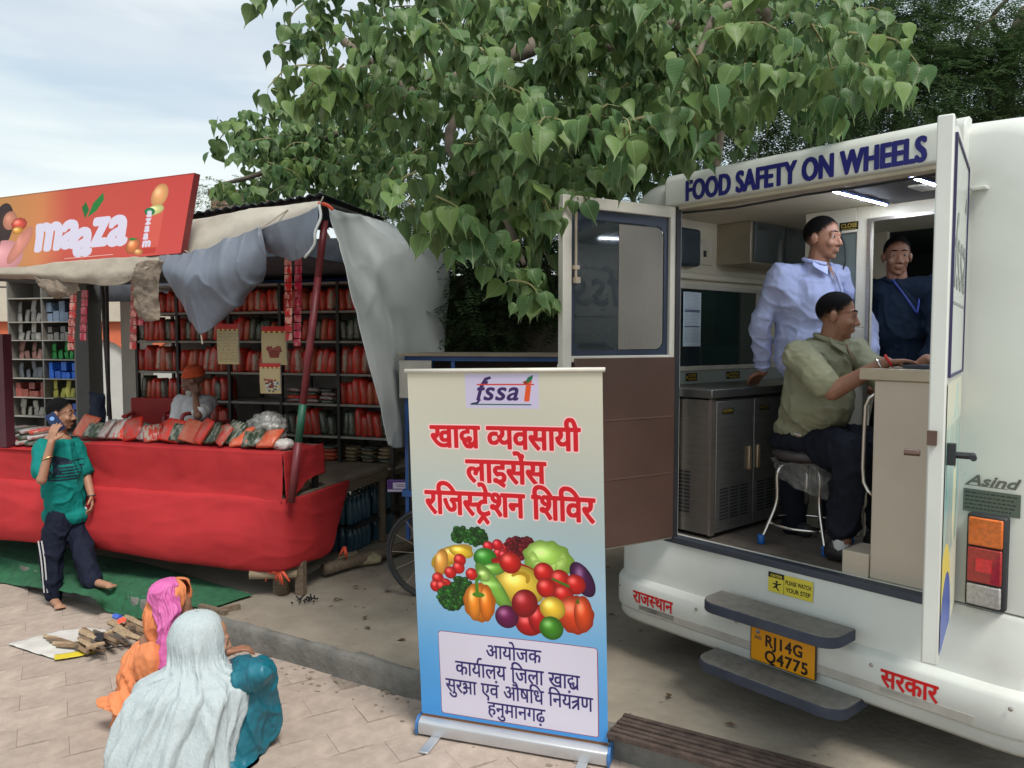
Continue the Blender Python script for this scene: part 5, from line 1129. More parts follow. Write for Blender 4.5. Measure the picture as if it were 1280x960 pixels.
for yy in (-.08, .78):
    wh = MB(); cx, cz, rr = .22, .33, .33
    ring = [(cx+rr*math.cos(a*math.pi/16), yy, cz+rr*math.sin(a*math.pi/16)) for a in range(33)]; wh.tube(ring, .018, 7, cap=False); wo = obj('wheel', wh, M_dark, ct_, smooth=True)
    wh = MB(); wh.tube([(cx+(rr-.02)*math.cos(a*math.pi/16), yy, cz+(rr-.02)*math.sin(a*math.pi/16)) for a in range(33)], .012, 6, cap=False); wh.tube([(cx, yy-.04, cz), (cx, yy+.04, cz)], .025, 8); obj('rim', wh, M_iron, wo)
    wh = MB()
    for a in range(14): wh.tube([(cx, yy, cz), (cx+rr*math.cos(a*math.pi/7), yy, cz+rr*math.sin(a*math.pi/7))], .0035, 4)
    obj('spokes', wh, M_ss, wo, kind='stuff')
b = MB(); b.box(-.5, .5, -.03, .03, -.28, .28); c_ = Canvas(200, 110, (.28, .12, .42)); c_.rect(40, 20, 160, 80, (.75, .72, .8)); c_.text(latin('CREAM'), 50, 68, 40, (.3, .1, .4), width=100, bold=1) if 0 else None; c_.rect(0, 88, 200, 110, (.7, .68, .75)); c_.rect(60, 40, 140, 46, (.3, .1, .4)); c_.rect(70, 56, 130, 62, (.3, .1, .4))
p0 = P(500, 607, 6.05); o = bx('snack_packet', -.10, .12, -.02, .0, -.05, .05, mat('purple foil', (.12, .05, .25), .35), None, bev=.006); o.location = p0; tag(o, 'purple and white snack packet lying on the cart corner', 'packet'); uvgrid('packet_front', lambda s, t: (-.095+.21*s, -.0215, -.045+.09*t), 1, 1, c_.material('foil print', .35), o)
# ---- compound wall behind
M_wall = mat('old plaster', (.19, .165, .13), .95, var=.22, scale=1.6, bump=.5, bscale=12, dirt=.5)
cwl = thing('compound_wall', 'old brown plastered compound wall behind the cart and the trees', 'wall', (-1.6, 8.3, .1), R(-6)); bx('wall', 0, 14, 0, .22, 0, 2.55, M_wall, cwl, bev=.01); bx('coping', -.03, 14, -.04, .26, 2.551, 2.63, M_wall, cwl, bev=.01)
for k in range(3): bx('pier', .4+k*3.0, .75+k*3.0, -.10, -.001, 0, 2.55, M_wall, cwl, bev=.01)
hb_ = thing('brick_building', 'distant brown brick building top showing over the stall roof', 'building', (-7.75, 20, 0)); bx('wall', 0, 1.5, 0, 3, 0, 5.75, mat('brown brickwork', (.20, .12, .085), .9, var=.2, scale=3), hb_); bx('parapet', -.05, 1.55, -.05, .2, 5.751, 5.9, MATS['brown brickwork'], hb_)
# ---------------------------------------------------------------- people
M_eye = mat('eye white', (.30, .27, .25), .4, var=.02); M_iris = mat('dark iris', (.02, .012, .008), .15)
M_hair = mat('black hair', (.006, .0055, .006), .85, var=.4, scale=120, bump=.8, bscale=200, spec=.12)
def skin(n_, c): return mat(n_, c, .5, var=.10, scale=22, bump=.12, bscale=160, sub=.08, spec=.35)
SK1, SK2, SK3, SK4, SK5 = skin('skin one', (0.338, 0.176, 0.111)), skin('skin two', (0.286, 0.137, 0.085)), skin('skin three', (0.247, 0.117, 0.072)), skin('skin four', (0.364, 0.202, 0.130)), skin('skin five', (0.195, 0.098, 0.065))
def hmat(pos, yaw, pitch=0, roll=0, s=1.0):
    """head frame: +Y is where the face looks"""
    return Matrix.Translation(pos) @ Matrix.Rotation(yaw-math.pi/2, 4, 'Z') @ Matrix.Rotation(pitch, 4, 'X') @ Matrix.Rotation(roll, 4, 'Y') @ Matrix.Scale(s, 4)
def head_prims(mb, M, fat=1.0):
    e = lambda c, r_: mb.ell(c, r_, M, 16, 11)
    def c(a, b, ra, rb):
        q = MB().cap(a, b, ra, rb, 8); mb.add(q.v, q.f, M)
    e((0, -.014, .032), (.074, .094, .088)); e((0, .022, -.028), (.060*fat, .070, .084)); e((0, .034, -.076), (.046*fat, .048, .036)); e((0, .066, -.098), (.020, .018, .016))
    c((0, .084, .010), (0, .106, -.030), .009, .0125); e((.013, .094, -.036), (.010, .010, .008)); e((-.013, .094, -.036), (.010, .010, .008))
    c((-.038, .072, .026), (-.010, .087, .024), .010, .009); c((.038, .072, .026), (.010, .087, .024), .010, .009)
    e((.038, .066, -.030), (.020*fat, .020, .022)); e((-.038, .066, -.030), (.020*fat, .020, .022))
    e((0, .086, -.060), (.023, .012, .0065)); e((0, .084, -.0715), (.020, .012, .007))
    for s_ in (1, -1): e((s_*.075*((fat-1)*.4+1), -.008, -.010), (.009, .020, .031)); e((s_*.080, -.014, -.004), (.010, .012, .022))
    for s_ in (1, -1):
        c((s_*.018, .083, .0115), (s_*.044, .074, .0105), .0065, .006); c((s_*.018, .082, -.0035), (s_*.044, .073, -.0035), .0055, .005)
def face_extras(root, M, hair=M_hair, beard=None, mous=True, hairline=1.0, brows=True):
    for s_ in (1, -1):
        ey = obj('eye', MB().ell((s_*.031, .0735, .004), (.0125, .0125, .0095), M, 10, 8), M_eye, root, smooth=True); obj('iris', MB().ell((s_*.031+.001, .0838, .004), (.0056, .004, .0056), M, 8, 6), M_iris, ey, smooth=True)
        if brows:
            q = MB().tube([(s_*.012, .0905, .031), (s_*.028, .0860, .036), (s_*.047, .0715, .031)], [.0030, .0040, .0022], 6); o = MB(); o.add(q.v, q.f, M); obj('eyebrow', o, hair, root, smooth=True)
    if mous:
        q = MB().tube([(-.026, .084, -.058), (-.012, .0955, -.0495), (0, .098, -.048), (.012, .0955, -.0495), (.026, .084, -.058)], [.003, .0055, .005, .0055, .003], 6); o = MB(); o.add(q.v, q.f, M); obj('moustache', o, hair if beard is None else beard, root, smooth=True)
    if hairline:
        g = []; att = []; nu, nv = 56, 36
        for i in range(nv+1):
            ph = math.pi*i/nv; row = []
            for k in range(nu+1):
                th = 2*math.pi*k/nu; d = Vector((math.sin(ph)*math.cos(th), math.sin(ph)*math.sin(th), math.cos(ph)))
                y = d.y; z = d.z*.09+.032
                hl = .083-.012*abs(d.x)/.5 if y > .8 else .071+(y-.8)/(.8-.22)*(.071+.004) if y > .22 else (-.004 if y > .12 else .016+(y-.12)/(.12+.9)*(.016+.055))
                hl = max(hl, -.055)*hairline if hl > 0 else hl
                hl += .008*mnoise.noise(d*9); t = (z-hl)/.085+.30; att.append(max(0, min(1, t)))
                k_ = 1.012+.022*max(0, min(1, (t-.2)))+.012*max(0, d.z)+.010*mnoise.noise(d*18)*max(0, min(1, t)); row.append(M @ Vector((d.x*.074*k_, -.014+d.y*.095*k_, .032+d.z*.088*k_)))
            g.append(row)
        o = obj('hair', MB().grid(g), HAIRS(hair), root, smooth=True); o.data.attributes.new('tint', 'FLOAT', 'POINT').data.foreach_set('value', att)
def HAIRS(base):
    n_ = base.name+' shell'
    if n_ in MATS: return MATS[n_]
    m = base.copy(); t = m.node_tree; A = t.nodes.new; at = A('ShaderNodeAttribute'); at.attribute_name = 'tint'; nz = A('ShaderNodeTexNoise'); nz.inputs['Scale'].default_value = 330; tcn = A('ShaderNodeTexCoord'); t.links.new(tcn.outputs['Object'], nz.inputs['Vector'])
    a = A('ShaderNodeMath'); a.operation = 'MULTIPLY_ADD'; a.inputs[1].default_value = 1.5; a.inputs[2].default_value = -.75; t.links.new(nz.outputs[0], a.inputs[0]); b_ = A('ShaderNodeMath'); b_.operation = 'ADD'; t.links.new(at.outputs['Fac'], b_.inputs[0]); t.links.new(a.outputs[0], b_.inputs[1])
    c = A('ShaderNodeMapRange'); c.inputs[1].default_value = .30; c.inputs[2].default_value = .62; t.links.new(b_.outputs[0], c.inputs[0]); t.links.new(c.outputs[0], t.nodes['Principled BSDF'].inputs['Alpha']); MATS[n_] = m; return m
def hand(mb, wrist, d, pn, side=1, curl=.5, s=1.0, thumb=1.0):
    """palm, four unequal bent fingers and a thumb; d along the hand, pn palm normal"""
    d = Vector(d).normalized(); pn = Vector(pn); pn = (pn-d*pn.dot(d)).normalized(); x = d.cross(pn)*side; w_ = Vector(wrist)
    for k, u in enumerate((-.028, -.010, .010, .027)): mb.cap(w_+x*u*.5*s, w_+d*.080*s+x*u*s, .014*s, .0115*s, 8)
    for k, (u, L_) in enumerate(zip((-.029, -.010, .010, .028), (.060, .076, .082, .072))):
        b0_ = w_+d*.082*s+x*u*s; c1 = curl*(1+.15*k); e1 = b0_+(d*math.cos(c1*.6)+pn*math.sin(c1*.6))*L_*.5*s+x*u*.12*s; e2 = e1+(d*math.cos(c1*1.5)+pn*math.sin(c1*1.5))*L_*.5*s
        mb.cap(b0_, e1, .0095*s, .0085*s, 8); mb.cap(e1, e2, .0085*s, .0068*s, 8)
    t0 = w_+d*.022*s+x*.026*s; t1 = t0+(x*.75+d*.65+pn*.3*thumb).normalized()*.042*s; t2 = t1+(x*.25+d*.9+pn*.45*thumb).normalized()*.032*s; mb.cap(t0, t1, .013*s, .0105*s, 8); mb.cap(t1, t2, .0105*s, .008*s, 8)
class Rel:
    def __init__(s, root): s.o = Vector(root.location); s.m = Matrix.Rotation(-root.rotation_euler.z, 4, 'Z')
    def __call__(s, px, py, Y): return s.m @ (P(px, py, Y)-s.o)
    def w(s, v): return s.m @ (Vector(v)-s.o)

# --- walking man with phone, teal shirt
tm = thing('person', 'man in a teal t-shirt and navy track pants walking with a phone at his ear', 'person', (-3.47, 6.0, 0)); q = Rel(tm)
hipL, hipR = q(74, 648, 5.92), q(92, 646, 6.1); kR, aR = q(64, 692, 5.85), q(66, 742, 5.86); kL, aL = q(104, 688, 5.90), q(115, 726, 5.76)
shR, shL = q(54, 560, 5.86), q(92, 557, 6.08); elR = q(52, 600, 5.66); wrR = q(64, 553, 5.71); elL = q(108, 596, 6.08); wrL = q(114, 619, 5.98)
nk = q(72, 546, 6.0); hc = q(76, 517, 5.98); HM = hmat(hc, R(8), R(-6), 0, 1.0)
b = MB(); head_prims(b, HM); b.cap(nk+Vector((0, .01, -.05)), hc+Vector((-.01, .01, -.03)), .056, .050)
b.cap(shR, shL, .06, .06); b.cap(nk+Vector((0, 0, -.06)), (hipL+hipR)/2, .11, .11)
for sh, el_, wr in ((shR, elR, wrR), (shL, elL, wrL)): b.cap(sh, el_, .046, .036); b.cap(el_, wr, .036, .025)
hand(b, wrR, (q(70, 523, 5.75)-wrR), (.2, 1, 0), side=-1, curl=.40); hand(b, wrL, (q(117, 640, 5.95)-wrL), (-.7, -.3, 0), side=-1, curl=.55)
for hp, kn, an in ((hipL, kR, aR), (hipR, kL, aL)): b.cap(hp, kn, .075, .052); b.cap(kn, an, .052, .034)
for an, toe in ((aR, q(74, 752, 5.74)), (aL, q(137, 733, 5.70))):
    gz_ = .0 if an is aR else .172; toe.z = .025+gz_; an2 = Vector((an.x, an.y, .04+gz_)); b.cap(an, an2, .036, .036); b.cap(an2, toe, .034, .026)
    dd = (toe-an2).normalized(); xx = dd.cross(Vector((0, 0, 1)))
    for k in range(5): b.cap(toe+xx*(k-2)*.015, toe+xx*(k-2)*.016+dd*(.035-.003*abs(k-1)), .010, .008, 6)
blob('body', b, SK1, tm, vox=.0055, smooth=3); face_extras(tm, HM, mous=True)
b = MB(); ch = (shR+shL)/2
b.cap(shR+Vector((.02, 0, -.02)), shL+Vector((-.02, 0, -.02)), .078, .072); b.cap(ch+Vector((0, 0, -.08)), (hipL+hipR)/2+Vector((-.0, 0, .10)), .135, .135); b.cap(ch+Vector((.02, -.02, -.2)), (hipL+hipR)/2+Vector((0, 0, .06)), .145, .150); b.ell((hipL+hipR)/2+Vector((0, 0, .03)), (.185, .15, .10))
b.cap(nk+Vector((0, 0, -.012)), ch, .066, .10); b.ell(nk+Vector((.03, -.02, -.06)), (.10, .09, .05))
b.cap(shR, shR+(elR-shR)*.72, .072, .076); b.cap(shL, shL+(elL-shL)*.75, .068, .072)
ts = blob('tshirt', b, mat('teal jersey', (.006, .175, .155), .75, spec=.12, var=.10, scale=4, bump=.25, bscale=18), tm, vox=.008, smooth=4, disp=.014, dscale=.13, folds=.012)
obj('neckband', MB().tube([nk+Vector((.066*math.cos(a)+.012, .060*math.sin(a)-.008, -.006-.014*math.cos(a))) for a in [i*math.pi/8 for i in range(17)]], .010, 7, cap=False), MATS['teal jersey'], tm, smooth=True)
c_ = Canvas(200, 200, (0, .15, .16), 0.0); NVY = (.03, .13, .20)
for k in range(5): c_.rect(10, 95+k*20, 180-k*4, 105+k*20, NVY)
c_.poly([(20, 80), (10, 10), (60, 20), (110, 40), (150, 80)], NVY); c_.text(latin('TNL'), 18, 130, 58, NVY, width=70, bold=3); c_.rect(90, 60, 180, 66, NVY)
patch('shirt_print', ts, q(79, 585, 5.84), (.9, .25, 0), (-.02, 0, 1), .25, .23, c_.material('shirt print', .7, alpha=True), tm, nu=26, nv=26, eps=.003)
b = MB(); b.ell((hipL+hipR)/2, (.155, .125, .10))
for hp, kn, an in ((hipL, kR, aR), (hipR, kL, aL)): b.cap(hp, kn, .098, .078); b.cap(kn, an+Vector((0, 0, .01)), .078, .062); b.cap(kn+Vector((0, 0, -.1)), an+Vector((.01, 0, -.005)), .070, .066)
tr = blob('trousers', b, mat('navy track pants', (.010, .013, .026), .8, spec=.12, var=.2, bump=.3, bscale=16), tm, vox=.009, smooth=3, disp=.012, dscale=.10, folds=.016)
M_wh = mat('white stripe', (.55, .55, .56), .7)
for dx in (-.018, .008):
    pts = [kR+Vector((-.030+dx, -.078, .12)), kR+Vector((-.012+dx, -.080, -.02)), lerp(kR, aR, .5)+Vector((-.010+dx, -.072, 0)), aR+Vector((-.008+dx, -.066, .03))]; o = obj('stripe', MB().tube(catmull(pts, 10), .005, 5), M_wh, tm)
obj('brand_mark', MB().ell(q(107, 636, 6.0), (.012, .004, .016)), M_wh, tm)
b = MB(); HMp = Matrix.Translation(q(69, 528, 5.80)) @ Matrix.Rotation(R(20), 4, 'Z') @ Matrix.Rotation(R(-32), 4, 'Y'); b.box(-.038, .038, -.005, .005, -.075, .075, HMp)
ph = obj('phone', b, mat('phone case', (.012, .03, .09), .3), None, bev=.003); ph.location = tm.location; tag(ph, 'dark blue phone held to the ear of the man in teal', 'phone'); obj('camera_ring', MB().tube([HMp @ Vector((.0, -.0055, .035)), HMp @ Vector((0, -.0075, .035))], .016, 12), mat('ring', (.2, .4, .8), .3), ph)
obj('bangle', MB().tube([lerp(wrR, elR, .42+.0)+Vector((.036*math.cos(a), .036*math.sin(a), .014*math.cos(a))) for a in [i*math.pi/6 for i in range(13)]], .004, 6), mat('gold bangle', (.6, .45, .2), .3, .8), tm)
obj('wristband', MB().tube([wrL+Vector((.03*math.cos(a), .03*math.sin(a), .0)) for a in [i*math.pi/6 for i in range(13)]], .006, 6), M_dark, tm)

# --- person at the desk, seated
pm_ = thing('person', 'heavy man in a sage green polo shirt seated on the stool typing at the desk', 'person', vw(.60, .42, OZ0), 0); q = Rel(pm_)
def U(u, w_, z): return q.w(vw(u, w_, z))
hip = U(.60, .42, 1.53); chest = U(.70, .33, 1.93); nk = U(.755, .335, 2.06); hc = U(.79, .335, 2.175); HM = hmat(hc, R(-30), R(-8), R(0), 1.0)
sR, sL = U(.68, .16, 1.965), U(.80, .52, 1.98); eR, eL = U(.90, .085, 1.80), U(1.02, .50, 1.80); wR, wL = U(1.115, .17, 1.945), U(1.20, .42, 1.955)
b = MB(); head_prims(b, HM, 1.12); b.cap(nk+Vector((0, 0, -.05)), hc+Vector((-.01, 0, -.04)), .066, .058); b.cap(chest, hip, .13, .16); b.cap(sR, sL, .07, .07)
for a, e, w1 in ((sR, eR, wR), (sL, eL, wL)): b.cap(a, e, .056, .046); b.cap(e, w1, .046, .029)
hand(b, wR, U(1.30, .26, 1.965)-wR, (0, 0, -1), side=1, curl=.42); hand(b, wL, U(1.34, .42, 1.965)-wL, (0, 0, -1), side=-1, curl=.4)
k1, k2, f1, f2 = U(.96, .20, 1.47), U(.98, .52, 1.47), U(.90, .22, 1.00), U(.95, .55, 1.00)
for k_, f_ in ((k1, f1), (k2, f2)): b.cap(hip, k_, .09, .06); b.cap(k_, f_, .06, .04)
blob('body', b, SK2, pm_, vox=.0055, smooth=3); face_extras(pm_, HM, mous=False)
M_polo = mat('sage polo cloth', (.25, .25, .165), .85, spec=.12, var=.08, scale=5, bump=.22, bscale=30)
b = MB(); b.cap(sR+Vector((0, 0, -.01)), sL, .080, .080); b.cap(chest+Vector((0, 0, -.02)), U(.64, .39, 1.66), .155, .175); b.ell(U(.69, .35, 1.72), (.185, .175, .18)); b.ell(U(.60, .42, 1.57), (.175, .175, .10)); b.cap(nk+Vector((0, 0, -.04)), chest, .075, .13)
b.cap(sR, sR+(eR-sR)*.80, .078, .074); b.cap(sL, sL+(eL-sL)*.8, .074, .07)
po = blob('polo_shirt', b, M_polo, pm_, vox=.008, smooth=4, disp=.014, dscale=.13, folds=.012, fs=(8, 8, 9))
b = MB()
cr_ = [nk+Vector((.074*math.cos(a), .069*math.sin(a), -.008-.026*math.cos(a-R(-35)))) for a in [i*math.pi/8 for i in range(17)]]; b.tube(cr_[3:-1], .013, 8); obj('collar', b, M_polo, pm_, smooth=True)
M_nav = mat('dark navy trousers', (.012, .014, .022), .8, spec=.12, var=.2, bump=.3, bscale=14)
b = MB(); b.ell(hip+Vector((0, 0, -.03)), (.19, .18, .105))
for k_, f_ in ((k1, f1), (k2, f2)): b.cap(hip+Vector((0, 0, -.01)), k_, .125, .098); b.cap(k_, f_+Vector((0, 0, .10)), .093, .068)
blob('trousers', b, M_nav, pm_, vox=.010, smooth=3, disp=.014, dscale=.11, folds=.02)
obj('pocket_tab', MB().cap(U(.66, .17, 1.565), U(.70, .155, 1.56), .004, .004, 6), M_wh, pm_)
for f_ in (f1, f2):
    obj('sock', MB().cap(f_+Vector((0, 0, .09)), f_+Vector((0, 0, .01)), .048, .045), M_wh, pm_, smooth=True)
    d_ = (U(1.10, .20, 0)-U(.90, .22, 0)); d_.z = 0; d_.normalize(); bb_ = MB(); g0_ = Vector((f_.x, f_.y, .045)); bb_.cap(g0_-d_*.05, g0_+d_*.15, .046, .040); bb_.cap(g0_-d_*.04+Vector((0, 0, .03)), g0_+d_*.02+Vector((0, 0, .02)), .045, .04); blob('shoe', bb_, mat('black shoe', (.015, .014, .015), .4), pm_, vox=.008)
def collar_points(nk, yaw, m, par, r_=.075):
    fd = Vector((math.cos(yaw), math.sin(yaw), 0)); rt = fd.cross(Vector((0, 0, 1)))
    for s_ in (-1, 1):
        o = MB(); a0 = nk+fd*r_+rt*.012*s_+Vector((0, 0, -.035)); a1 = nk+rt*(r_+.004)*s_+fd*.01+Vector((0, 0, .004)); a2 = nk+rt*(r_+.028)*s_+fd*.035+Vector((0, 0, -.035)); a3 = a0+rt*.038*s_+fd*.022+Vector((0, 0, -.05))
        o.add([tuple(a0), tuple(a1), tuple(a2), tuple(a3)], [(0, 1, 2, 3)]); solid(obj('collar_point', o, m, par), .006)
    obj('neck_opening', MB().add([tuple(nk+fd*(r_+.004)+rt*.018+Vector((0, 0, -.03))), tuple(nk+fd*(r_+.004)-rt*.018+Vector((0, 0, -.03))), tuple(nk+fd*(r_+.05)+Vector((0, 0, -.13)))], [(0, 1, 2)]), SK2, par)
collar_points(nk, R(-35), M_polo, pm_)
def bangle(n_, c, ax, r_, t_, m, par):
    ax = Vector(ax).normalized(); x_ = ax.orthogonal().normalized(); y_ = ax.cross(x_); obj(n_, MB().tube([c+(x_*math.cos(a)+y_*math.sin(a))*r_ for a in [i*math.pi/8 for i in range(17)]], t_, 6, cap=False), m, par, smooth=True)
bangle('steel_bangle', lerp(wR, eR, .10), wR-eR, .036, .005, M_chrome, pm_); bangle('red_thread', lerp(wR, eR, -.05), wR-eR, .030, .006, mat('red thread', (.6, .02, .02), .7), pm_)

# --- man in pale blue shirt, standing
bm_ = thing('person', 'standing man in a pale blue long sleeved shirt resting a hand on the steel cabinet', 'person', vw(.50, .63, OZ0), 0); q = Rel(bm_)
hc = U(.565, .60, 2.615); HM = hmat(hc, R(-52), R(-4), 0, 1.02); nk = U(.535, .60, 2.49); ch = U(.49, .63, 2.30); hip = U(.50, .66, 1.86)
sR, sL = U(.385, .47, 2.40), U(.55, .83, 2.40); eR, wR = U(.275, .45, 2.13), U(.235, .56, 1.865); eL, wL = U(.66, .93, 2.13), U(.74, .85, 1.88)
b = MB(); head_prims(b, HM, 1.05); b.cap(nk+Vector((0, 0, -.05)), hc+Vector((-.005, .01, -.04)), .062, .056); b.cap(ch, hip, .13, .13); b.cap(sR, sL, .065, .065)
for a, e, w1 in ((sR, eR, wR), (sL, eL, wL)): b.cap(a, e, .05, .042); b.cap(e, w1, .042, .028)
hand(b, wR, U(.12, .62, 1.795)-wR, (0, 0, -1), side=1, curl=.25, s=1.05); hand(b, wL, U(.8, .8, 1.75)-wL, (0, 0, -1), side=-1, curl=.5)
for s_ in (-1, 1): b.cap(hip, U(.50+.05*s_, .66+.1*s_, 1.40), .09, .06); b.cap(U(.50+.05*s_, .66+.1*s_, 1.40), U(.50+.05*s_, .68+.1*s_, 1.0), .06, .04)
blob('body', b, SK2, bm_, vox=.0055, smooth=3); face_extras(bm_, HM, mous=False)
M_blu = mat('pale blue cotton', (.40, .44, .66), .8, spec=.12, var=.05, scale=5, bump=.2, bscale=26)
b = MB(); b.cap(sR, sL, .085, .082); b.cap(ch, hip, .165, .165); b.ell(lerp(ch, hip, .6), (.19, .19, .16)); b.cap(nk+Vector((0, 0, -.05)), ch, .07, .13)
b.cap(sR, eR, .070, .060); b.cap(eR, lerp(eR, wR, .88), .060, .044); b.cap(sL, eL, .08, .066); b.cap(eL, lerp(eL, wL, .88), .066, .047)
b.cap(sR+Vector((0, 0, -.03)), lerp(ch, hip, .5), .09, .13); b.cap(U(.42, .56, 2.28), U(.42, .62, 1.95), .10, .13)
blob('shirt', b, M_blu, bm_, vox=.008, smooth=4, disp=.014, dscale=.12, folds=.013, fs=(7, 7, 8), seed=4)
b = MB(); fd = Vector((math.cos(R(-52)), math.sin(R(-52)), 0)); b.tube([nk+Vector((.073*math.cos(a), .068*math.sin(a), -.002-.02*math.cos(a-R(-52)))) for a in [R(-52)+.35+i*(2*math.pi-.7)/14 for i in range(15)]], .012, 8); obj('collar', b, M_blu, bm_, smooth=True)
rt = fd.cross(Vector((0, 0, 1)))
collar_points(nk, R(-52), M_blu, bm_, .07)
obj('placket', MB().tube(catmull([nk+fd*.11+Vector((0, 0, -.07)), ch+fd*.185, lerp(ch, hip, .5)+fd*.215], 8), .008, 6), M_blu, bm_, smooth=True)
b = MB(); b.ell(hip, (.16, .15, .11))
for s_ in (-1, 1): b.cap(hip, U(.50+.06*s_, .66+.1*s_, 1.40), .115, .09); b.cap(U(.50+.06*s_, .66+.1*s_, 1.40), U(.50+.06*s_, .68+.1*s_, .98), .088, .07)
blob('trousers', b, M_nav, bm_, vox=.011, smooth=3, disp=.02)
for s_ in (-1, 1): blob('shoe', MB().cap(U(.48+.06*s_, .70+.1*s_, .975), U(.60+.06*s_, .64+.1*s_, .97), .045, .038), M_dark, bm_, vox=.009)
bangle('cuff', lerp(wR, eR, .14), wR-eR, .042, .010, M_blu, bm_)

# --- man in navy, standing in the inner doorway
nm_ = thing('person', 'man in a dark navy shirt standing in the inner doorway behind the desk', 'person', vw(.74, 1.16, OZ0), 0); q = Rel(nm_)
hc = U(.745, 1.13, 2.54); HM = hmat(hc, R(-108), R(-6), 0, .96); nk = U(.745, 1.15, 2.42); ch = U(.75, 1.16, 2.22); hip = U(.75, 1.18, 1.84)
sR, sL = U(.545, 1.11, 2.33), U(.955, 1.18, 2.33); eR, wR = U(.52, 1.08, 2.06), U(.60, .98, 1.86); eL, wL = U(1.0, 1.12, 2.06), U(.96, 1.0, 1.86)
b = MB(); head_prims(b, HM); b.cap(nk+Vector((0, 0, -.06)), hc+Vector((0, .01, -.05)), .058, .054); b.cap(ch, hip, .12, .12); b.cap(sR, sL, .06, .06)
for a, e, w1 in ((sR, eR, wR), (sL, eL, wL)): b.cap(a, e, .05, .04); b.cap(e, w1, .04, .028)
hand(b, wR, (.2, -.2, -.9), (0, 1, 0), side=1); hand(b, wL, (.1, -.2, -.9), (0, 1, 0), side=-1)
for s_ in (-1, 1): b.cap(hip, U(.75+.09*s_, 1.18, 1.40), .09, .06); b.cap(U(.75+.09*s_, 1.18, 1.40), U(.75+.09*s_, 1.2, 1.0), .06, .04)
blob('body', b, SK3, nm_, vox=.0055, smooth=3); face_extras(nm_, HM, mous=False)
M_nvs = mat('navy knit', (.010, .018, .034), .85, spec=.12, var=.15, bump=.2, bscale=26)
b = MB(); b.cap(sR, sL, .085, .085); b.cap(ch, hip, .155, .15); b.ell(lerp(ch, hip, .3), (.19, .16, .2)); b.cap(nk+Vector((0, 0, -.07)), ch, .075, .13)
for a, e, w1 in ((sR, eR, wR), (sL, eL, wL)): b.cap(a, e, .08, .066); b.cap(e, lerp(e, w1, .85), .066, .05)
blob('shirt', b, M_nvs, nm_, vox=.009, smooth=4, disp=.012, dscale=.13, folds=.015)
obj('collar', MB().tube([nk+Vector((.072*math.cos(a), .068*math.sin(a), -.02+.02*math.sin(a))) for a in [R(-60)+i*(2*math.pi-1.3)/14-.0 for i in range(15)]], .014, 8), M_nvs, nm_, smooth=True)
obj('lanyard', MB().tube(catmull([nk+Vector((-.06, -.06, -.02)), nk+Vector((-.02, -.13, -.12)), nk+Vector((.03, -.17, -.22))], 8), .006, 6).tube(catmull([nk+Vector((.07, -.05, -.02)), nk+Vector((.06, -.13, -.12)), nk+Vector((.03, -.17, -.22))], 8), .006, 6), mat('blue ribbon', (.02, .04, .25), .5), nm_, smooth=True)
b = MB(); b.ell(hip, (.16, .14, .11))
for s_ in (-1, 1): b.cap(hip, U(.75+.09*s_, 1.18, 1.40), .11, .09); b.cap(U(.75+.09*s_, 1.18, 1.40), U(.75+.09*s_, 1.2, .97), .088, .07)
blob('trousers', b, M_nav, nm_, vox=.011, smooth=3)

# --- stool and laptop
so2 = thing('stool', 'round padded stool on curved chrome legs with blue rubber feet', 'stool', vw(.60, .42, OZ0), VA); SH = .52
obj('seat', MB().lathe([(.05, SH-.055), (.165, SH-.05), (.185, SH-.03), (.185, SH-.008), (.165, SH+.008), (.02, SH+.012)], 28), mat('brown vinyl seat', (.055, .045, .045), .45, bump=.1), so2, smooth=True)
for a in (45, 135, 225, 315):
    c, s_ = math.cos(R(a+6)), math.sin(R(a+6)); pts = catmull([(0.05*c, .05*s_, SH-.065), (.12*c, .12*s_, SH-.075), (.165*c, .165*s_, SH-.13), (.165*c, .165*s_, .24), (.215*c, .215*s_, .10), (.245*c, .245*s_, .03)], 22)
    lg = obj('leg', MB().tube(pts, .0115, 10), M_chrome, so2, smooth=True); obj('rubber_foot', MB().lathe([(.018, 0), (.021, .005), (.019, .05), (.014, .052)], 12, Matrix.Translation((.249*c, .249*s_, .001))), mat('blue rubber foot', (.01, .10, .38), .5), lg, smooth=True)
obj('foot_ring', MB().tube([(.195*math.cos(i*math.pi/16), .195*math.sin(i*math.pi/16), .115) for i in range(33)], .009, 8, cap=False), M_chrome, so2, smooth=True); obj('spindle', MB().tube([(0, 0, SH-.06), (0, 0, .22)], .014, 10), M_chrome, so2, smooth=True)
pl_ = sheet('polythene_cover', [[(-.17, -.06, SH-.05), (.0, -.19, SH-.05), (.17, -.08, SH-.05), (.18, .1, SH-.05)], [(-.16, -.05, SH-.12), (.02, -.18, SH-.11), (.18, -.08, SH-.13), (.2, .1, SH-.12)], [(-.13, -.1, SH-.15), (.05, -.17, SH-.19), (.19, -.05, SH-.26), (.2, .08, SH-.28)]], mat('cloudy polythene', (.35, .35, .33), .15, alpha=.22, spec=.8, bump=.8), 40, 24, .02, 14, None); pl_.location = so2.location; pl_.rotation_euler.z = VA; tag(pl_, 'torn clear polythene hanging from the stool seat', 'plastic')
lp = thing('laptop', 'open dark laptop lying on the tan desk top under the typing hand', 'laptop', vw(1.22, .30, 1.918), VA+R(-6)); bx('keyboard_base', 0, .24, -.16, .16, .001, .018, mat('dark laptop', (.02, .025, .04), .4), lp, bev=.003)
obj('screen_lid', MB().box(.0, .008, -.16, .16, 0, .21, Matrix.Translation((.243, 0, .012)) @ Matrix.Rotation(R(62), 4, 'Y')), MATS['dark laptop'], lp)

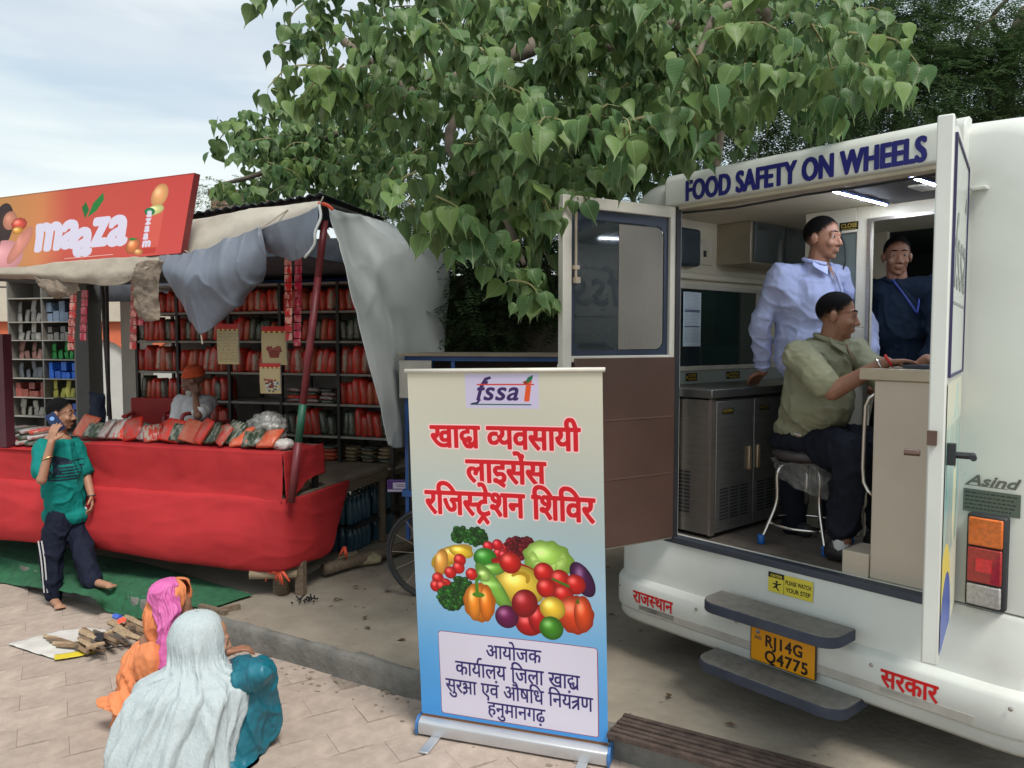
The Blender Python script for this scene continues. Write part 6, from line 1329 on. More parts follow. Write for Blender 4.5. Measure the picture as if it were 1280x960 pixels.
# --- seated shopkeeper with orange turban and red chair
sm = thing('person', 'elderly white bearded man in an orange turban seated in a red chair in the stall', 'person', P(235, 560, 7.0)+Vector((0, 0, -.35)), 0); q = Rel(sm)
hc = q(241, 476, 6.95); HM = hmat(hc, R(-165), R(-14), R(4), .98); nk = q(245, 496, 7.0); ch = q(243, 512, 7.0); hip = q(236, 552, 7.05)
sR, sL = q(226, 502, 6.95), q(262, 503, 7.05); eR, wR = q(218, 530, 6.85), q(222, 545, 6.7); eL, wL = q(247, 520, 6.62), q(244, 493, 6.80); kR, kL = q(190, 547, 6.55), q(212, 552, 6.45)
b = MB(); head_prims(b, HM); b.cap(nk+Vector((0, 0, -.04)), hc, .05, .05); b.cap(ch, hip, .12, .12); b.cap(sR, sL, .05, .05)
for a, e, w1 in ((sR, eR, wR), (sL, eL, wL)): b.cap(a, e, .042, .036); b.cap(e, w1, .036, .026)
hand(b, wR, (-.5, -.4, -.3), (0, 0, -1)); hand(b, wL, (-.15, .1, .9), (-.3, .9, 0), side=-1, curl=1.2)
b.cap(hip, kR, .07, .05); b.cap(hip, kL, .07, .05); b.cap(kR, kR+Vector((0, 0, -.4)), .05, .04); b.cap(kL, kL+Vector((0, 0, -.4)), .05, .04)
blob('body', b, SK5, sm, vox=.006, smooth=3); M_wb = mat('white beard', (.45, .43, .40), .9, bump=.8)
face_extras(sm, HM, hair=M_wb, hairline=0, beard=M_wb); q2 = MB().ell((0, .045, -.095), (.045, .045, .04), HM).ell((0, .06, -.12), (.028, .028, .03), HM); blob('beard', q2, M_wb, sm, vox=.007, disp=.01, dscale=.02)
b = MB(); 
for k in range(5): b.ell((0, -.012-.003*k, .050+.016*k), (.098-.006*k, .112-.006*k, .024), HM @ Matrix.Rotation(R(12 if k % 2 else -12), 4, 'Y') @ Matrix.Rotation(R(6), 4, 'X'))
b.ell((0, -.02, .10), (.07, .08, .05), HM); blob('turban', b, mat('orange turban', (.55, .075, .02), .8, var=.15, bump=.5, bscale=30), sm, vox=.008, smooth=1)
M_kur = mat('white kurta', (.55, .55, .56), .85, var=.06, bump=.3, bscale=18)
b = MB(); b.cap(sR, sL, .07, .07); b.cap(ch, hip, .145, .17); b.cap(nk+Vector((0, 0, -.03)), ch, .06, .1); b.cap(sR, eR, .068, .06); b.cap(eR, lerp(eR, wR, .7), .06, .05); b.cap(sL, lerp(sL, eL, .85), .07, .065)
b.cap(hip, kR, .12, .095); b.cap(hip, kL, .12, .10); b.cap(kR, kR+Vector((0, 0, -.38)), .09, .08); b.cap(kL, kL+Vector((0, 0, -.38)), .09, .08)
blob('kurta', b, M_kur, sm, vox=.010, smooth=3, disp=.015, dscale=.10, folds=.010)
rc = thing('plastic_chair', 'maroon plastic armchair under the man in the orange turban', 'chair', P(250, 560, 7.1)+Vector((0, 0, -.35)), 0); q = Rel(rc); M_rp = mat('maroon plastic', (.22, .015, .02), .35, var=.1)
a0 = q(225, 545, 6.6); obj('armrest', MB().tube(catmull([q(227, 545, 6.62)+Vector((0, 0, -.25)), q(227, 532, 6.62), q(231, 518, 6.65), q(250, 517, 6.9), q(262, 514, 7.15), q(268, 500, 7.25)], 20), [.018]*20, 8), M_rp, rc, smooth=True)
obj('armrest', MB().tube(catmull([q(205, 545, 7.2)+Vector((0, 0, -.25)), q(205, 525, 7.2), q(215, 516, 7.3), q(240, 512, 7.4)], 14), .018, 8), M_rp, rc, smooth=True)
obj('seat', MB().box(-.28, .25, -.30, .25, .12, .15), M_rp, rc, bev=.01); obj('backrest', MB().box(-.05, .28, .26, .29, .15, .58), M_rp, rc, bev=.02)
for x in (-.22, .2):
    for y in (-.25, .22): obj('leg', MB().tube([(x, y, .12), (x*1.1, y*1.1, -.30)], .02, 6), M_rp, rc)
for px_, py_, w_, lab in ((190, 525, .34, 'stacked red plastic crate seat left of the seated man'),):
    t_ = thing('plastic_chair', 'empty red plastic chair beside the man in the turban', 'chair', P(188, 535, 7.35)+Vector((0, 0, -.5)), .3); bx('seat', -.2, .2, -.2, .2, .42, .45, M_redp if 0 else mat('red plastic', (.42, .02, .02), .35), t_, bev=.01); bx('backrest', -.2, .2, .2, .23, .45, .78, MATS['red plastic'], t_, bev=.01)
    for x in (-.19, .19):
        bx('armrest', x-.025, x+.025, -.2, .2, .62, .65, MATS['red plastic'], t_, bev=.01)
        for y in (-.18, .18): bx('leg', x-.02, x+.02, y-.02, y+.02, 0, .42, MATS['red plastic'], t_)

# --- draped cloth over a seated figure, ring by ring
def drape(name, q, keys, m, parent, nf=17, amp=.03, seed=0, a0=0.0, a1=2*math.pi, nu=150, nv=90, thick=.004, ampz=None, ridges=()):
    """keys: (py, left px, right px, depth, depth radius); rings joined into pleated cloth"""
    ks = []
    for py, l, r_, Y, rd_ in keys:
        c = q((l+r_)/2, py, Y); ks.append((c.x, c.y, c.z, (r_-l)/2*Y/960*1.0, rd_))
    cs_ = catmull([k[:3] for k in ks], nv); rs = catmull([(k[3], k[4], 0) for k in ks], nv); rows = []
    for i in range(nv):
        t = i/(nv-1); row = []; am = amp*min(1, t*2.2)*(ampz(t) if ampz else 1)
        for j in range(nu+1):
            a = a0+(a1-a0)*j/nu; ph = nf*a+2.2*mnoise.noise(Vector((math.cos(a)*1.4, math.sin(a)*1.4, t*1.8+seed)))*2
            aw = a+.5*t*math.sin(a*1.3+seed)+.25*mnoise.noise(Vector((math.cos(a)*2, math.sin(a)*2, t*3+seed)))
            f = sum(g_*((1-2*abs(mnoise.noise(Vector((math.cos(aw)*F_, math.sin(aw)*F_, t*(1.9+F_*.55)+seed+F_)))))**2-.45) for F_, g_ in ((1.5, 1.0), (3.1, .75), (6.2, .28)))+.22*mnoise.noise(Vector((math.cos(a)*14, math.sin(a)*14, t*16+seed)))
            for ac, wd_, hh_, t0_, dr_ in ridges:
                da = (a-ac-dr_*(t-t0_)+math.pi) % (2*math.pi)-math.pi; k_ = max(0, min(1, (t-t0_)*5)); f += k_*hh_*.55/max(am, 1e-4)*(math.exp(-(da/wd_)**2)-.6*math.exp(-((da-1.9*wd_)/(wd_*.9))**2))
            r1 = max(rs[i].x, .004)+am*f; r2 = max(rs[i].y, .004)+am*f; row.append((cs_[i].x+r1*math.cos(a), cs_[i].y+r2*math.sin(a), max(cs_[i].z, .004+.004*math.sin(a*9))))
        rows.append(row)
    return solid(obj(name, MB().grid(rows), m, parent, smooth=True), thick)
# woman in white veil and teal dress
wb_ = thing('person', 'seated woman seen from behind under a long white veil, teal dress on her knees', 'person', (-1.42, 3.60, 0)); q = Rel(wb_)
b = MB(); hc = q(262, 800, 3.72); HM = hmat(hc, R(30), R(-12), 0, .97); head_prims(b, HM); b.cap(hc+Vector((0, 0, -.05)), q(250, 850, 3.68), .05, .07); b.cap(q(250, 860, 3.68), q(240, 950, 3.62), .12, .14)
shR_, kn1, kn2 = q(292, 862, 3.66), q(322, 842, 3.72), q(318, 850, 3.92); ft = q(340, 905, 3.95); ft.z = .04
b.cap(q(240, 955, 3.62), kn1, .09, .06); b.cap(kn1, q(330, 915, 3.78), .055, .04); b.cap(q(330, 918, 3.80), ft, .035, .03); b.cap(shR_, q(326, 850, 3.60), .042, .036); b.cap(q(326, 850, 3.60), q(293, 833, 3.80), .036, .026)
hand(b, q(293, 833, 3.80), (-.5, .3, -.1), (0, 0, -1), side=-1, curl=.7)
dd = Vector((.8, .5, 0)).normalized(); xx = dd.cross(Vector((0, 0, 1)))
for k in range(5): b.cap(ft+xx*(k-2)*.015, ft+xx*(k-2)*.016+dd*.035, .010, .008, 6)
blob('body', b, SK4, wb_, vox=.006, smooth=3)
M_teal = mat('teal satin', (.006, .125, .175), .45, var=.15, scale=4, bump=.2, bscale=14, spec=.5)
b = MB(); b.cap(q(286, 862, 3.66), q(324, 842, 3.60), .072, .066); b.cap(q(324, 842, 3.60), q(300, 832, 3.78), .066, .05)
b.cap(q(255, 950, 3.64), kn1, .13, .085); b.cap(kn1, q(332, 905, 3.80), .082, .085); b.cap(kn2, q(330, 905, 3.98), .08, .09); b.cap(q(250, 950, 3.7), kn2, .12, .085); b.cap(kn1, q(290, 965, 3.66), .085, .12); b.cap(q(300, 880, 3.7), q(310, 950, 3.72), .10, .10); b.ell(q(285, 962, 3.62), (.15, .14, .08))
tl_ = blob('teal_dress', b, M_teal, wb_, vox=.009, smooth=3, disp=.025, dscale=.085, folds=.016, fs=(9, 9, 2.0))
for v in tl_.data.vertices: v.co.z = max(v.co.z, .006)
M_veil = mat('white crinkled veil', (.40, .455, .47), .85, var=.06, scale=30, bump=.5, bscale=90, stretch=(1.5, 1.5, .5), sub=.0)
drape('veil', q, [(764, 243, 249, 3.72, .006), (767, 229, 264, 3.72, .06), (777, 218, 274, 3.71, .10), (795, 212, 279, 3.70, .12), (815, 212, 281, 3.69, .125), (833, 208, 286, 3.66, .13), (846, 186, 300, 3.64, .16), (862, 166, 309, 3.62, .19), (890, 153, 306, 3.60, .21), (925, 144, 298, 3.58, .23), (975, 136, 296, 3.56, .25)], M_veil, wb_, nf=26, amp=.026, ridges=((R(-128), .10, .034, .56, -.3), (R(-104), .085, .040, .52, -.1), (R(-84), .08, .034, .60, .2), (R(-150), .11, .034, .62, -.3), (R(-62), .09, .046, .50, -.7), (R(-40), .10, .036, .58, -.6), (R(-75), .22, .020, .12, .7), (R(-15), .1, .03, .6, -.4)), nu=300, nv=130, seed=3, ampz=lambda t: .30 if t < .35 else .30+min(1, (t-.35)*4)*.85)
for k in range(4): bangle('bangle', q(289-k*3, 834, 3.78), (1, -.3, 0), .032, .004, mat('red bangle', (.5, .04, .02), .4), wb_)
# woman in orange with pink scarf
wo_ = thing('person', 'crouching woman in an orange dress with a pink scarf over her head', 'person', (-1.78, 4.15, 0)); q = Rel(wo_)
b = MB(); hc = q(219, 764, 4.20); HM = hmat(hc, R(5), R(-18), 0, .98); head_prims(b, HM); b.cap(hc+Vector((0, 0, -.05)), q(205, 805, 4.15), .05, .07); b.cap(q(200, 810, 4.15), q(195, 880, 4.1), .12, .14); b.cap(q(195, 890, 4.1), q(240, 850, 4.3), .08, .06); b.cap(q(240, 850, 4.3), q(245, 895, 4.3), .05, .04)
b.cap(q(215, 812, 4.25), q(250, 830, 4.3), .04, .034); b.cap(q(250, 830, 4.3), q(285, 815, 4.25), .034, .026); hand(b, q(285, 815, 4.25), (.6, .2, .1), (0, 0, -1), curl=.6)
blob('body', b, SK2, wo_, vox=.006, smooth=3); face_extras(wo_, HM, mous=False, hairline=0)
M_or = mat('orange cotton', (.62, .20, .075), .8, var=.10, scale=6, bump=.4, bscale=24)
M_pk = mat('pink chiffon', (.50, .10, .30), .6, var=.12, scale=8, bump=.4, bscale=30)
drape('orange_dress', q, [(792, 188, 215, 4.18, .08), (806, 168, 228, 4.15, .14), (825, 158, 238, 4.12, .18), (850, 153, 245, 4.10, .20), (880, 152, 250, 4.08, .22), (905, 148, 255, 4.06, .24)], M_or, wo_, nf=11, amp=.030, seed=7)
sheet('dress_hem', [[q(165, 858, 4.0), q(150, 863, 3.95), q(135, 868, 3.95), q(121, 874, 3.95)], [q(168, 878, 3.92), q(150, 880, 3.86), q(135, 880, 3.86), q(120, 880, 3.90)], [q(172, 896, 3.84), q(158, 899, 3.80), q(140, 892, 3.82), q(122, 884, 3.88)]], M_or, 30, 24, .016, 9, wo_, seed=3)
sheet('sleeve', [[q(172, 808, 4.0), q(190, 802, 3.96), q(204, 812, 4.0)], [q(168, 830, 3.93), q(186, 828, 3.88), q(206, 832, 3.95)], [q(170, 850, 3.92), q(188, 850, 3.88), q(206, 850, 3.96)]], M_or, 24, 24, .010, 9, wo_, seed=5)
drape('orange_scarf', q, [(724, 219, 223, 4.20, .006), (727, 204, 232, 4.20, .08), (736, 192, 236, 4.19, .115), (750, 187, 234, 4.18, .125), (770, 184, 226, 4.17, .12), (788, 184, 222, 4.16, .10), (802, 190, 220, 4.14, .085), (815, 196, 218, 4.12, .08)], M_or, wo_, nf=9, amp=.016, seed=4, a0=R(22), a1=R(345))
drape('pink_scarf', q, [(721, 213, 219, 4.19, .006), (724, 198, 228, 4.19, .09), (736, 188, 233, 4.18, .128), (752, 196, 236, 4.16, .132), (772, 204, 232, 4.13, .13), (792, 204, 230, 4.10, .13), (815, 198, 228, 4.06, .12)], M_pk, wo_, nf=9, amp=.018, seed=9, a0=R(205), a1=R(330))
sheet('pink_drape', [[q(205, 790, 4.0), q(222, 788, 3.98), q(234, 792, 4.02)], [q(200, 812, 3.95), q(216, 812, 3.92), q(232, 815, 4.0)], [q(196, 835, 3.92), q(212, 838, 3.9), q(236, 838, 4.0)]], M_pk, 24, 24, .012, 9, wo_, seed=6)
# ---------------------------------------------------------------- trees
def leaf_mat(name, c, c2, rib):
    m = bpy.data.materials.new(name); m.use_nodes = True; t = m.node_tree; b = t.nodes['Principled BSDF']; A = t.nodes.new; K_ = t.links.new
    uv = A('ShaderNodeUVMap'); sx = A('ShaderNodeSeparateXYZ'); K_(uv.outputs[0], sx.inputs[0])
    def mt(op, a, b_=None):
        n_ = A('ShaderNodeMath'); n_.operation = op
        for i, v in enumerate((a, b_)):
            if v is None: continue
            if isinstance(v, (int, float)): n_.inputs[i].default_value = v
            else: K_(v, n_.inputs[i])
        return n_.outputs[0]
    d = mt('ABSOLUTE', mt('SUBTRACT', sx.outputs[0], .5)); mid = mt('LESS_THAN', d, .018)
    ln = mt('FRACT', mt('MULTIPLY', mt('SUBTRACT', sx.outputs[1], mt('MULTIPLY', d, .75)), 9.0)); vein = mt('MULTIPLY', mt('LESS_THAN', ln, .10), .45); fac = mt('MAXIMUM', mid, vein)
    at = A('ShaderNodeAttribute'); at.attribute_name = 'tint'; mx1 = A('ShaderNodeMix'); mx1.data_type = 'RGBA'; K_(at.outputs['Fac'], mx1.inputs[0]); mx1.inputs[6].default_value = (*c, 1); mx1.inputs[7].default_value = (*c2, 1)
    mx2 = A('ShaderNodeMix'); mx2.data_type = 'RGBA'; K_(fac, mx2.inputs[0]); K_(mx1.outputs[2], mx2.inputs[6]); mx2.inputs[7].default_value = (*rib, 1)
    geo = A('ShaderNodeNewGeometry'); mx3 = A('ShaderNodeMix'); mx3.data_type = 'RGBA'; mx3.blend_type = 'MIX'; K_(mt('MULTIPLY', geo.outputs['Backfacing'], .35), mx3.inputs[0]); K_(mx2.outputs[2], mx3.inputs[6]); mx3.inputs[7].default_value = (.13, .17, .085, 1)
    K_(mx3.outputs[2], b.inputs['Base Color']); b.inputs['Roughness'].default_value = .5; b.inputs['Specular IOR Level'].default_value = .35
    tr_ = A('ShaderNodeBsdfTranslucent'); K_(mx3.outputs[2], tr_.inputs[0]); ms = A('ShaderNodeMixShader'); ms.inputs[0].default_value = .34; K_(b.outputs[0], ms.inputs[1]); K_(tr_.outputs[0], ms.inputs[2]); K_(ms.outputs[0], t.nodes['Material Output'].inputs[0]); return m
M_pp_ = leaf_mat('peepal leaf', (.062, .138, .045), (.17, .26, .07), (.22, .29, .14))
HW = [(-.04, .0), (-.045, .16), (.03, .31), (.17, .415), (.32, .42), (.48, .34), (.62, .205), (.74, .085), (.84, .03), (1.0, .004)]
def leaf_arrays(fold=.25, droop=.25, wv=0.0):
    v = []; uv = []
    for t, h in HW:
        z0 = -droop*t*t*.5
        for s_ in (-1, 0, 1):
            v.append((s_*h, t, z0+abs(s_)*h*fold+wv*math.sin(t*9+s_)*h)); uv.append((.5+s_*h*1.1, t))
    v[0] = (-.01, 0, 0); v[2] = (.01, 0, 0); v[1] = (0, .0, 0)
    f = []
    for i in range(len(HW)-1):
        a = i*3; f += [(a, a+1, a+4, a+3), (a+1, a+2, a+5, a+4)]
    return np.array(v, float), np.array(uv, float), np.array(f, int)
LV = [leaf_arrays(.22, .3, .05), leaf_arrays(.40, .6, .08), leaf_arrays(.10, .15, .12), leaf_arrays(.6, .9, .03), leaf_arrays(-.2, .5, .14), leaf_arrays(.9, .3, .10)]
for _i, _b in ((1, .18), (3, -.22), (5, .12)): LV[_i][0][:, 0] += _b*LV[_i][0][:, 1]**2
def build_leaves(name, mats_, items, m, parent, **props):
    """items: (4x4 numpy, variant, tint)"""
    n = len(items); V0 = LV[0][0].shape[0]; F0 = LV[0][2].shape[0]
    vs = np.zeros((n, V0, 3)); fs = np.zeros((n, F0, 4), int); ti = np.zeros((n, V0)); uvs = np.zeros((n, F0, 4, 2))
    for k, (M, va, tn) in enumerate(items):
        v, uv, f = LV[va]; vs[k] = v @ M[:3, :3].T+M[:3, 3]; fs[k] = f+k*V0; ti[k] = tn; uvs[k] = uv[f]
    me = bpy.data.meshes.new(name); me.from_pydata(vs.reshape(-1, 3), [], fs.reshape(-1, 4).tolist()); me.materials.append(m)
    ul = me.uv_layers.new(name='u'); ul.data.foreach_set('uv', uvs.ravel()); at = me.attributes.new('tint', 'FLOAT', 'POINT'); at.data.foreach_set('value', ti.ravel().astype(np.float32))
    me.polygons.foreach_set('use_smooth', [True]*len(me.polygons)); return link(name, me, parent, **props)
rg = random.Random(77)
def inpoly(x, y, poly):
    c = False; n = len(poly)
    for i in range(n):
        x1, y1 = poly[i]; x2, y2 = poly[(i+1) % n]
        if (y1 > y) != (y2 > y) and x < (x2-x1)*(y-y1)/(y2-y1)+x1: c = not c
    return c
pt_ = thing('peepal_tree', 'peepal tree with heart shaped drip tipped leaves overhanging van and stall', 'tree', (1.75, 7.35, .15)); pq = Vector(pt_.location)
M_bark = mat('grey bark', (.16, .13, .10), .9, var=.25, scale=10, bump=1.0, bscale=25, stretch=(1, 1, .3)); M_twig = mat('yellow green twig', (.20, .19, .08), .7, var=.2)
obj('trunk', MB().tube(catmull([(0, 0, -.1), (.03, .02, 1.2), (-.02, 0, 2.2), (.05, -.1, 3.1)], 12), [.24-.008*i for i in range(12)], 12), M_bark, pt_, smooth=True)
MAINP = [(400, -60), (395, 20), (400, 60), (415, 100), (440, 130), (475, 150), (505, 180), (530, 215), (545, 235), (570, 250), (600, 250), (640, 235), (680, 205), (740, 165), (800, 160), (860, 140), (900, 125), (960, 115), (1040, 100), (1100, 85), (1090, 50), (1050, 20), (1000, -60)]
LEFTP = [(290, 150), (320, 142), (355, 130), (400, 120), (470, 150), (500, 220), (470, 235), (400, 238), (345, 225), (315, 205), (300, 180)]
twigs = []
def add_tw(poly, n, y0, y1, L0, L1, nl, ls):
    xs = [p[0] for p in poly]; ys = [p[1] for p in poly]; k = 0
    while k < n:
        x, y = rg.uniform(min(xs), max(xs)), rg.uniform(min(ys), max(ys))
        if not inpoly(x, y, poly): continue
        if mnoise.noise(Vector((x*.012, y*.016, y0))) < -.28: continue
        Y = rg.uniform(y0, y1)+.5*mnoise.noise(Vector((x*.01, y*.01, 7))); twigs.append((P(x, y, Y), rg.uniform(L0, L1), nl, ls)); k += 1
add_tw(MAINP, 135, 3.6, 4.8, .24, .44, 20, .108)
add_tw(MAINP, 200, 4.8, 6.6, .3, .5, 21, .118)
add_tw(LEFTP, 90, 6.6, 8.2, .3, .5, 17, .118)
for px, py, Y in ((648, 300, 3.9), (660, 335, 4.0), (640, 350, 3.95), (655, 375, 4.0), (610, 290, 3.8), (560, 270, 3.8), (585, 285, 4.2), (700, 240, 4.1), (760, 130, 3.3), (780, 160, 3.2), (700, 150, 3.4), (800, 175, 3.5), (868, 140, 3.5), (822, 165, 3.6), (510, 250, 3.6), (520, 215, 3.7), (545, 245, 3.6), (860, 60, 3.2), (930, 80, 3.4), (985, 90, 3.5), (1060, 120, 3.6), (600, 60, 3.4), (650, 110, 3.5), (480, 110, 3.9), (430, 80, 4.2)): twigs.append((P(px, py, Y), .20, 12, .128))
add_tw([(700, 120), (780, 120), (860, 110), (900, 90), (900, 140), (850, 175), (790, 195), (720, 210), (660, 200)], 60, 5.2, 6.6, .3, .5, 17, .13)
add_tw([(730, 185), (850, 180), (845, 215), (790, 225), (730, 215)], 16, 4.6, 5.4, .16, .26, 14, .125)
add_tw([(560, 215), (700, 195), (705, 255), (650, 290), (590, 290)], 26, 4.3, 5.6, .22, .36, 16, .13)
for px, py, Y in ((275, 228, 7.2), (282, 238, 7.3), (305, 236, 7.2), (275, 150, 7.0), (282, 165, 7.0), (382, 30, 5.6), (380, 60, 5.6), (386, 0, 5.6), (375, 90, 5.8)): twigs.append((P(px, py, Y), .25, 9, .14))
leaves = []; tw = MB(); pet = MB()
for a, Ln, nl, ls in twigs:
    az = rg.uniform(0, 2*math.pi); dr = Vector((math.cos(az), math.sin(az)*.8, rg.uniform(-.7, .25))).normalized(); e1 = a+dr*Ln*.55; e2 = e1+(dr*.6+Vector((0, 0, -.55))).normalized()*Ln*.45; pts = catmull([a, e1, e2], 7); tw.tube(pts, [.006-.0006*i for i in range(7)], 4, cap=False)
    yel = rg.random() < .08
    for k in range(nl):
        t = (k+.5)/nl; p = pts[min(6, int(t*6.99))]; az2 = rg.uniform(0, 2*math.pi); out_ = Vector((math.cos(az2), math.sin(az2), -.35)).normalized(); pl2 = ls*rg.uniform(.3, .6); base = p+out_*pl2
        tip = (Vector((0, 0, -1))*rg.uniform(.35, 1.5)+out_*rg.uniform(.2, .9)+Vector((rg.uniform(-.3, .3), rg.uniform(-.3, .3), 0))).normalized()
        nrm_ = (out_+Vector((0, -.5, .55))+Vector((rg.uniform(-.5, .5), rg.uniform(-.5, .5), rg.uniform(-.2, .5)))); nrm_ = (nrm_-tip*nrm_.dot(tip)).normalized(); x_ = tip.cross(nrm_); s_ = ls*rg.choice([rg.uniform(.55, .8), rg.uniform(.8, 1.2), rg.uniform(.9, 1.1)])
        M = np.eye(4); M[:3, 0] = np.array(x_)*s_*rg.uniform(.85, 1.05); M[:3, 1] = np.array(tip)*s_; M[:3, 2] = np.array(nrm_)*s_; M[:3, 3] = np.array(base)
        tn = min(1, max(0, rg.gauss(.32, .28)+(.35 if yel else 0)))
        if rg.random() < .006: tn = 3.0
        leaves.append((M, rg.randrange(6), tn)); 
        if base.y < 5.2: pet.add([tuple(p+x_*.0012), tuple(p-x_*.0012), tuple(base-x_*.0012), tuple(base+x_*.0012)], [(0, 1, 2, 3)])
def vis(M):
    x, y, z = M[:3, 3]; return y > 2 and abs(x/y) < .69 and z < 2.05+y*.47
leaves.sort(key=lambda l: (not vis(l[0]), l[0][1, 3])); T0 = np.eye(4); T0[:3, 3] = -np.array(pq)
near = leaves[:292]; rest = leaves[292:]
lm = {}
for M, va, tn in near:
    key = (va, min(3, int(tn*5)) if tn < 2 else 9)
    if key not in lm: o = build_leaves('leaf', None, [(np.eye(4), va, tn)], M_pp_, None); lm[key] = o.data; bpy.data.objects.remove(o)
    o = link('leaf', lm[key], pt_); o.matrix_local = Matrix((T0 @ M).tolist())
build_leaves('foliage', None, [(T0 @ M, va, tn) for M, va, tn in rest], M_pp_, pt_, kind='stuff')
for b_ in (tw, pet): b_.v = [tuple(Vector(p)-pq) for p in b_.v]
obj('twigs', tw, M_twig, pt_, kind='stuff'); obj('petioles', pet, mat('petiole', (.26, .27, .10), .6), pt_, kind='stuff')
limbs = [[(1.8, 7.25, 3.2), P(905, 60, 6.4), P(860, 30, 5.2), P(760, 60, 4.4)], [P(905, 60, 6.4), P(960, 20, 5.0), P(900, 12, 4.4), P(860, 110, 4.2)], [(1.8, 7.25, 3.2), P(780, 40, 6.2), P(640, 70, 5.4), P(520, 120, 5.2), P(420, 130, 5.6)], [P(640, 70, 5.4), P(560, 170, 5.0), P(620, 250, 4.6), P(655, 330, 4.2)], [P(640, 70, 6.4), P(480, 140, 7.0), P(380, 180, 7.3), P(290, 160, 7.3)], [P(380, 180, 7.3), P(330, 215, 7.4), P(270, 232, 7.4)], [P(1000, 30, 5.2), P(1040, 60, 4.6), P(1065, 110, 4.4)], [P(520, 120, 5.2), P(440, 60, 5.3), P(390, 10, 5.5)], [P(780, 40, 6.2), P(740, 150, 5.4), P(790, 210, 5.0)]]
for i, l in enumerate(limbs):
    pts = catmull([Vector(p)-pq for p in l], 14); r0 = .085 if i in (0, 2) else .035; obj('branch', MB().tube(pts, [r0*(1-.8*k/13)+.006 for k in range(14)], 8), M_bark, pt_, smooth=True)
# neem trees: pinnate fronds in clumps
M_neem = leaf_mat('neem leaf', (.035, .08, .028), (.075, .13, .04), (.05, .09, .03)); M_neem.node_tree.nodes['Principled BSDF'].inputs['Roughness'].default_value = .6
def neem(name, label, loc, clumps, dens, trunk, limbs, seed, fl=.26, tnt=.3):
    r2 = np.random.RandomState(seed); root = thing(name, label, 'tree', loc); o_ = np.array(loc, float); VS = []; TI = []
    for (c, rad, n) in clumps:
        n = int(n*dens)
        c = np.array(c); d = r2.normal(size=(n, 3)); d /= np.linalg.norm(d, axis=1)[:, None]; rr = r2.uniform(.35, 1.05, n)**.6; n = int(n); pos = c+d*rr[:, None]*np.array(rad)
        # fronds
        az = r2.uniform(0, 2*np.pi, n); dirs = np.stack([np.cos(az), np.sin(az), r2.uniform(-.9, .2, n)], 1)+d*.5; dirs /= np.linalg.norm(dirs, axis=1)[:, None]
        side = np.cross(dirs, [0, 0, 1]); side /= np.linalg.norm(side, axis=1)[:, None]+1e-9; up = np.cross(side, dirs); tt = r2.uniform(0, 1, n)
        for k in range(7):
            for s_ in (-1, 1):
                b0 = pos+dirs*(fl*(.12+k*.125))[..., None] if False else pos+dirs*fl*(.12+k*.125)-up*0+np.array([0, 0, -1])*fl*.10*(k/6)**2
                ld_ = dirs*.5+side*s_*.85+up*r2.uniform(-.35, .25, (n, 1)); Lw = fl*.30*(1-.25*abs(k-3)/3); w_ = dirs*fl*.045
                VS.append(np.stack([b0, b0+ld_*Lw*.45+w_, b0+ld_*Lw, b0+ld_*Lw*.45-w_], 1)); TI.append(np.repeat(tt[:, None]*tnt*2, 4, 1))
    V_ = np.concatenate(VS)-o_; T_ = np.concatenate(TI); n = len(V_); me = bpy.data.meshes.new('foliage'); me.from_pydata(V_.reshape(-1, 3), [], np.arange(n*4).reshape(-1, 4).tolist()); me.materials.append(M_neem)
    ul = me.uv_layers.new(name='u'); at = me.attributes.new('tint', 'FLOAT', 'POINT'); at.data.foreach_set('value', T_.ravel().astype(np.float32)); link('foliage', me, root, kind='stuff')
    obj('trunk', MB().tube(catmull([Vector(p)-Vector(loc) for p in trunk], 12), [.16-.007*i for i in range(12)], 10), M_bark, root, smooth=True)
    for l in limbs: pts = catmull([Vector(p)-Vector(loc) for p in l], 12); obj('branch', MB().tube(pts, [.05-.0032*k for k in range(12)], 6), M_bark, root, smooth=True)
    return root
def Pc(px, py, Y, r, n, f=(1, 1, .8)): return (tuple(P(px, py, Y)), (r*f[0], r*f[1], r*f[2]), n)
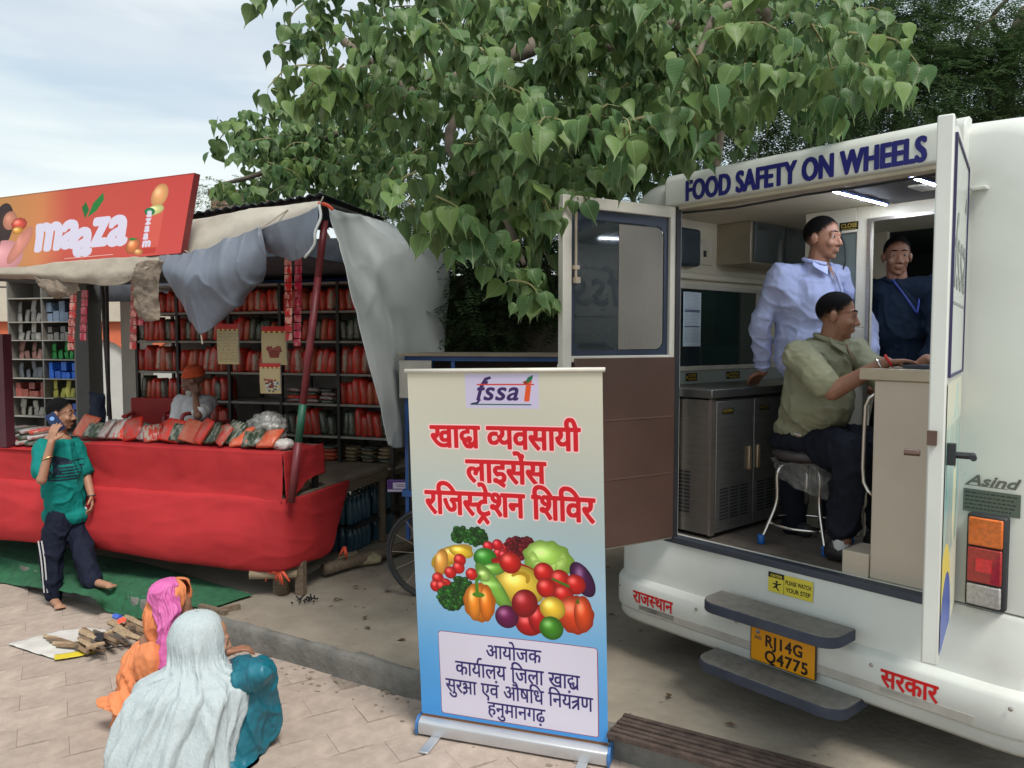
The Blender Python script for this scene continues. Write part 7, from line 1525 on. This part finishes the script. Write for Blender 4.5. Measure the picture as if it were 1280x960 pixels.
neem('neem_tree', 'dark fine leaved neem tree filling the gap between stall and van', (.1, 7.7, .1), [Pc(600, 330, 7.3, .65, 420), Pc(560, 390, 7.3, .55, 330), Pc(650, 300, 7.2, .6, 380), Pc(690, 350, 7.1, .5, 300), Pc(610, 405, 7.1, .34, 160), Pc(695, 380, 7.3, .26, 70), Pc(590, 250, 7.6, .7, 350), Pc(700, 260, 7.6, .7, 350), Pc(540, 320, 7.6, .5, 250), Pc(780, 270, 7.6, .6, 240), Pc(500, 300, 7.9, .4, 120)], 1, [(.1, 7.75, 0), (.12, 7.7, 1.6), (.2, 7.6, 2.8), (.3, 7.5, 3.6)], [[(.15, 7.65, 2.2), P(600, 340, 7.4), P(560, 380, 7.2)], [(.2, 7.6, 2.6), P(680, 330, 7.3), P(700, 390, 7.2)]], 5)
neem('neem_tree', 'tall dark tree behind the van roof with sky showing through its crown', (7.2, 10.5, 0), [Pc(900, 60, 8.5, .95, 500), Pc(960, 110, 8.3, .9, 480), Pc(980, 20, 8.5, 1.0, 500), Pc(1040, 90, 8.4, .8, 420), Pc(1070, 20, 8.8, .9, 380), Pc(1110, 120, 8.8, .75, 430), Pc(1150, 60, 9, .7, 330), Pc(1180, 120, 9, .75, 480), Pc(1240, 115, 9, .75, 500), Pc(1290, 110, 9, .8, 420), Pc(1130, 0, 9, .6, 200), Pc(1200, 10, 9.5, .8, 130), Pc(1260, 10, 9.5, .8, 130), Pc(1230, 60, 9.2, .5, 110), Pc(850, 130, 8.5, .9, 450), Pc(820, 40, 8.8, .9, 350), Pc(1330, 60, 9, .9, 300), Pc(1010, 160, 8.8, .8, 380), Pc(1100, 170, 9, .6, 200)], 1.7, [(7.2, 10.5, 0), (7.0, 10.3, 2.5), P(1255, 120, 9.8), P(1285, 10, 9.6)], [[P(1262, 100, 9.8), P(1210, 70, 9.2), P(1130, 60, 8.8), P(1060, 40, 8.6)], [P(1270, 60, 9.7), P(1240, 25, 9.4), P(1270, -10, 9.2)], [P(1262, 110, 9.8), P(1225, 90, 9.3), P(1210, 50, 9.0), P(1245, 20, 9.0)], [P(1090, 60, 9.4), P(1100, 20, 9.2), P(1105, -20, 9.2)]], 9, fl=.24)
neem('neem_tree', 'paler feathery tree top showing just above the stall roof', (-2.9, 12.5, 0), [Pc(470, 240, 12, .5, 260), Pc(440, 250, 12, .5, 220), Pc(500, 235, 12, .5, 220), Pc(300, 255, 12, .5, 160), Pc(250, 248, 12, .35, 100)], 1, [(-2.9, 12.5, 0), (-2.8, 12.4, 2), (-2.6, 12.2, 3.4), P(470, 245, 12)], [[(-2.7, 12.3, 3.2), P(380, 262, 12), P(270, 256, 12)]], 3, fl=.22, tnt=.9)
